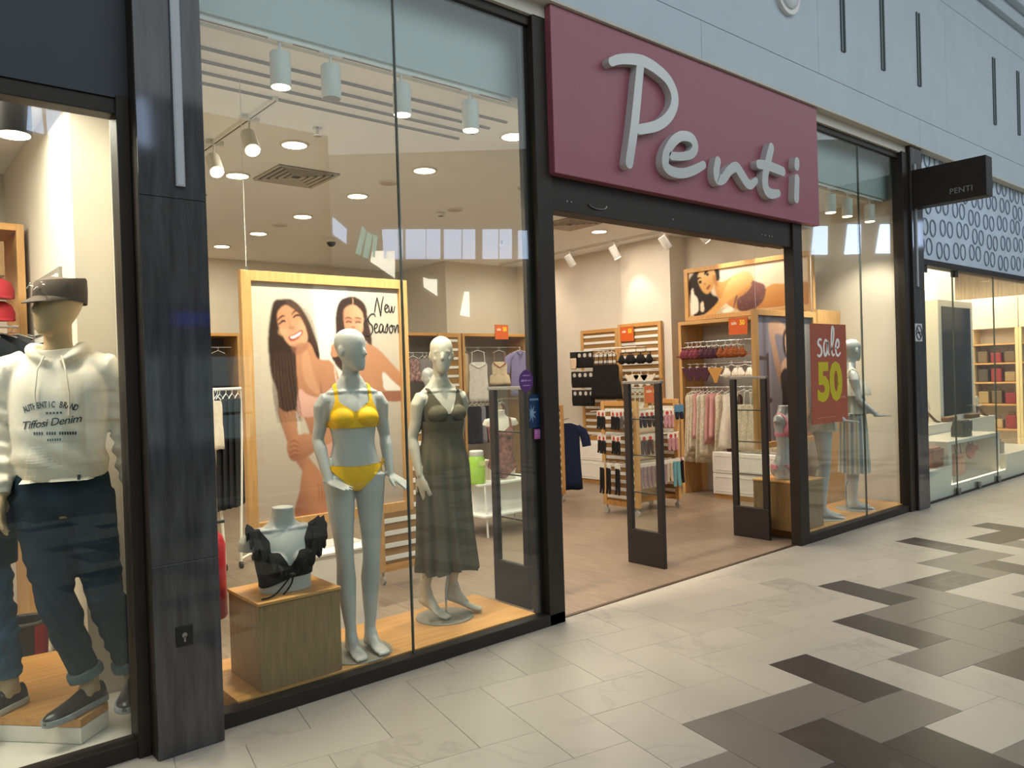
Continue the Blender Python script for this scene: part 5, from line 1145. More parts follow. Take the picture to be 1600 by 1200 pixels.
t = thing('round_sticker', 'round purple sticker on the left window glass beside the entrance post', 'sticker', (3.34, .044, 1.68)); rr = .06
mb = MB(); mb.add([(3.352+rr*math.cos(2*PI*k/32), .0435, 1.62+1.22*rr*math.sin(2*PI*k/32)) for k in range(32)]+[(3.352+rr*math.cos(2*PI*k/32), .0465, 1.62+1.22*rr*math.sin(2*PI*k/32)) for k in range(32)], [tuple(range(32))[::-1], tuple(range(32, 64))]+[(k, (k+1) % 32, 32+(k+1) % 32, 32+k) for k in range(32)]); mb.build('disc', [PUR], t)
mb = MB()
for k, (a, b, z) in enumerate(((-.045, -.018, 1.622), (-.014, .0, 1.622), (.004, .04, 1.622), (-.03, .03, 1.655), (-.03, .03, 1.59))): mb.box(3.352+a, 3.352+b, .0425, .0435, z-(.006 if k < 2 else .003), z+(.006 if k < 2 else .003))
mb.build('print_bars', [mat('lilac_print', '#a888bd', .5)], t)
t = thing('window_leaflet', 'dark blue leaflet with a pale star on the left window glass', 'leaflet', (3.40, .044, 1.33)); MB().box(3.37, 3.466, .0435, .0465, 1.31, 1.53).build('sheet', [mat('leaflet_blue', '#1f3d66', .35, col2='#16284a', scale=8)], t)
P = []
for k in range(16): r = .05 if k % 2 == 0 else .018; P.append((3.392+r*.8*math.cos(PI*k/8+.2), 1.405+r*1.2*math.sin(PI*k/8+.2)))
P = [(max(3.371, a), b) for a, b in P]
MB().prism(P, .0425, .0435).build('star', [mat('star_pale', '#7d9db5', .5)], t); mb = MB()
for k in range(7): mb.box(3.378+.011*k, 3.386+.011*k, .0425, .0435, 1.49, 1.503)
mb.build('print_bars', [MATS['star_pale']], t)
t = thing('window_leaflet', 'small pink sticker below the blue leaflet on the left window glass', 'sticker', (3.43, .044, 1.26)); MB().box(3.41, 3.466, .0435, .0465, 1.235, 1.30).build('sheet', [mat('sticker_pink', '#b65a96', .4)], t)
mb = MB(); mb.box(3.417, 3.436, .0425, .0435, 1.268, 1.29).box(3.441, 3.46, .0425, .0435, 1.268, 1.29).box(3.417, 3.46, .0425, .0435, 1.25, 1.257); mb.build('print_bars', [MATS['lilac_print']], t)
t = thing('no_smoking_sign', 'small white no smoking sign on the right dark stone pier', 'sign', (9.19, -.053, 1.9)); MB().box(9.10, 9.285, -.056, -.052, 1.905, 2.105).build('plate', [mat('plate_white', '#c9c5cb', .4)], t)
mb = MB(); mb.tube([(9.192+.07*math.cos(a), -.058, 2.005+.08*math.sin(a)) for a in np.linspace(0, 2*PI, 25)], .007, 6); mb.tube([(9.145, -.058, 2.06), (9.24, -.058, 1.95)], .006, 6); mb.box(9.15, 9.235, -.059, -.056, 1.995, 2.012); mb.build('symbol', [mat('sign_dark', '#3c3848', .5)], t)

# ================================================================ anti-theft gates
GATE = mat('gate_black', '#2b2523', .45, 0, .4, .05)
def gate(x, y0, y1, label):
    t = thing('security_gate', label, 'security gate', (x, (y0+y1)/2, 0), group='anti-theft gates at the entrance'); T = .02; w = .062
    MB().box(x-T, x+T, y0, y1, 0, .30).build('foot_panel', [GATE], t, bev=.006)
    for a, b in ((y0, y0+w), (y1-w, y1)): MB().box(x-T, x+T, a, b, .30, 1.555).build('upright', [GATE], t, bev=.006)
    MB().box(x-.006, x+.006, y0+w, y1-w, .30, 1.56).build('glass_panel', [GLASS], t)
    MB().box(x-.022, x+.022, y0-.012, y1+.012, 1.555, 1.58).build('top_cap', [mat('cap_clear', '#8f8c88', .2, .3)], t, bev=.004)
    for z in (.62, .94, 1.25): mb = MB(); mb.cyl((x, y0+w, z), (x, y1-w, z), .006, n=8); mb.build('crossbar', [GATE], t)
gate(3.63, .365, .765, 'dark anti-theft gate behind the left window glass'); gate(5.15, .385, .785, 'dark anti-theft gate standing in the middle of the entrance'); gate(6.69, .345, .745, 'dark anti-theft gate at the right side of the entrance')
# ================================================================ goods: garments, packs, rails and shelving
FAB = {}
def fab(c, c2=None, scale=24):
    k = (c, c2, scale)
    if k not in FAB: FAB[k] = mat('fabric_'+c.strip('#')+(c2 or '').strip('#'), c, .85, 0, .15, 0 if c2 else .08, scale, col2=c2)
    return FAB[k]
def cloth(prof, th=.012, folds=5, amp=.008, seed=0, n=28, tilt=0):
    """A hanging garment body: prof = (height below the hook, half width, x offset); folds deepen downwards."""
    rows = []; z0 = prof[0][0]; z1 = prof[-1][0]; rs = random.Random(seed); p1, p2 = rs.random()*6, rs.random()*6
    P = catmull(prof, 3)
    for z, w, cx in P:
        u = (z-z0)/(z1-z0+1e-9); ring = []
        for k in range(n):
            a = 2*PI*k/n; c = math.cos(a); s = math.sin(a); x = cx+w*math.copysign(abs(c)**.8, c)
            y = th*(.5+.5*u)*math.copysign(abs(s)**.7, s)+amp*u*(math.sin(folds*x/max(w, .02)*1.6+p1)+.5*math.sin(2.3*folds*x/max(w, .02)+p2))
            ring.append((x, y, -z+.006*u*math.sin(3*c*2+p1)))
        rows.append(ring)
    mb = MB(); mb.loft(rows); return mb
def hanger(t, w=.16, m=None, drop=.075, clip=False):
    m = m or WIRE; mb = MB()
    mb.tube([(-.012, 0, -.005), (-.010, 0, .010), (0, 0, .016), (.011, 0, .008), (.008, 0, -.012), (0, 0, -.03)], .0028, 6)
    mb.tube([(-w, 0, -drop), (-w*.5, 0, -.052), (0, 0, -.032), (w*.5, 0, -.052), (w, 0, -drop)], .0042, 6)
    if clip:
        for s in (-1, 1): mb.box(s*w-.012, s*w+.012, -.006, .006, -drop-.03, -drop+.006)
    return mb.build('hanger', [m], t, True, world=False)
def g_slip(name, label, group, m, L=.75, w0=.13, w1=.22, straps=True, trim=None, hm=None, seed=0, folds=5):
    t = thing(name, label, 'clothing', (0, 0, 0), 0, group); top = .22 if straps else .08
    mb = cloth([(top, w0*.75, 0), (top+.05, w0, 0), (top+.2, w0*.97, 0), (top+(L-top)*.6, (w0+w1)/2, 0), (L, w1, 0)], folds=folds, seed=seed); mb.build('body', [m], t, 'all', world=False)
    if straps:
        for s in (-1, 1): mb = MB(); mb.tube([(s*w0*.62, -.004, -.06), (s*w0*.68, -.012, -.14), (s*w0*.72, -.014, -top-.02)], .005, 6); mb.build('strap', [trim or m], t, True, world=False)
    if trim: mb = MB(); mb.tube([(-w0*.78, -.016, -top-.02), (-w0*.3, -.02, -top-.07), (0, -.022, -top-.09), (w0*.3, -.02, -top-.07), (w0*.78, -.016, -top-.02)], .010, 6); mb.build('trim', [trim], t, True, world=False)
    hanger(t, w0*.8, hm); return t
def g_shirt(name, label, group, m, L=.85, w=.17, slv=.30, seed=0, hm=None, collar=None):
    t = thing(name, label, 'clothing', (0, 0, 0), 0, group)
    mb = cloth([(.05, .045, 0), (.07, .10, 0), (.11, w, 0), (.25, w*.98, 0), (L*.6, w*1.02, 0), (L, w*1.15, 0)], .02, 4, .008, seed); mb.build('body', [m], t, 'all', world=False)
    for s in (-1, 1):
        mb = MB(); mb.tube([(s*w*.8, 0, -.11), (s*(w+.04), 0, -.17), (s*(w+.075), -.004, -.11-slv*.6), (s*(w+.09), -.006, -.11-slv)], [.045, .06, .065, .062], 14, 0, ((0, 1, 0), .45)); mb.build('sleeve', [m], t, True, world=False)
    if collar: mb = MB(); mb.tube([(-.05, -.01, -.055), (-.02, -.026, -.09), (0, -.028, -.13), (.02, -.026, -.09), (.05, -.01, -.055)], .010, 6); mb.build('collar', [collar], t, True, world=False)
    hanger(t, .13, hm); return t
def g_bra(name, label, group, m, m2=None, seed=0, hm=None):
    t = thing(name, label, 'clothing', (0, 0, 0), 0, group); mb = MB()
    for s in (-1, 1):
        rows = []
        for q in range(7):
            th = q/6*PI/2; r = math.cos(th); rows.append([(s*.062+.060*r*math.cos(a)*(1 if math.sin(a) > 0 else 1.05), -.045*math.sin(th)+.003*math.sin(5*a), -.155+.055*r*math.sin(a)+(.028 if math.sin(a) > .8 else 0)*r) for a in [2*PI*k/16 for k in range(16)]])
        mb.loft(rows)
    mb.build('cups', [m], t, 'all', world=False)
    mb = MB(); mb.tube([(-.17, .012, -.165), (-.12, -.004, -.17), (0, -.008, -.185), (.12, -.004, -.17), (.17, .012, -.165)], .010, 6, 0, ((0, 1, 0), .5)); mb.build('band', [m2 or m], t, True, world=False)
    for s in (-1, 1): mb = MB(); mb.tube([(s*.075, 0, -.045), (s*.085, -.006, -.08), (s*.085, -.010, -.125)], .0055, 6); mb.build('strap', [m2 or m], t, True, world=False)
    hanger(t, .10, hm, .05); return t
def g_brief(name, label, group, m, hm=None, w=.13, h=.17):
    t = thing(name, label, 'clothing', (0, 0, 0), 0, group); mb = MB()
    P = [(-w, -.04), (w, -.04), (w*.98, -.07), (w*.45, -.04-h*.62), (w*.16, -.04-h), (-w*.16, -.04-h), (-w*.45, -.04-h*.62), (-w*.98, -.07)]
    mb.prism(P, -.008, .008); mb.build('body', [m], t, world=False, bev=.004); hanger(t, w*.9, hm, .035, True); return t
def g_pack(name, label, group, card, item, logo=None, w=.10, h=.16, sock=True, L=.16):
    """A hang-card with a pair of socks or folded briefs on it."""
    t = thing(name, label, 'pack', (0, 0, 0), 0, group)
    MB().box(-w/2, w/2, -.003, .003, -h*.5, .012).build('card', [card], t, world=False)
    if logo: mb = MB(); mb.tube([(0, -.0031, -h*.2), (0, -.0045, -h*.2)], [w*.24, w*.24], 16); mb.build('logo_disc', [logo], t, world=False)
    if sock:
        for s in (-1, 1):
            mb = MB(); mb.tube([(s*w*.22, 0, -h*.38), (s*w*.24, -.003, -h*.38-L*.5), (s*w*.26, -.004, -h*.38-L*.8), (s*w*.30, -.012, -h*.38-L)], [w*.22, w*.22, w*.21, w*.17], 10, 0, ((0, 1, 0), .45)); mb.build('sock', [item], t, True, world=False)
    else:
        mb = cloth([(h*.35, w*.5, 0), (h*.7, w*.52, 0), (h*1.05, w*.42, 0)], .02, 3, .003, 1, 16); mb.build('folded_item', [item], t, 'all', world=False)
    mb = MB(); mb.tube([(0, 0, .010), (0, 0, .02), (.004, 0, .026)], .002, 5); mb.build('hook', [CLEAR], t, world=False); return t
FIRST = set()
def put(proto, loc, rz, label=None, m=None, part='body', group=None):
    if proto.name not in FIRST: FIRST.add(proto.name); o = proto
    else: o = copy_tree(proto)
    o.location = loc; o.rotation_euler = (0, 0, rz)
    if label: o['label'] = label
    if group: o['group'] = group
    if m is not None:
        for c in o.children:
            if c.name.split('.')[0] == part: set_mat(c, m)
    return o
def rail(label, a, b, r=.010, m=None, posts=None):
    t = thing('garment_rail', label, 'rail', a); mb = MB(); mb.cyl(a, b, r, n=10); mb.build('bar', [m or CHROME], t, True)
    for p in posts or []: mb = MB(); mb.cyl(p[0], p[1], r*.9, n=8); mb.build('bracket', [m or CHROME], t, True)
    return t
def slatted(name, label, o, u, H, n, z0=.10, casters=True, depth=.03, cat='display stand', parent=None, bw=.055):
    """A slatted oak panel: o = bottom start point, u = horizontal vector, white slats between oak stiles."""
    o, u = Vector(o), Vector(u); L = u.length; d = u/L; nn = Vector((-d.y, d.x, 0))*depth/2
    t = parent or thing(name, label, cat, tuple(o))
    def bar(nm, a, b, za, zb, m, k=1.0):
        A, B = o+d*a, o+d*b; q = nn*k; P = [A-q, B-q, B+q, A+q]; mb = MB(); mb.loft([[(p.x, p.y, za) for p in P], [(p.x, p.y, zb) for p in P]]); mb.build(nm, [m], t, bev=.002)
    bar('stile', 0, bw, z0, H, OAK, 1.6); bar('stile', L-bw, L, z0, H, OAK, 1.6); bar('top_rail', bw, L-bw, H-bw, H, OAKX, 1.5); bar('bottom_rail', bw, L-bw, z0, z0+bw, OAKX, 1.5)
    bar('back_board', bw, L-bw, z0+bw, H-bw, mat('oak_shadow', '#96703f', .6), .25)  # back board in a darker oak than the stiles
    zz = np.linspace(z0+bw+.05, H-bw-.05, n)
    for z in zz: bar('slat', bw, L-bw, z-.019, z+.019, WHITE, .9)
    if casters:
        for a in (.04, L-.04):
            c = o+d*a; mb = MB(); mb.cyl((c.x, c.y, z0), (c.x, c.y, .05), .012, n=8); mb.tube([(c.x-.012, c.y, .034), (c.x+.012, c.y, .034)], [.034, .034], 14); mb.build('caster', [mat('caster_grey', '#a7a39a', .4)], t)
    return t
def drawers(label, x0, x1, y0, y1, H, n, ny=1, base=.06):
    t = thing('drawer_unit', label, 'drawers', ((x0+x1)/2, (y0+y1)/2, 0)); MB().box(x0+.02, x1, y0, y1, base, H).build('carcass', [WHITE], t, bev=.002); MB().box(x0+.03, x1, y0, y1, 0, base).build('base', [OAKY], t)
    hh = (H-base)/n
    for j in range(ny):
        a = y0+(y1-y0)*j/ny; b = y0+(y1-y0)*(j+1)/ny
        for k in range(n):
            z = base+hh*k; mb = MB().box(x0, x0+.02, a+.004, b-.004, z+.005, z+hh-.005); f = mb.build('drawer_front', [WHITE], t, bev=.002)
            q = .05
            for c in ((a+q, b-q, z+q-.008, z+q), (a+q, b-q, z+hh-q, z+hh-q+.008), (a+q-.008, a+q, z+q-.008, z+hh-q+.008), (b-q, b-q+.008, z+q-.008, z+hh-q+.008)): MB().box(x0-.004, x0+.001, *c).build('moulding', [WHITE], f)
    return t

# ---- prototypes are first used where they stand; rz for garments facing the entrance (-x): -90 deg
FX = -PI/2
def row(protos, pts, rz, jitter=.06):
    for k, p in enumerate(pts): pr, lb, m, part = protos[k % len(protos)]; put(pr, p, rz+random.uniform(-jitter, jitter), lb, m, part)
# right wall: two slatted panels
slatted('slat_panel', 'oak slatted wall panel farther back on the right wall behind the black packs', (8.86, 4.92, 0), (0, -.78, 0), 2.34, 16, .62, False)
slatted('slat_panel', 'oak slatted wall panel on the pilaster carrying the black bras', (8.70, 3.99, 0), (0, -.80, 0), 2.37, 17, .62, False)
drawers('white panelled drawer unit under the two slatted wall panels', 8.50, 8.735, 3.16, 4.72, .63, 2, 2)
drawers('white panelled drawer unit at the front of the right wall shelf unit', 8.46, 8.98, 1.25, 2.24, .60, 2, 1)
for z, lab in ((2.0, 'upper'), (1.70, 'middle'), (1.42, 'lower')): rail('white display arm holding black packs, %s arm on the far slatted panel' % lab, (8.50, 4.80, z), (8.84, 4.80, z), .006, WIRE, [((8.50, 4.80, z), (8.50, 4.34, z)), ((8.50, 4.34, z), (8.84, 4.34, z))])
BLKF = fab('#211f1f'); CRD = mat('card_black', '#28282a', .4); CRW = mat('card_white', '#d9d2c6', .5); RED = mat('logo_red', '#b93a32', .5); SKIN = fab('#cbb39a')
pk = g_pack('brief_pack', 'black underwear pack on the far slatted panel', 'black packs on the far slatted wall panel', CRD, BLKF, mat('logo_pale', '#c9c3b8', .5), .13, .22, False)
n = 0
for z in (1.985, 1.685, 1.405):
    for k in range(4):
        put(pk, (8.50, 4.74-.115*k, z), FX+random.uniform(-.1, .1), None, BLKF, 'folded_item'); n += 1
pkw = g_pack('stocking_pack', 'white oval pack hanging among the black packs on the far slatted wall panel', None, mat('card_black', '#28282a'), SKIN, None, .13, .24, False)
put(pkw, (8.44, 4.70, 1.985), FX)
sl = g_slip('slip_dress', 'black slip hanging between the slatted wall panels', 'black slips between the slatted wall panels', BLKF, .72, .12, .17)
rail('white rail carrying the black slips between the slatted panels', (8.46, 4.3, 2.02), (8.46, 3.45, 2.02), .008, WIRE, [((8.46, 3.5, 2.02), (8.70, 3.5, 2.02)), ((8.46, 4.28, 2.02), (8.86, 4.28, 2.02))])
for y in (4.17, 4.08, 3.99, 3.92): put(sl, (8.45, y, 2.005), FX+.15)
br = g_bra('bra', 'black bra on a black hanger on the pilaster slatted panel', 'black bras on the pilaster panel', BLKF, None, 0, mat('hanger_black', '#1d1b1a', .4))
for y in (3.72, 3.52, 3.34): put(br, (8.52, y, 1.985), FX+.05)
pkb = g_brief('brief', 'white brief clipped to a hanger on the pilaster slatted panel', 'white briefs on the pilaster panel', fab('#d8ccb8'))
for y in (3.62, 3.46, 3.33): put(pkb, (8.54, y, 1.66), FX)
for z, y0, y1 in ((1.69, 3.8, 3.25), (1.44, 3.8, 3.25)): rail('clear display arm with pale underwear on the pilaster panel, %s' % ('upper' if z > 1.5 else 'lower'), (8.54, y0, z), (8.54, y1, z), .006, WIRE, [((8.54, y0-.02, z), (8.70, y0-.02, z)), ((8.54, y1+.02, z), (8.70, y1+.02, z))])
pkn = g_slip('camisole', 'pale camisole hanging low on the pilaster slatted panel', 'pale camisoles on the pilaster panel', fab('#c9b89c'), .36, .10, .12, True, None, None, 3)
for k in range(6): put(pkn, (8.54, 3.74-.085*k, 1.425), FX+.3, None, fab(('#c9b89c', '#d8cdb9', '#a8927c')[k % 3]))
# sale cards
def sale_card(loc, rz, label, w=.17, h=.17, digits='50'):
    t = thing('sale_card', label, 'sign', loc, rz); MB().box(-w/2, w/2, -.004, .004, 0, h).build('card', [mat('card_orange', '#cf5a1f', .45)], t, world=False)
    MB().box(-w/2-.008, w/2+.008, -.006, .003, -.008, 0).box(-w/2-.008, w/2+.008, -.006, .003, h, h+.008).box(-w/2-.008, -w/2, -.006, .003, 0, h).box(w/2, w/2+.008, -.006, .003, 0, h).build('card_frame', [mat('card_frame', '#b06a30', .5)], t, world=False)
    mb = MB(); put_text(mb, 'sale', h*.30, face_minus_y(-w*.23, -.005, h*.70), .0005, .001, sx=.85); mb.build('lettering', [mat('card_letter', '#f0dfcf', .5)], t, world=False)
    mb = MB(); put_text(mb, digits, h*.42, face_minus_y(w*.24, -.005, h*.70), .0005, .004, sx=.85); mb.build('number', [mat('card_yellow', '#ecc62c', .5)], t, world=False); return t
sale_card((8.665, 3.80, 2.12), FX, 'orange sale 50 card at the top of the pilaster slatted panel', .24, .20)
sale_card((8.552, 1.86, 2.10), FX, 'orange sale 50 card over the right wall shelf unit beside the hanging poster', .26, .20)
sale_card((7.98, 5.842, 2.26), 0, 'orange sale 50 card on top of the back wall shelf unit', .26, .22)
sc = sale_card((7.12, 2.10, 1.30), -.35, 'orange sale 60 card on top of the central sock stand', .19, .19, '60'); MB().box(-.006, .006, -.004, .004, -.098, 0).build('stem', [CHROME], sc, world=False)

# ---- right wall shelf unit with bras and nightwear
def open_unit(label, x0, x1, y0, y1, H, front, back_m, mids=(), wood=OAK):
    t = thing('shelf_unit', label, 'shelf', ((x0+x1)/2, (y0+y1)/2, 0)); d = .045
    if front == 'x':
        MB().box(x0, x1, y0, y0+d, 0, H).build('side_panel', [wood], t, bev=.002); MB().box(x0, x1, y1-d, y1, 0, H).build('side_panel', [wood], t, bev=.002)
        MB().box(x0, x1, y0+d, y1-d, H-d, H).build('top_board', [OAKY], t, bev=.002); MB().box(x1-.03, x1, y0+d, y1-d, 0, H-d).build('back_board', [back_m], t)
    else:
        MB().box(x0, x0+d, y0, y1, 0, H).build('side_panel', [wood], t, bev=.002); MB().box(x1-d, x1, y0, y1, 0, H).build('side_panel', [wood], t, bev=.002)
        MB().box(x0+d, x1-d, y0, y1, H-d, H).build('top_board', [OAKX], t, bev=.002); MB().box(x0+d, x1-d, y1-.03, y1, 0, H-d).build('back_board', [back_m], t)
        for z in mids: MB().box(x0+d, x1-d, y0+.01, y1-.03, z, z+.03).build('shelf_board', [OAKX], t, bev=.002)
    return t
GREYB = mat('unit_back', '#b7b0a6', .7, var=.04)
open_unit('tall oak shelf unit with grey back under the lying woman picture', 8.56, 9.09, .80, 2.80, 2.315, 'x', GREYB)
BUR, PLM, BRN, OCH, WHT, CRE = fab('#5f2735', '#8c4a52', 40), fab('#3c2a34', '#5b3440', 40), fab('#7a4326', '#9b5a34', 40), fab('#b98a4c'), fab('#ded4c4'), fab('#c2b292', '#e6dcc8', 30)
HB = MATS['hanger_black']
rail('steel rail of bras at the top of the right wall shelf unit', (8.60, 2.74, 2.03), (8.60, 1.0, 2.03), .009)
rail('steel rail of briefs in the middle of the right wall shelf unit', (8.62, 2.74, 1.74), (8.62, 1.0, 1.74), .009)
rail('steel rail of nightgowns in the right wall shelf unit', (8.60, 2.74, 1.43), (8.60, 1.0, 1.43), .009)
b1 = g_bra('bra', 'burgundy lace bra on the right wall top rail', 'burgundy bras on the top rail', BUR); b2 = g_bra('bra', 'plum bra on the right wall top rail', 'plum bras on the top rail', PLM); b3 = g_bra('bra', 'chestnut brown bra on the right wall top rail', 'brown bras on the top rail', BRN)
for k, y in enumerate((2.66, 2.60, 2.52, 2.46)): put(b1, (8.58, y, 2.015), FX+.25)
for k, y in enumerate((2.36, 2.28, 2.21)): put(b2, (8.58, y, 2.015), FX+.2)
for k, y in enumerate((2.08, 1.99, 1.90)): put(b3, (8.58, y, 2.015), FX+.1)
e1 = g_brief('brief', 'dark plum brief on the right wall middle rail', 'plum briefs on the middle rail', PLM, None, .12, .18); e2 = g_brief('brief', 'ochre brief on the middle rail of the right wall shelf unit', None, OCH, None, .11, .2); b4 = g_bra('bra', 'white bra hanging low beside the ochre brief on the right wall', 'white bras on the middle rail', WHT)
for y in (2.64, 2.52, 2.40): put(e1, (8.58, y, 1.735), FX+.1)
put(e2, (8.56, 2.22, 1.725), FX); put(b4, (8.56, 1.98, 1.75), FX+.1); put(b4, (8.56, 1.78, 1.75), FX+.1)
ng = [g_slip('nightgown', 'cream nightgown on the right wall low rail', 'cream nightgowns on the low rail', CRE, .98, .11, .15, False, None, None, 2, 4), g_slip('nightgown', 'pink nightgown on the right wall low rail', 'pink nightgowns on the low rail', fab('#cf9a96'), .86, .10, .13, False, None, None, 5, 4), g_slip('nightgown', 'white long nightgown spreading over the drawers on the low rail', 'white nightgowns on the low rail', WHT, .84, .10, .19, False, None, None, 8, 5)]
for k, y in enumerate((2.63, 2.59, 2.55, 2.50, 2.45, 2.38, 2.32, 2.25, 2.16, 2.05)):
    q = ng[(0, 0, 0, 1, 0, 0, 1, 1, 0, 2)[k]]; o = put(q, (8.60-.01*(k % 2), y, 1.415), FX+random.uniform(.65, 1.0)); o.scale = (.85, 1, 1-.11*((k*5) % 4)*.7)
ng4 = g_slip('nightgown', 'white patterned nightdress hanging behind the right anti-theft gate', 'white nightdresses behind the right gate', fab('#d6cab4', '#b2a48c', 50), .80, .12, .17, True, None, None, 4)
for y in (1.80, 1.70, 1.60, 1.50): put(ng4, (8.54, y, 1.43), FX+.3)
put(g_slip('nightgown', 'dark wine robe at the end of the low nightgown rail', None, fab('#4a2a2f'), .92, .10, .12, False, None, None, 9), (8.64, 2.0, 1.415), FX+.5)

# ---- central slatted stand with socks
def sock_stand():
    t = slatted('slatted_stand', 'slatted oak stand with sock packs in the middle of the shop behind the entrance gate', (6.82, 2.62, 0), (0, -.55, 0), 1.325, 12, .10)
    slatted('', '', (7.62, 2.62, 0), (0, -.50, 0), 1.32, 12, .10, parent=t)
    def bx(nm, *b, m=OAK): MB().box(*b).build(nm, [m], t, bev=.002)
    bx('centre_board', 6.84, 7.60, 2.36, 2.40, .16, 1.22, m=mat('clear_board', '#c9b89d', .5)); bx('base_shelf', 6.84, 7.60, 2.2, 2.58, .13, .16, m=OAKX)
    for z in (1.20, .92, .60):
        for yy in (2.10, 2.22):
            mb = MB(); mb.cyl((6.84, yy, z), (7.60, yy, z), .006, n=8); mb.build('hanging_bar', [WIRE], t)
        mb = MB()
        for k in range(4): mb.cyl((6.52, 2.16+.12*k, z+.02), (6.80, 2.16+.12*k, z+.02), .004, n=6)
        mb.build('prong', [WIRE], t)['kind'] = 'stuff'
sock_stand()
NAV = fab('#262833'); GRY = fab('#8d8684'); MAU = fab('#7d6a72', '#a58f94', 50); AQU = fab('#6fa3ab'); PKS = fab('#b9868d'); TAN = fab('#b08d66')
s1 = g_pack('sock_pack', 'black sock pack on the central stand end', 'black sock packs on the central stand', CRW, BLKF, RED, .10, .13, True, .15)
for z in (1.21, .93): 
    for k, y in enumerate((2.18, 2.28, 2.40, 2.50)): put(s1, (6.60+.04*(k % 2), y, z), FX-.3)
s1b = g_pack('sock_pack', 'long black stocking pack on the central stand end', 'long black stockings on the central stand', CRW, BLKF, None, .11, .12, True, .30)
for y in (2.22, 2.36, 2.46): put(s1b, (6.62, y, .61), FX-.3)
s1c = g_pack('sock_pack', 'grey sock pack on the central stand end', 'grey sock packs on the central stand', CRW, GRY, RED, .10, .13, True, .15)
for y in (2.14, 2.23): put(s1c, (6.72, y, 1.21), FX-.3)
s2 = g_pack('sock_pack', 'navy sock pack on the central stand front', 'navy sock packs on the central stand front', CRW, NAV, RED, .09, .11, True, .13)
for k in range(4): put(s2, (6.92+.085*k, 2.09, 1.19), -.25)
s3 = g_pack('sock_pack', 'pink sock pack on the central stand front', 'pink sock packs on the central stand front', CRW, PKS, RED, .10, .13, True, .15)
for p in ((7.36, 2.08, 1.19), (7.45, 2.10, 1.19), (7.42, 2.08, .91), (7.52, 2.10, .91)): put(s3, p, -.25)
s4 = g_pack('sock_pack', 'blue carded sock pack at the top right of the central stand', None, mat('card_blue', '#4f7c9c', .5), NAV, None, .13, .2, True, .08); put(s4, (7.58, 2.07, 1.24), -.3)
s5 = g_pack('sock_pack', 'tan sock pack with blue logo in the middle row of the central stand', None, CRW, TAN, mat('logo_teal', '#4b9199', .5), .11, .14, True, .12); put(s5, (7.18, 2.08, .91), -.25)
s6 = g_pack('sock_pack', 'dark sock pack on the central stand front', 'dark sock packs in the middle row', CRW, fab('#4a4348'), RED, .10, .10, True, .17)
for x in (6.93, 7.04): put(s6, (x, 2.08, .91), -.25)
s7 = g_pack('tights_pack', 'mauve tights on the central stand front', 'mauve tights on the central stand', CRW, MAU, None, .10, .06, True, .24)
for k in range(6): put(s7, (6.90+.075*k, 2.09, .585), -.25)
s8 = g_pack('tights_pack', 'aqua patterned tights at the lower right of the central stand', None, CRW, AQU, None, .12, .06, True, .30); put(s8, (7.50, 2.07, .60), -.3)
s9 = g_pack('tights_pack', 'black and red tights at the lower right corner of the central stand', None, CRW, BLKF, RED, .11, .06, True, .27); put(s9, (7.60, 2.09, .60), -.3)
put(g_pack('tights_pack', 'cream tights between the mauve and the aqua tights on the central stand', None, CRW, fab('#c3b39c'), None, .10, .06, True, .22), (7.38, 2.08, .59), -.3)
rail('short steel arm carrying the navy pyjama beside the left slatted stand', (7.06, 3.575, 1.06), (7.40, 3.78, 1.06), .007)
put(g_shirt('pyjama', 'navy short sleeved pyjama hanging beside the left slatted stand', None, fab('#1f2740'), .95, .16, .26, 3), (7.35, 3.75, 1.05), -.6)

# ---- left slatted stands
slatted('slatted_stand', 'slatted oak stand partly hidden by the left entrance post', (6.55, 3.56, 0), (.52, 0, 0), 1.26, 11, .10)
slatted('slatted_stand', 'slatted oak stand on casters right of the large hanging poster', (3.20, 1.74, 0), (.50, 0, 0), 1.32, 11, .10)
bp = g_pack('baby_pack', 'clear white sock pack right of the large poster', 'white sock packs beside the left slatted stand', CLEAR, fab('#cfc8c0'), None, .12, .16, False)
for z in (.98, .74, .52):
    for k in range(3): put(bp, (3.78+.10*k, 1.78+.05*k, z), -.3)
bq = g_pack('sock_pack', 'purple sock pack right of the large poster', 'purple sock packs beside the left slatted stand', CRW, fab('#5c4f8c', '#b9b2c8', 30), None, .11, .12, True, .16)
for k in range(3): put(bq, (3.76+.10*k, 1.76+.05*k, 1.27), -.3)
bd = g_pack('sock_pack', 'dark fringed sock pack right of the large poster', 'dark sock packs beside the left slatted stand', CRW, fab('#3b3338', '#8d8084', 60), None, .11, .05, True, .16)
for k in range(3): put(bd, (3.78+.10*k, 1.80+.05*k, .40), -.3)
for z in (1.30, 1.0, .76, .54): rail('short white arm of the left slatted stand at %s height' % {1.30: 'top', 1.0: 'upper', .76: 'middle', .54: 'low'}[z], (3.70, 1.76, z), (4.02, 1.92, z), .005, WIRE)

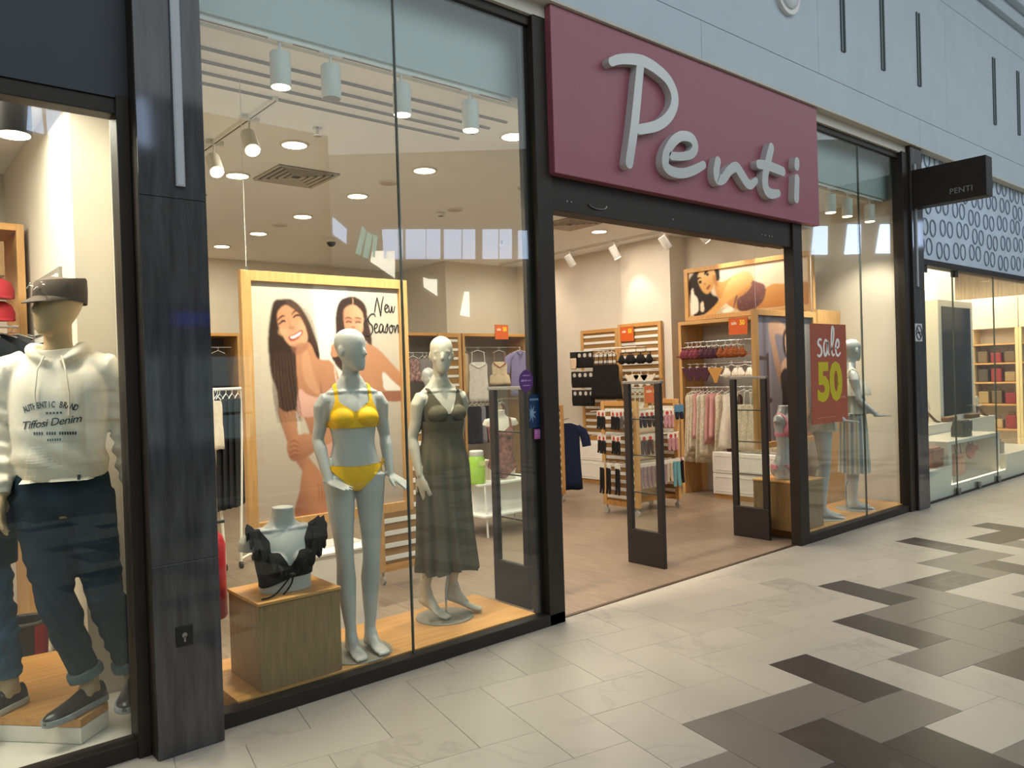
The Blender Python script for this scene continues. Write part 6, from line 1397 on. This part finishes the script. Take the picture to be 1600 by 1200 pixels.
# ---- white two-tier table and what stands on it
t = thing('display_table', 'white two-tier display table under the floral torso', 'table', (5.3, 2.75, 0))
MB().box(4.88, 5.74, 2.56, 3.05, .525, .55).build('table_top', [WHITE], t, bev=.006); MB().box(4.86, 5.84, 2.46, 3.10, .215, .24).build('lower_shelf', [WHITE], t, bev=.006); MB().box(4.95, 5.62, 2.75, 2.79, .24, .525).build('back_panel', [WHITE], t)
for x, y in ((4.95, 2.52), (5.76, 2.52), (4.95, 3.04), (5.76, 3.04)):
    mb = MB(); mb.cyl((x, y, 0), (x-.02, y, .53), .011, n=8); mb.build('leg', [WIRE], t, True)
t = thing('storage_jar', 'lime green lidded jar on the white two-tier table', 'jar', (4.94, 2.66, .55))
mb = MB(); R = lambda r, z: [(4.94+r*math.cos(2*PI*k/24), 2.66+r*math.sin(2*PI*k/24), z) for k in range(24)]; mb.loft([R(.082, .55), R(.088, .57), R(.088, .80), R(.07, .84)]); mb.build('body', [mat('lime', '#9cc44a', .3)], t, True)
mb = MB(); mb.loft([R(.072, .838), R(.075, .845), R(.075, .885), R(.066, .895)]); mb.build('lid', [mat('lid_grey', '#c7c6bd', .4)], t, True); MB().box(4.90, 4.98, 2.570, 2.574, .74, .79).build('badge', [mat('badge', '#c9d98a', .4)], t)
t = thing('gift_box', 'beige cardboard box between the lime jar and the floral torso', 'box', (5.15, 2.85, .55)); MB().box(5.02, 5.26, 2.80, 3.0, .55, .74).build('body', [mat('beige_card', '#cdbfa8', .7)], t, bev=.003); MB().box(5.015, 5.265, 2.795, 3.005, .72, .76).build('lid', [mat('beige_card', '#cdbfa8')], t, bev=.003)
tp = g_slip('beach_skirt', 'pink patterned skirt hanging below the right end of the white table', 'pink skirts under the white table', fab('#a56a78', '#6e4050', 40), .30, .08, .11, False, None, None, 2)
for x in (5.55, 5.66): put(tp, (x, 2.44, .52), -.3)
rail('steel rail with pale garments behind the left entrance post', (5.95, 3.05, 1.32), (6.55, 3.25, 1.32), .01, CHROME, [((5.97, 3.06, 0), (5.97, 3.06, 1.32)), ((6.53, 3.24, 0), (6.53, 3.24, 1.32))])
for k, (c, L) in enumerate((('#cfc6ba', .66), ('#3f5a7a', .75), ('#d8d2c8', .62), ('#2f4668', .8), ('#c9b7aa', .6))): put(g_slip('top', '%s top on the steel rail behind the left entrance post' % ('first pale', 'first denim blue', 'second pale', 'second denim blue', 'sand coloured')[k], None, fab(c), L, .10, .13, False, None, None, k), (6.05+.10*k, 3.08+.034*k, 1.31), .9)

# ---- back wall units
open_unit('open oak wardrobe with nightwear at the back wall', 7.20, 8.56, 5.85, 6.40, 2.345, 'y', GREYB)
open_unit('oak shelving at the back wall behind the two front mannequins', 5.75, 7.16, 5.85, 6.40, 2.345, 'y', GREYB, (.55, 1.1))
slatted('slat_panel', 'narrow slatted oak panel at the right end of the back shelving', (6.72, 5.83, 0), (.42, 0, 0), 2.33, 16, .1, False)
rail('steel rail of nightwear at the top of the back wardrobe', (7.24, 5.95, 2.13), (8.52, 5.95, 2.13), .01); rail('steel rail of dark trousers in the lower half of the back wardrobe', (7.24, 5.92, 1.30), (8.52, 5.92, 1.30), .01)
put(g_slip('nightdress', 'white lace topped nightdress at the left of the back wardrobe', None, fab('#d8d2c8'), .84, .15, .17, True, fab('#ece8e0', '#cfc9bf', 60), None, 1), (7.50, 5.86, 2.115), -.35)
put(g_slip('nightdress', 'cream nightdress with red trim in the middle of the back wardrobe', None, fab('#dcc7a6'), .58, .13, .19, True, fab('#a5645a'), None, 2), (7.93, 5.86, 2.115), -.35)
put(g_shirt('shirt_dress', 'lavender short sleeved shirt dress at the right of the back wardrobe', None, fab('#8b82a8'), .78, .16, .30, 4, None, fab('#777097')), (8.35, 5.84, 2.115), -.35)
put(g_slip('nightdress', 'sand nightdress half hidden at the left side of the back wardrobe', None, fab('#d2bd9a'), .72, .10, .13, False, None, None, 6), (7.33, 5.95, 2.115), .5)
for k, (c, lb) in enumerate((('#2c2a33', 'black'), ('#35323d', 'charcoal'), ('#8d8790', 'grey'), ('#2a2630', 'jet black'), ('#4b2e35', 'wine red'), ('#c9bba4', 'cream'), ('#b8a68f', 'sand'), ('#6d4b52', 'rose brown'))):
    put(g_slip('trousers', lb+' trousers on the low rail of the back wardrobe', None, fab(c), .66, .075, .09, False, None, None, k, 3), (7.34+.085*k, 5.84, 1.285), -.5)
rail('steel rail of printed tops in the back shelving', (5.8, 5.95, 2.05), (6.72, 5.95, 2.05), .01)
pj = [g_slip('pyjama_shirt', 'pink printed pyjama top in the back shelving', 'pink pyjama tops in the back shelving', fab('#c9a09a', '#5a4038', 26), .42, .10, .13, False, None, None, 3), g_slip('pyjama_shirt', 'grey pyjama top in the back shelving', 'grey pyjama tops in the back shelving', fab('#8d8482'), .42, .07, .08, False, None, None, 5)]
for k in range(7): put(pj[0 if k < 3 else 1], (5.95+(.17*k if k < 3 else .30+.07*k), 5.86, 2.035), -.3)
fold = [fab('#7a4b52'), fab('#5a3f48'), fab('#a08a84'), fab('#7e86a6'), fab('#c9b6a6')]
k = 0
for z0 in (.58, 1.13):
    for x in (5.9, 6.2, 6.5):
        for j in range(4):
            t = thing('folded_top', 'folded top in a stack on the back shelving', 'clothing', (x, 6.05, z0+.05*j), 0, 'folded tops on the back shelving'); mb = MB().box(x-.11, x+.11, 5.92, 6.18, z0+.05*j, z0+.05*j+.046); mb.build('folded_body', [fold[k % 5]], t, bev=.014); k += 1
t = thing('lamp_box', 'warm lit oak box on the back shelving left of the olive dress mannequin head', 'box', (6.0, 5.9, 1.55)); MB().box(5.62, 5.98, 5.70, 5.84, 1.50, 1.80).build('body', [OAKX], t, bev=.004); MB().box(5.60, 6.0, 5.69, 5.85, 1.80, 1.83).build('lid', [OAKX], t, bev=.003)

# ---- between the left pier and the large poster
t = thing('fire_extinguisher', 'red fire extinguisher half hidden by the left dark stone pier', 'extinguisher', (1.475, .56, .40))
mb = MB(); R = lambda r, z: [(1.49+r*math.cos(2*PI*k/20), .56+r*math.sin(2*PI*k/20), z) for k in range(20)]; mb.loft([R(.05, .38), R(.06, .395), R(.06, .78), R(.045, .83), R(.02, .86)]); mb.build('cylinder', [mat('fire_red', '#b3222a', .3)], t, True)
mb = MB(); mb.cyl((1.49, .56, .86), (1.49, .56, .90), .014, n=10); mb.box(1.44, 1.55, .55, .57, .895, .91); mb.build('valve', [BLACK], t); mb = MB(); mb.tube([(1.45, .56, .88), (1.40, .55, .80), (1.41, .52, .62), (1.42, .51, .5)], .01, 8); mb.build('hose', [BLACK], t, True); MB().box(1.24, 1.44, .54, .58, .68, .70).box(1.24, 1.46, .53, .59, .44, .46).build('wall_bracket', [BLACK], t)
t = thing('garment_stand', 'white A-frame garment stand left of the large poster', 'garment rack', (2.6, 3.2, 0))
for x, y, k in ((2.40, 3.1, 0), (2.74, 3.3, 1)):
    for s in (-1, 1): mb = MB(); mb.cyl((x+.10*s, y+.26*s*.4, .06), (x, y, 1.62), .013, n=8); mb.build('leg', [WIRE], t, True)
    mb = MB(); mb.cyl((x-.10, y-.10, .08), (x+.10, y+.10, .08), .013, n=8); mb.build('foot_bar', [WIRE], t, True)
    for s in (-1, 1): mb = MB(); mb.tube([(x+.10*s-.012, y+.104*s, .03), (x+.10*s+.012, y+.104*s, .03)], [.03, .03], 12); mb.build('caster', [BLACK], t)
mb = MB(); mb.cyl((2.40, 3.1, 1.62), (2.74, 3.3, 1.62), .013, n=8); mb.build('top_bar', [WIRE], t, True)
dk = g_slip('black_dress', 'black dress on the white A-frame garment stand', 'black dresses on the A-frame stand', BLKF, 1.05, .12, .16, False, None, None, 2)
for k in range(4): put(dk, (2.48+.07*k, 3.147+.041*k, 1.61), .9)
put(g_slip('scarf', 'red tipped cream scarf on the white A-frame garment stand', None, fab('#d6c8b4'), .5, .05, .06, False, None, None, 1), (2.42, 3.05, 1.60), .2)
t = open_unit('dark tall unit at the back left behind the garment stand', 3.0, 4.3, 7.3, 7.88, 2.4, 'y', mat('unit_dark', '#5e5650', .7), (1.2,))
rail('steel rail of dark clothes in the back left unit', (3.1, 7.4, 2.2), (4.2, 7.4, 2.2), .01)
dj = g_slip('dark_dress', 'dark dress on the rail of the back left unit', 'dark dresses in the back left unit', fab('#2b2523'), .95, .12, .15, False, None, None, 7)
for k in range(5): put(dj, (3.2+.2*k, 7.38, 2.185), -.2)
# ================================================================ left neighbour shop
simple('wall_left_shop', [(.93, 1.12, .9, 3.2, 0, 3.3), (-1.8, 1.12, 3.2, 3.3, 0, 3.3), (-1.9, -1.8, .1, 3.3, 0, 3.3)], CREAM)
simple('ceiling', [(-1.9, 1.12, .1, 3.3, 3.3, 3.38)], CEIL)
simple('floor', [(-1.9, 1.12, .072, 3.3, -.03, .0)], mat('white_floor', '#d8d2c4', .3))
def left_platform():
    c = Vector((.77, .325, 0)); a = Vector((-.66, .75, 0)).normalized()*.95; b = Vector((.75, .66, 0)).normalized()*1.0
    b = b*.42
    t = thing('window_platform', 'low white platform with oak top in the left neighbour shop window', 'platform', tuple(c+(a+b)/2)); P = [c, c+b, c+a+b, c+a]
    P = [Vector((min(p.x, .925), p.y, 0)) for p in P]
    # widen towards the back
    Q = [Vector((.77, .325, 0)), Vector((.918, .46, 0)), Vector((.918, 1.5, 0)), Vector((-.4, 1.66, 0))]
    mb = MB(); mb.loft([[(p.x, p.y, 0.002) for p in Q], [(p.x, p.y, .078) for p in Q]]); mb.build('base', [WHITE], t, bev=.003)
    mb = MB(); mb.loft([[(p.x, p.y, .080) for p in Q], [(p.x, p.y, .119) for p in Q]]); mb.build('top_board', [OAKX], t, bev=.002)
left_platform()
track('black lamp track in the left neighbour shop', (.25, .45, 3.3), (.9, .45, 3.3), BLACK)
spot(.60, .40, 2.93, (.62, .35, 1.0), 'black cylinder spotlight in the left neighbour shop', None, True, 3.3, BLACK, .075, .22, 70)
t = thing('waste_bin', 'dark bin with red side behind the hoodie mannequin shoes', 'bin', (.76, 1.75, 0)); mb = MB(); R = lambda r, z: [(.76+r*math.cos(2*PI*k/24), 1.78+r*math.sin(2*PI*k/24), z) for k in range(24)]
mb.loft([R(.115, .002), R(.13, .26)], True, False); mb.loft([R(.13, .26), R(.12, .26), R(.105, .02)], False, False); mb.build('body', [mat('bin_dark', '#2d2b2b', .5)], t, True); mb = MB(); mb.tube([(.76+.13*math.cos(a), 1.78+.13*math.sin(a), .262) for a in np.linspace(0, 2*PI, 25)], .012, 8); mb.build('rim_ring', [mat('bin_rim', '#4b4744', .5)], t, True); mb = MB(); mb.loft([[(.76+r*math.cos(a), 1.78+r*math.sin(a), z) for a in np.linspace(-1.3, .2, 8)] for r, z in ((.1165, .01), (.1315, .25), (.134, .25), (.119, .01))], False, False, closed=False); mb.build('side_panel', [mat('bin_red', '#8e1f25', .5)], t, True)
# shelving with hanging stock behind the mannequin
t = open_unit('oak and white stock shelf behind the hoodie mannequin', -.2, .90, 2.2, 2.75, 2.75, 'y', WHITE, (1.9,))
rail('white rail of dark shirts behind the hoodie mannequin', (-.1, 2.25, 2.08), (.86, 2.25, 2.08), .01, WIRE); rail('white rail of trousers behind the hoodie mannequin', (-.1, 2.15, 1.5), (.86, 2.15, 1.5), .01, WIRE)
cp = thing('red_cap', 'red cap hanging at the left edge behind the hoodie mannequin', 'cap', (0, 0, 0), 0, 'red caps at the left photo edge')
mb = MB(); mb.loft([[(.085*r*math.cos(2*PI*k/20), .10*r*math.sin(2*PI*k/20), z) for k in range(20)] for r, z in ((1, 0), (1.0, .05), (.8, .095), (.4, .118), (.05, .122))]); mb.build('crown', [mat('cap_red', '#9c1f28', .7)], cp, True, world=False)
mb = MB(); mb.loft([[(.085*math.cos(a), .10*math.sin(a), 0), (.09*math.cos(a), .10*math.sin(a)-.07*abs(math.sin(a)), -.012), (.09*math.cos(a), .10*math.sin(a)-.07*abs(math.sin(a)), -.006), (.085*math.cos(a), .10*math.sin(a), .008)] for a in np.linspace(PI+.15, 2*PI-.15, 12)]); mb.build('brim', [mat('cap_red', '#9c1f28')], cp, True, world=False)
put(cp, (.72, 2.0, 2.24), -.5); put(cp, (.72, 2.0, 2.10), -.5)
for k, x in enumerate((.60, .70, .80, .87)): put(g_shirt('shirt', '%s shirt on the white rail behind the hoodie mannequin' % ('leftmost dark', 'charcoal', 'grey checked', 'rightmost black')[k], None, fab(('#23252a', '#2f3137', '#6b6a6b', '#1c1d20')[k]), .5, .13, .22, k), (x, 2.0+.08*k, 2.07), -.5)
tr = g_slip('trousers', 'red lined dark trousers on the low rail behind the hoodie mannequin', 'trousers on the low rail', fab('#3a3036', '#8d3c40', 60), .6, .09, .10, False, None, None, 2)
for k in range(4): put(tr, (.56+.08*k, 2.02, 1.49), -.4)
t = thing('stock_box', 'oak box high on the stock shelf behind the cap', 'box', (.72, 2.3, 2.4)); MB().box(.62, .78, 2.15, 2.4, 2.40, 2.62).build('body', [OAKBOX], t, bev=.003); MB().box(.60, .66, 2.1, 2.4, 2.62, 2.75).build('lid', [OAKX], t, bev=.003)
t = thing('light_panel', 'white louvred blind panel behind the cap in the left neighbour shop', 'blind', (.9, 1.6, 2.0))
for k in range(7): MB().box(.905, .925, 1.25, 2.0, 1.95+.055*k, 1.985+.055*k).build('slat', [WHITE], t)
MB().box(.915, .929, 1.22, 2.03, 1.92, 2.35).build('backing', [mat('slot_grey', '#8e887d')], t)

# ================================================================ right neighbour shop
RF = mat('fascia_metal', '#c8d6e3', .3, 0, .6, .08, 3)
fs = struct(MB().box(9.40, 20, .03, .12, 2.86, 4.12).build('wall_fascia_right', [RF])); struct(MB().box(9.40, 20, .0, .14, 2.80, 2.87).build('trim_fascia', [BLACK]))
struct(MB().box(9.40, 20, .11, .16, 2.87, 4.11).build('wall_fascia_backing', [CREAM]))
RG = mat('ring_dark', '#6b7f94', .4, .2); t = thing('ring_pattern', 'dark ring relief pattern on the metallic fascia of the right neighbour shop', 'decoration', (11, .03, 2.9))
for r in range(5):
    x = 9.53+(.12 if r % 2 else 0)
    while x < 14:
        for dx in (0, .22):
            mb = MB(); cx, cz = x+dx, 3.04+.25*r+.03*math.sin(x*3+r)
            mb.tube([(cx+.080*math.cos(a), .023, cz+.098*math.sin(a)) for a in np.linspace(0, 2*PI, 15)], .008, 5, 0, ((0, 1, 0), .6), False); mb.build('ring', [RG], t, True)
        x += .52
window('window_4', [(9.40, 20, .03, .06, 0, .02)], [(9.41, 10.49, .044, .054, .02, 2.82), (10.494, 11.9, .044, .054, .02, 2.82), (11.904, 13.4, .044, .054, .02, 2.82), (13.404, 15, .044, .054, .02, 2.82)], [(10.492, .02, 2.82), (11.902, .02, 2.82)])
for k, x in enumerate((9.52, 10.49, 11.18, 11.90)):
    t = thing('glass_clamp', 'small steel glass clamp at the foot of the right neighbour window', 'clamp', (x, .03, 0), 0, 'steel clamps along the right window foot'); MB().box(x-.035, x+.035, .022, .043, .01, .09).build('front_plate', [STEEL], t, bev=.004); MB().box(x-.035, x+.035, .055, .075, .01, .09).build('rear_plate', [STEEL], t, bev=.004)
for k, x in enumerate((9.62, 10.55)):
    t = thing('glass_clamp', 'small dark glass clamp under the right fascia, %s one' % ('left', 'right')[k], 'clamp', (x, .03, 2.78)); MB().box(x-.05, x+.05, .02, .043, 2.72, 2.80).build('front_plate', [BLACK], t, bev=.004); MB().box(x-.05, x+.05, .055, .075, 2.72, 2.80).build('rear_plate', [BLACK], t, bev=.004)
simple('wall_right_shop', [(9.25, 9.32, .12, 3.4, 0, 3.4), (9.25, 16.4, 3.3, 3.4, 0, 3.4), (16.25, 16.4, .12, 3.3, 0, 3.4)], CREAM)
simple('ceiling', [(9.25, 20, .12, 3.4, 3.36, 3.42)], mat('ceiling_wood', '#a8977f', .7, var=.15, scale=3, stretch=(8, 1, 1)))
simple('floor', [(9.3, 20, .075, 3.4, -.03, .004)], MATS['white_floor'])
WG2 = mat('podium_white', '#ddd8cb', .4)
def podium(label, *b):
    t = thing('podium', label, 'podium', ((b[0]+b[1])/2, (b[2]+b[3])/2, b[4])); MB().box(b[0], b[1], b[2], b[3], b[4], b[5]-.02).build('body', [WG2], t, bev=.003); MB().box(b[0]-.004, b[1]+.004, b[2]-.004, b[3], b[5]-.02, b[5]).build('top_board', [WG2], t, bev=.003); return t
podium('white podium carrying the tan bag beside the right stone pier', 9.46, 10.40, .085, .60, .006, .37)
podium('white podium at the right photo edge beside the display niche', 12.35, 14.0, .085, .66, .006, .34)
t = thing('display_niche', 'white display niche with warm edge light between the two podiums', 'display stand', (11.3, .35, 0))
MB().box(10.415, 12.34, .085, .62, .006, .13).build('base', [WG2], t, bev=.003); MB().box(10.415, 10.52, .12, .62, .13, .62).build('side_panel', [WG2], t); MB().box(12.1, 12.22, .12, .62, .13, .62).build('side_panel', [WG2], t); MB().box(10.52, 12.1, .55, .60, .13, .62).build('back_panel', [WG2], t); MB().box(10.415, 12.22, .12, .66, .62, .665).build('shelf_board', [WG2], t, bev=.003)
MB().box(10.42, 12.33, .09, .105, .131, .137).build('light_strip', [emis('strip_warm', '#ffe0a8', 9)], t)
podium('white rear step carrying the shoes and the screen cabinet', 9.5, 13.8, .68, 1.25, .006, .80)
t = thing('screen_cabinet', 'white display cabinet with a large dark screen in the right neighbour window', 'screen', (12.66, .92, .80))
MB().box(12.0, 13.32, .80, 1.04, .80, 2.58).build('cabinet', [WG2], t, bev=.004); MB().box(12.12, 13.20, .790, .80, .88, 2.48).build('screen', [mat('screen_black', '#15171a', .12, 0, .6)], t)
podium('bright cream wall block behind the screen cabinet', 9.35, 14.6, 1.5, 1.6, .006, 3.30)
lamp_light('lamp_light', (13.0, 1.25, 3.2), 45, (1, .84, .58), .3)  # added lamp without a fitting, brightens the cream block behind the screen
def bag_box(label, c, w, d, h, m, strap=None, round_flap=False):
    t = thing('handbag', label, 'bag', c); x, y, z = c; mb = MB()
    mb.loft([[(x-w/2, y-d/2, z), (x+w/2, y-d/2, z), (x+w/2, y+d/2, z), (x-w/2, y+d/2, z)], [(x-w*.49, y-d*.5, z+h*.5), (x+w*.49, y-d*.5, z+h*.5), (x+w*.49, y+d*.5, z+h*.5), (x-w*.49, y+d*.5, z+h*.5)], [(x-w*.46, y-d*.32, z+h*.95), (x+w*.46, y-d*.32, z+h*.95), (x+w*.46, y+d*.32, z+h*.95), (x-w*.46, y+d*.32, z+h*.95)], [(x-w*.42, y-d*.15, z+h), (x+w*.42, y-d*.15, z+h), (x+w*.42, y+d*.15, z+h), (x-w*.42, y+d*.15, z+h)]]); mb.build('body', [m], t, True, bev=.008)
    MB().box(x-w*.45, x+w*.45, y-d*.5-.012, y-d*.5+.0, z+h*.35, z+h*.9).build('flap', [m], t, bev=.005); MB().box(x-.02, x+.02, y-d*.5-.018, y-d*.5-.010, z+h*.36, z+h*.46).build('clasp', [mat('gold', '#c2a055', .3, .8)], t)
    if strap: mb = MB(); mb.tube([tuple(q) for q in catmull(strap, 5)], .008, 6); mb.build('strap', [m], t, True)
    return t
bag_box('tan leather handbag on the left white podium', (10.20, .24, .37), .34, .16, .25, mat('leather_tan', '#8a4f34', .45))
bag_box('dark olive handbag on the niche shelf below the screen', (11.30, .28, .665), .30, .16, .23, mat('leather_olive', '#454638', .45))
t = thing('tote_bag', 'salmon pink tote bag with long handles inside the white niche', 'bag', (11.42, .38, .131)); MB().box(11.24, 11.58, .34, .42, .131, .42).build('body', [mat('tote_salmon', '#b98a75', .6)], t, bev=.01)
for y in (.345, .415): mb = MB(); mb.tube([tuple(q) for q in catmull([(11.30, y, .42), (11.32, y, .52), (11.37, y, .60), (11.42, y, .52), (11.45, y, .42)], 5)], .007, 6); mb.build('handle', [mat('strap_brown', '#7a4a3c', .5)], t, True)
t = thing('round_bag', 'small round rose bag hanging in the white niche', 'bag', (11.78, .34, .45)); mb = MB(); mb.ball((11.78, .34, .42), (.13, .05, .11), 20, 10); mb.build('body', [mat('bag_rose', '#a0564d', .5)], t, True); MB().box(11.65, 11.91, .285, .292, .43, .50).build('flap', [mat('bag_rose', '#a0564d')], t, bev=.004)
for x0, x1 in ((11.66, 11.74), (11.90, 11.80)): mb = MB(); mb.tube([(x0, .34, .45), (x1, .34, .615)], .006, 6); mb.build('strap', [MATS['strap_brown']], t)
def shoe_s(label, x, y, z, rz, m):
    t = thing('high_shoe', label, 'shoe', (x, y, z), rz); mb = MB()
    mb.loft([[(s, w*c, zz+h*sn) for c, sn in [(math.cos(a), math.sin(a)) for a in np.linspace(0, PI, 9)]]+[(s, -w*.6, zz-.006), (s, w*.6, zz-.006)] for s, w, zz, h in ((-.10, .022, .135, .05), (-.06, .03, .118, .03), (0, .03, .07, .02), (.05, .036, .022, .025), (.09, .036, .012, .025), (.125, .015, .010, .012))]); mb.build('upper', [m], t, True, world=False)
    mb = MB(); mb.tube([(-.09, 0, .13), (-.095, 0, 0)], [.018, .009], 8); mb.build('heel', [m], t, True, world=False)
    mb = MB(); mb.tube([(-.10, -.02, .17), (-.11, 0, .30), (-.085, .012, .32), (-.06, -.02, .2)], [.02, .012, .02, .012], 8); mb.build('display_leg', [mat('form_cream', '#d8cfbf')], t, True, world=False); return t
LB = mat('leather_brown', '#6d4a34', .45)
shoe_s('brown high heeled shoe on a pale form left of the screen cabinet', 11.72, .80, .80, -.4, LB); shoe_s('brown high heeled shoe on a pale form right of the olive bag', 13.42, .74, .80, -.4, LB)
t = thing('clutch_bag', 'flat tan clutch lying below the screen left of the olive bag', 'bag', (11.05, .74, .80)); MB().box(11.98, 12.33, .69, .79, .80, .86).build('body', [LB], t, bev=.01); MB().box(11.99, 12.32, .692, .78, .858, .874).build('flap', [mat('leather_pale', '#a98a66', .5)], t, bev=.004)
t = thing('clutch_bag', 'flat tan clutch lying below the screen right of the olive bag', 'bag', (11.7, .74, .80)); MB().box(12.85, 13.2, .69, .79, .80, .855).build('body', [LB], t, bev=.01); MB().box(12.86, 13.19, .692, .78, .853, .87).build('flap', [mat('leather_pale', '#a98a66')], t, bev=.004)
t = thing('perfume_bottle', 'small grey bottle on the niche edge left of the right podium', 'bottle', (12.42, .2, .34)); MB().box(12.40, 12.54, .16, .26, .34, .50).build('body', [mat('bottle_grey', '#8d8878', .2)], t, bev=.01); mb = MB(); mb.cyl((12.47, .21, .50), (12.47, .21, .55), .03, n=12); mb.build('cap', [mat('cap_rose', '#b98a70', .4)], t, True)
# back wall of the right shop: cupboards, shelves and stock
X = 16.25; MB().box(X-.012, X, .15, 3.3, 2.83, 3.36).build('wall_right_shop_boards', [mat('grey_boards', '#8f7f68', .7, var=.3, scale=4, stretch=(1, 8, .6))])['kind'] = 'structure'
for k in range(4):
    y = .16+.78*k; t = thing('wall_cabinet', 'cream cabinet in the right neighbour shop', 'cabinet', (X-.2, y+.38, 2.25), 0, 'cream cabinets of the right shop'); MB().box(X-.34, X-.012, y, y+.775, 2.25, 2.82).build('body', [CREAM], t, bev=.003)
    for a, b in ((y+.006, y+.384), (y+.39, y+.77)): MB().box(X-.36, X-.34, a, b, 2.257, 2.812).build('door', [CREAM], t, bev=.003)
    t = thing('wall_shelf', 'lit shelf bay of the right neighbour shop', 'shelf', (X-.2, y+.38, 0), 0, 'shelf bays of the right shop'); MB().box(X-.38, X, y, y+.05, .006, 2.25).box(X-.38, X, y+.73, y+.775, .006, 2.25).build('upright', [mat('warm_upright', '#e2cf9c', .5)], t)
    for z in (.40, .85, 1.25, 1.60, 1.95): MB().box(X-.36, X, y+.05, y+.73, z, z+.03).build('shelf_board', [OAKY], t)
    for r_, z in enumerate((.43, .88, 1.28, 1.63)):
        for j in range(3):
            yy = y+.17+.22*j; q = thing('shelf_bag', 'bag', 'bag', (X-.2, yy, z), 0, 'bags on the right shop shelves'); cn = random.choice(('olive', 'khaki', 'brown', 'charcoal', 'ochre', 'red')); c = {'olive': '#6d5a40', 'khaki': '#a08a5e', 'brown': '#8e5f4a', 'charcoal': '#4a4438', 'ochre': '#b59a68', 'red': '#8d2f2f'}[cn]
            q['label'] = '%s bag, shelf bay %s, %s shelf, %s, right neighbour shop' % (cn, ('one', 'two', 'three', 'four')[k], ('lowest', 'second', 'third', 'fourth')[r_], ('right', 'middle', 'left')[j])
            h = random.uniform(.16, .25); MB().box(X-.30, X-.14, yy-.085, yy+.085, z, z+h).build('body', [mat('goods_'+c.strip('#'), c, .5)], q, bev=.02); mb = MB(); mb.tube([(X-.22, yy-.05, z+h-.01), (X-.22, yy-.035, z+h+.06), (X-.22, yy+.035, z+h+.06), (X-.22, yy+.05, z+h-.01)], .006, 6); mb.build('handle', [MATS['strap_brown']], q)
    lamp_light('lamp_light', (X-.6, y+.38, 3.1), 9, (1, .82, .5), .2)
t = thing('ladder_stand', 'white trestle stand with scarves at the right photo edge', 'display stand', (13.4, .75, .34))
for s in (-1, 1): mb = MB(); mb.cyl((13.3+.14*s, .7, .342), (13.3+.05*s, .78, 1.0), .012, n=8); mb.build('leg', [WIRE], t)
for z in (.5, .75, .98): mb = MB(); mb.cyl((13.2, .72, z), (13.4, .72, z), .009, n=8); mb.build('rung', [WIRE], t)

simple('wall_right_end', [(16.4, 34, .1, .3, 0, 2.86), (20, 34, .1, .3, 2.86, 4.12)], OPP)

# ---------------------------------------------------------------- every look-alike gets its own place in its label, counted as the photo shows it
ORD = ['first', 'second', 'third', 'fourth', 'fifth', 'sixth', 'seventh', 'eighth', 'ninth', 'tenth', 'eleventh', 'twelfth']
bpy.context.view_layer.update()
seen_l = {}
for o in SC.objects:
    if o.parent is None and 'label' in o: seen_l.setdefault(o['label'], []).append(o)
for lab, L in seen_l.items():
    if len(L) < 2: continue
    pos = {}
    for o in L:
        pts = [c.matrix_world @ Vector(v) for c in o.children_recursive if c.type == 'MESH' for v in c.bound_box] or [o.matrix_world.translation]
        pos[o] = sum((Vector(p) for p in pts), Vector())/len(pts)
    zs = sorted({round(p.z/.16) for p in pos.values()}, reverse=True)
    ang = lambda o: math.atan2(pos[o].x, pos[o].y+3.75)
    rows = []
    for o in sorted(L, key=lambda o: -pos[o].z):
        if rows and abs(pos[rows[-1][0]].z-pos[o].z) < .12: rows[-1].append(o)
        else: rows.append([o])
    if 'lamp' in L[0]['category'] or len(rows) > 6: rows = [L]
    for r, R_ in enumerate(rows):
        for k, o in enumerate(sorted(R_, key=ang)):
            if k > 11: continue
            s = lab if len(R_) == 1 else lab+', '+ORD[k]+' from left'
            if len(rows) > 1: s += ', '+('top row' if r == 0 else 'lowest row' if r == len(rows)-1 else ORD[r]+' row down')
            o['label'] = s
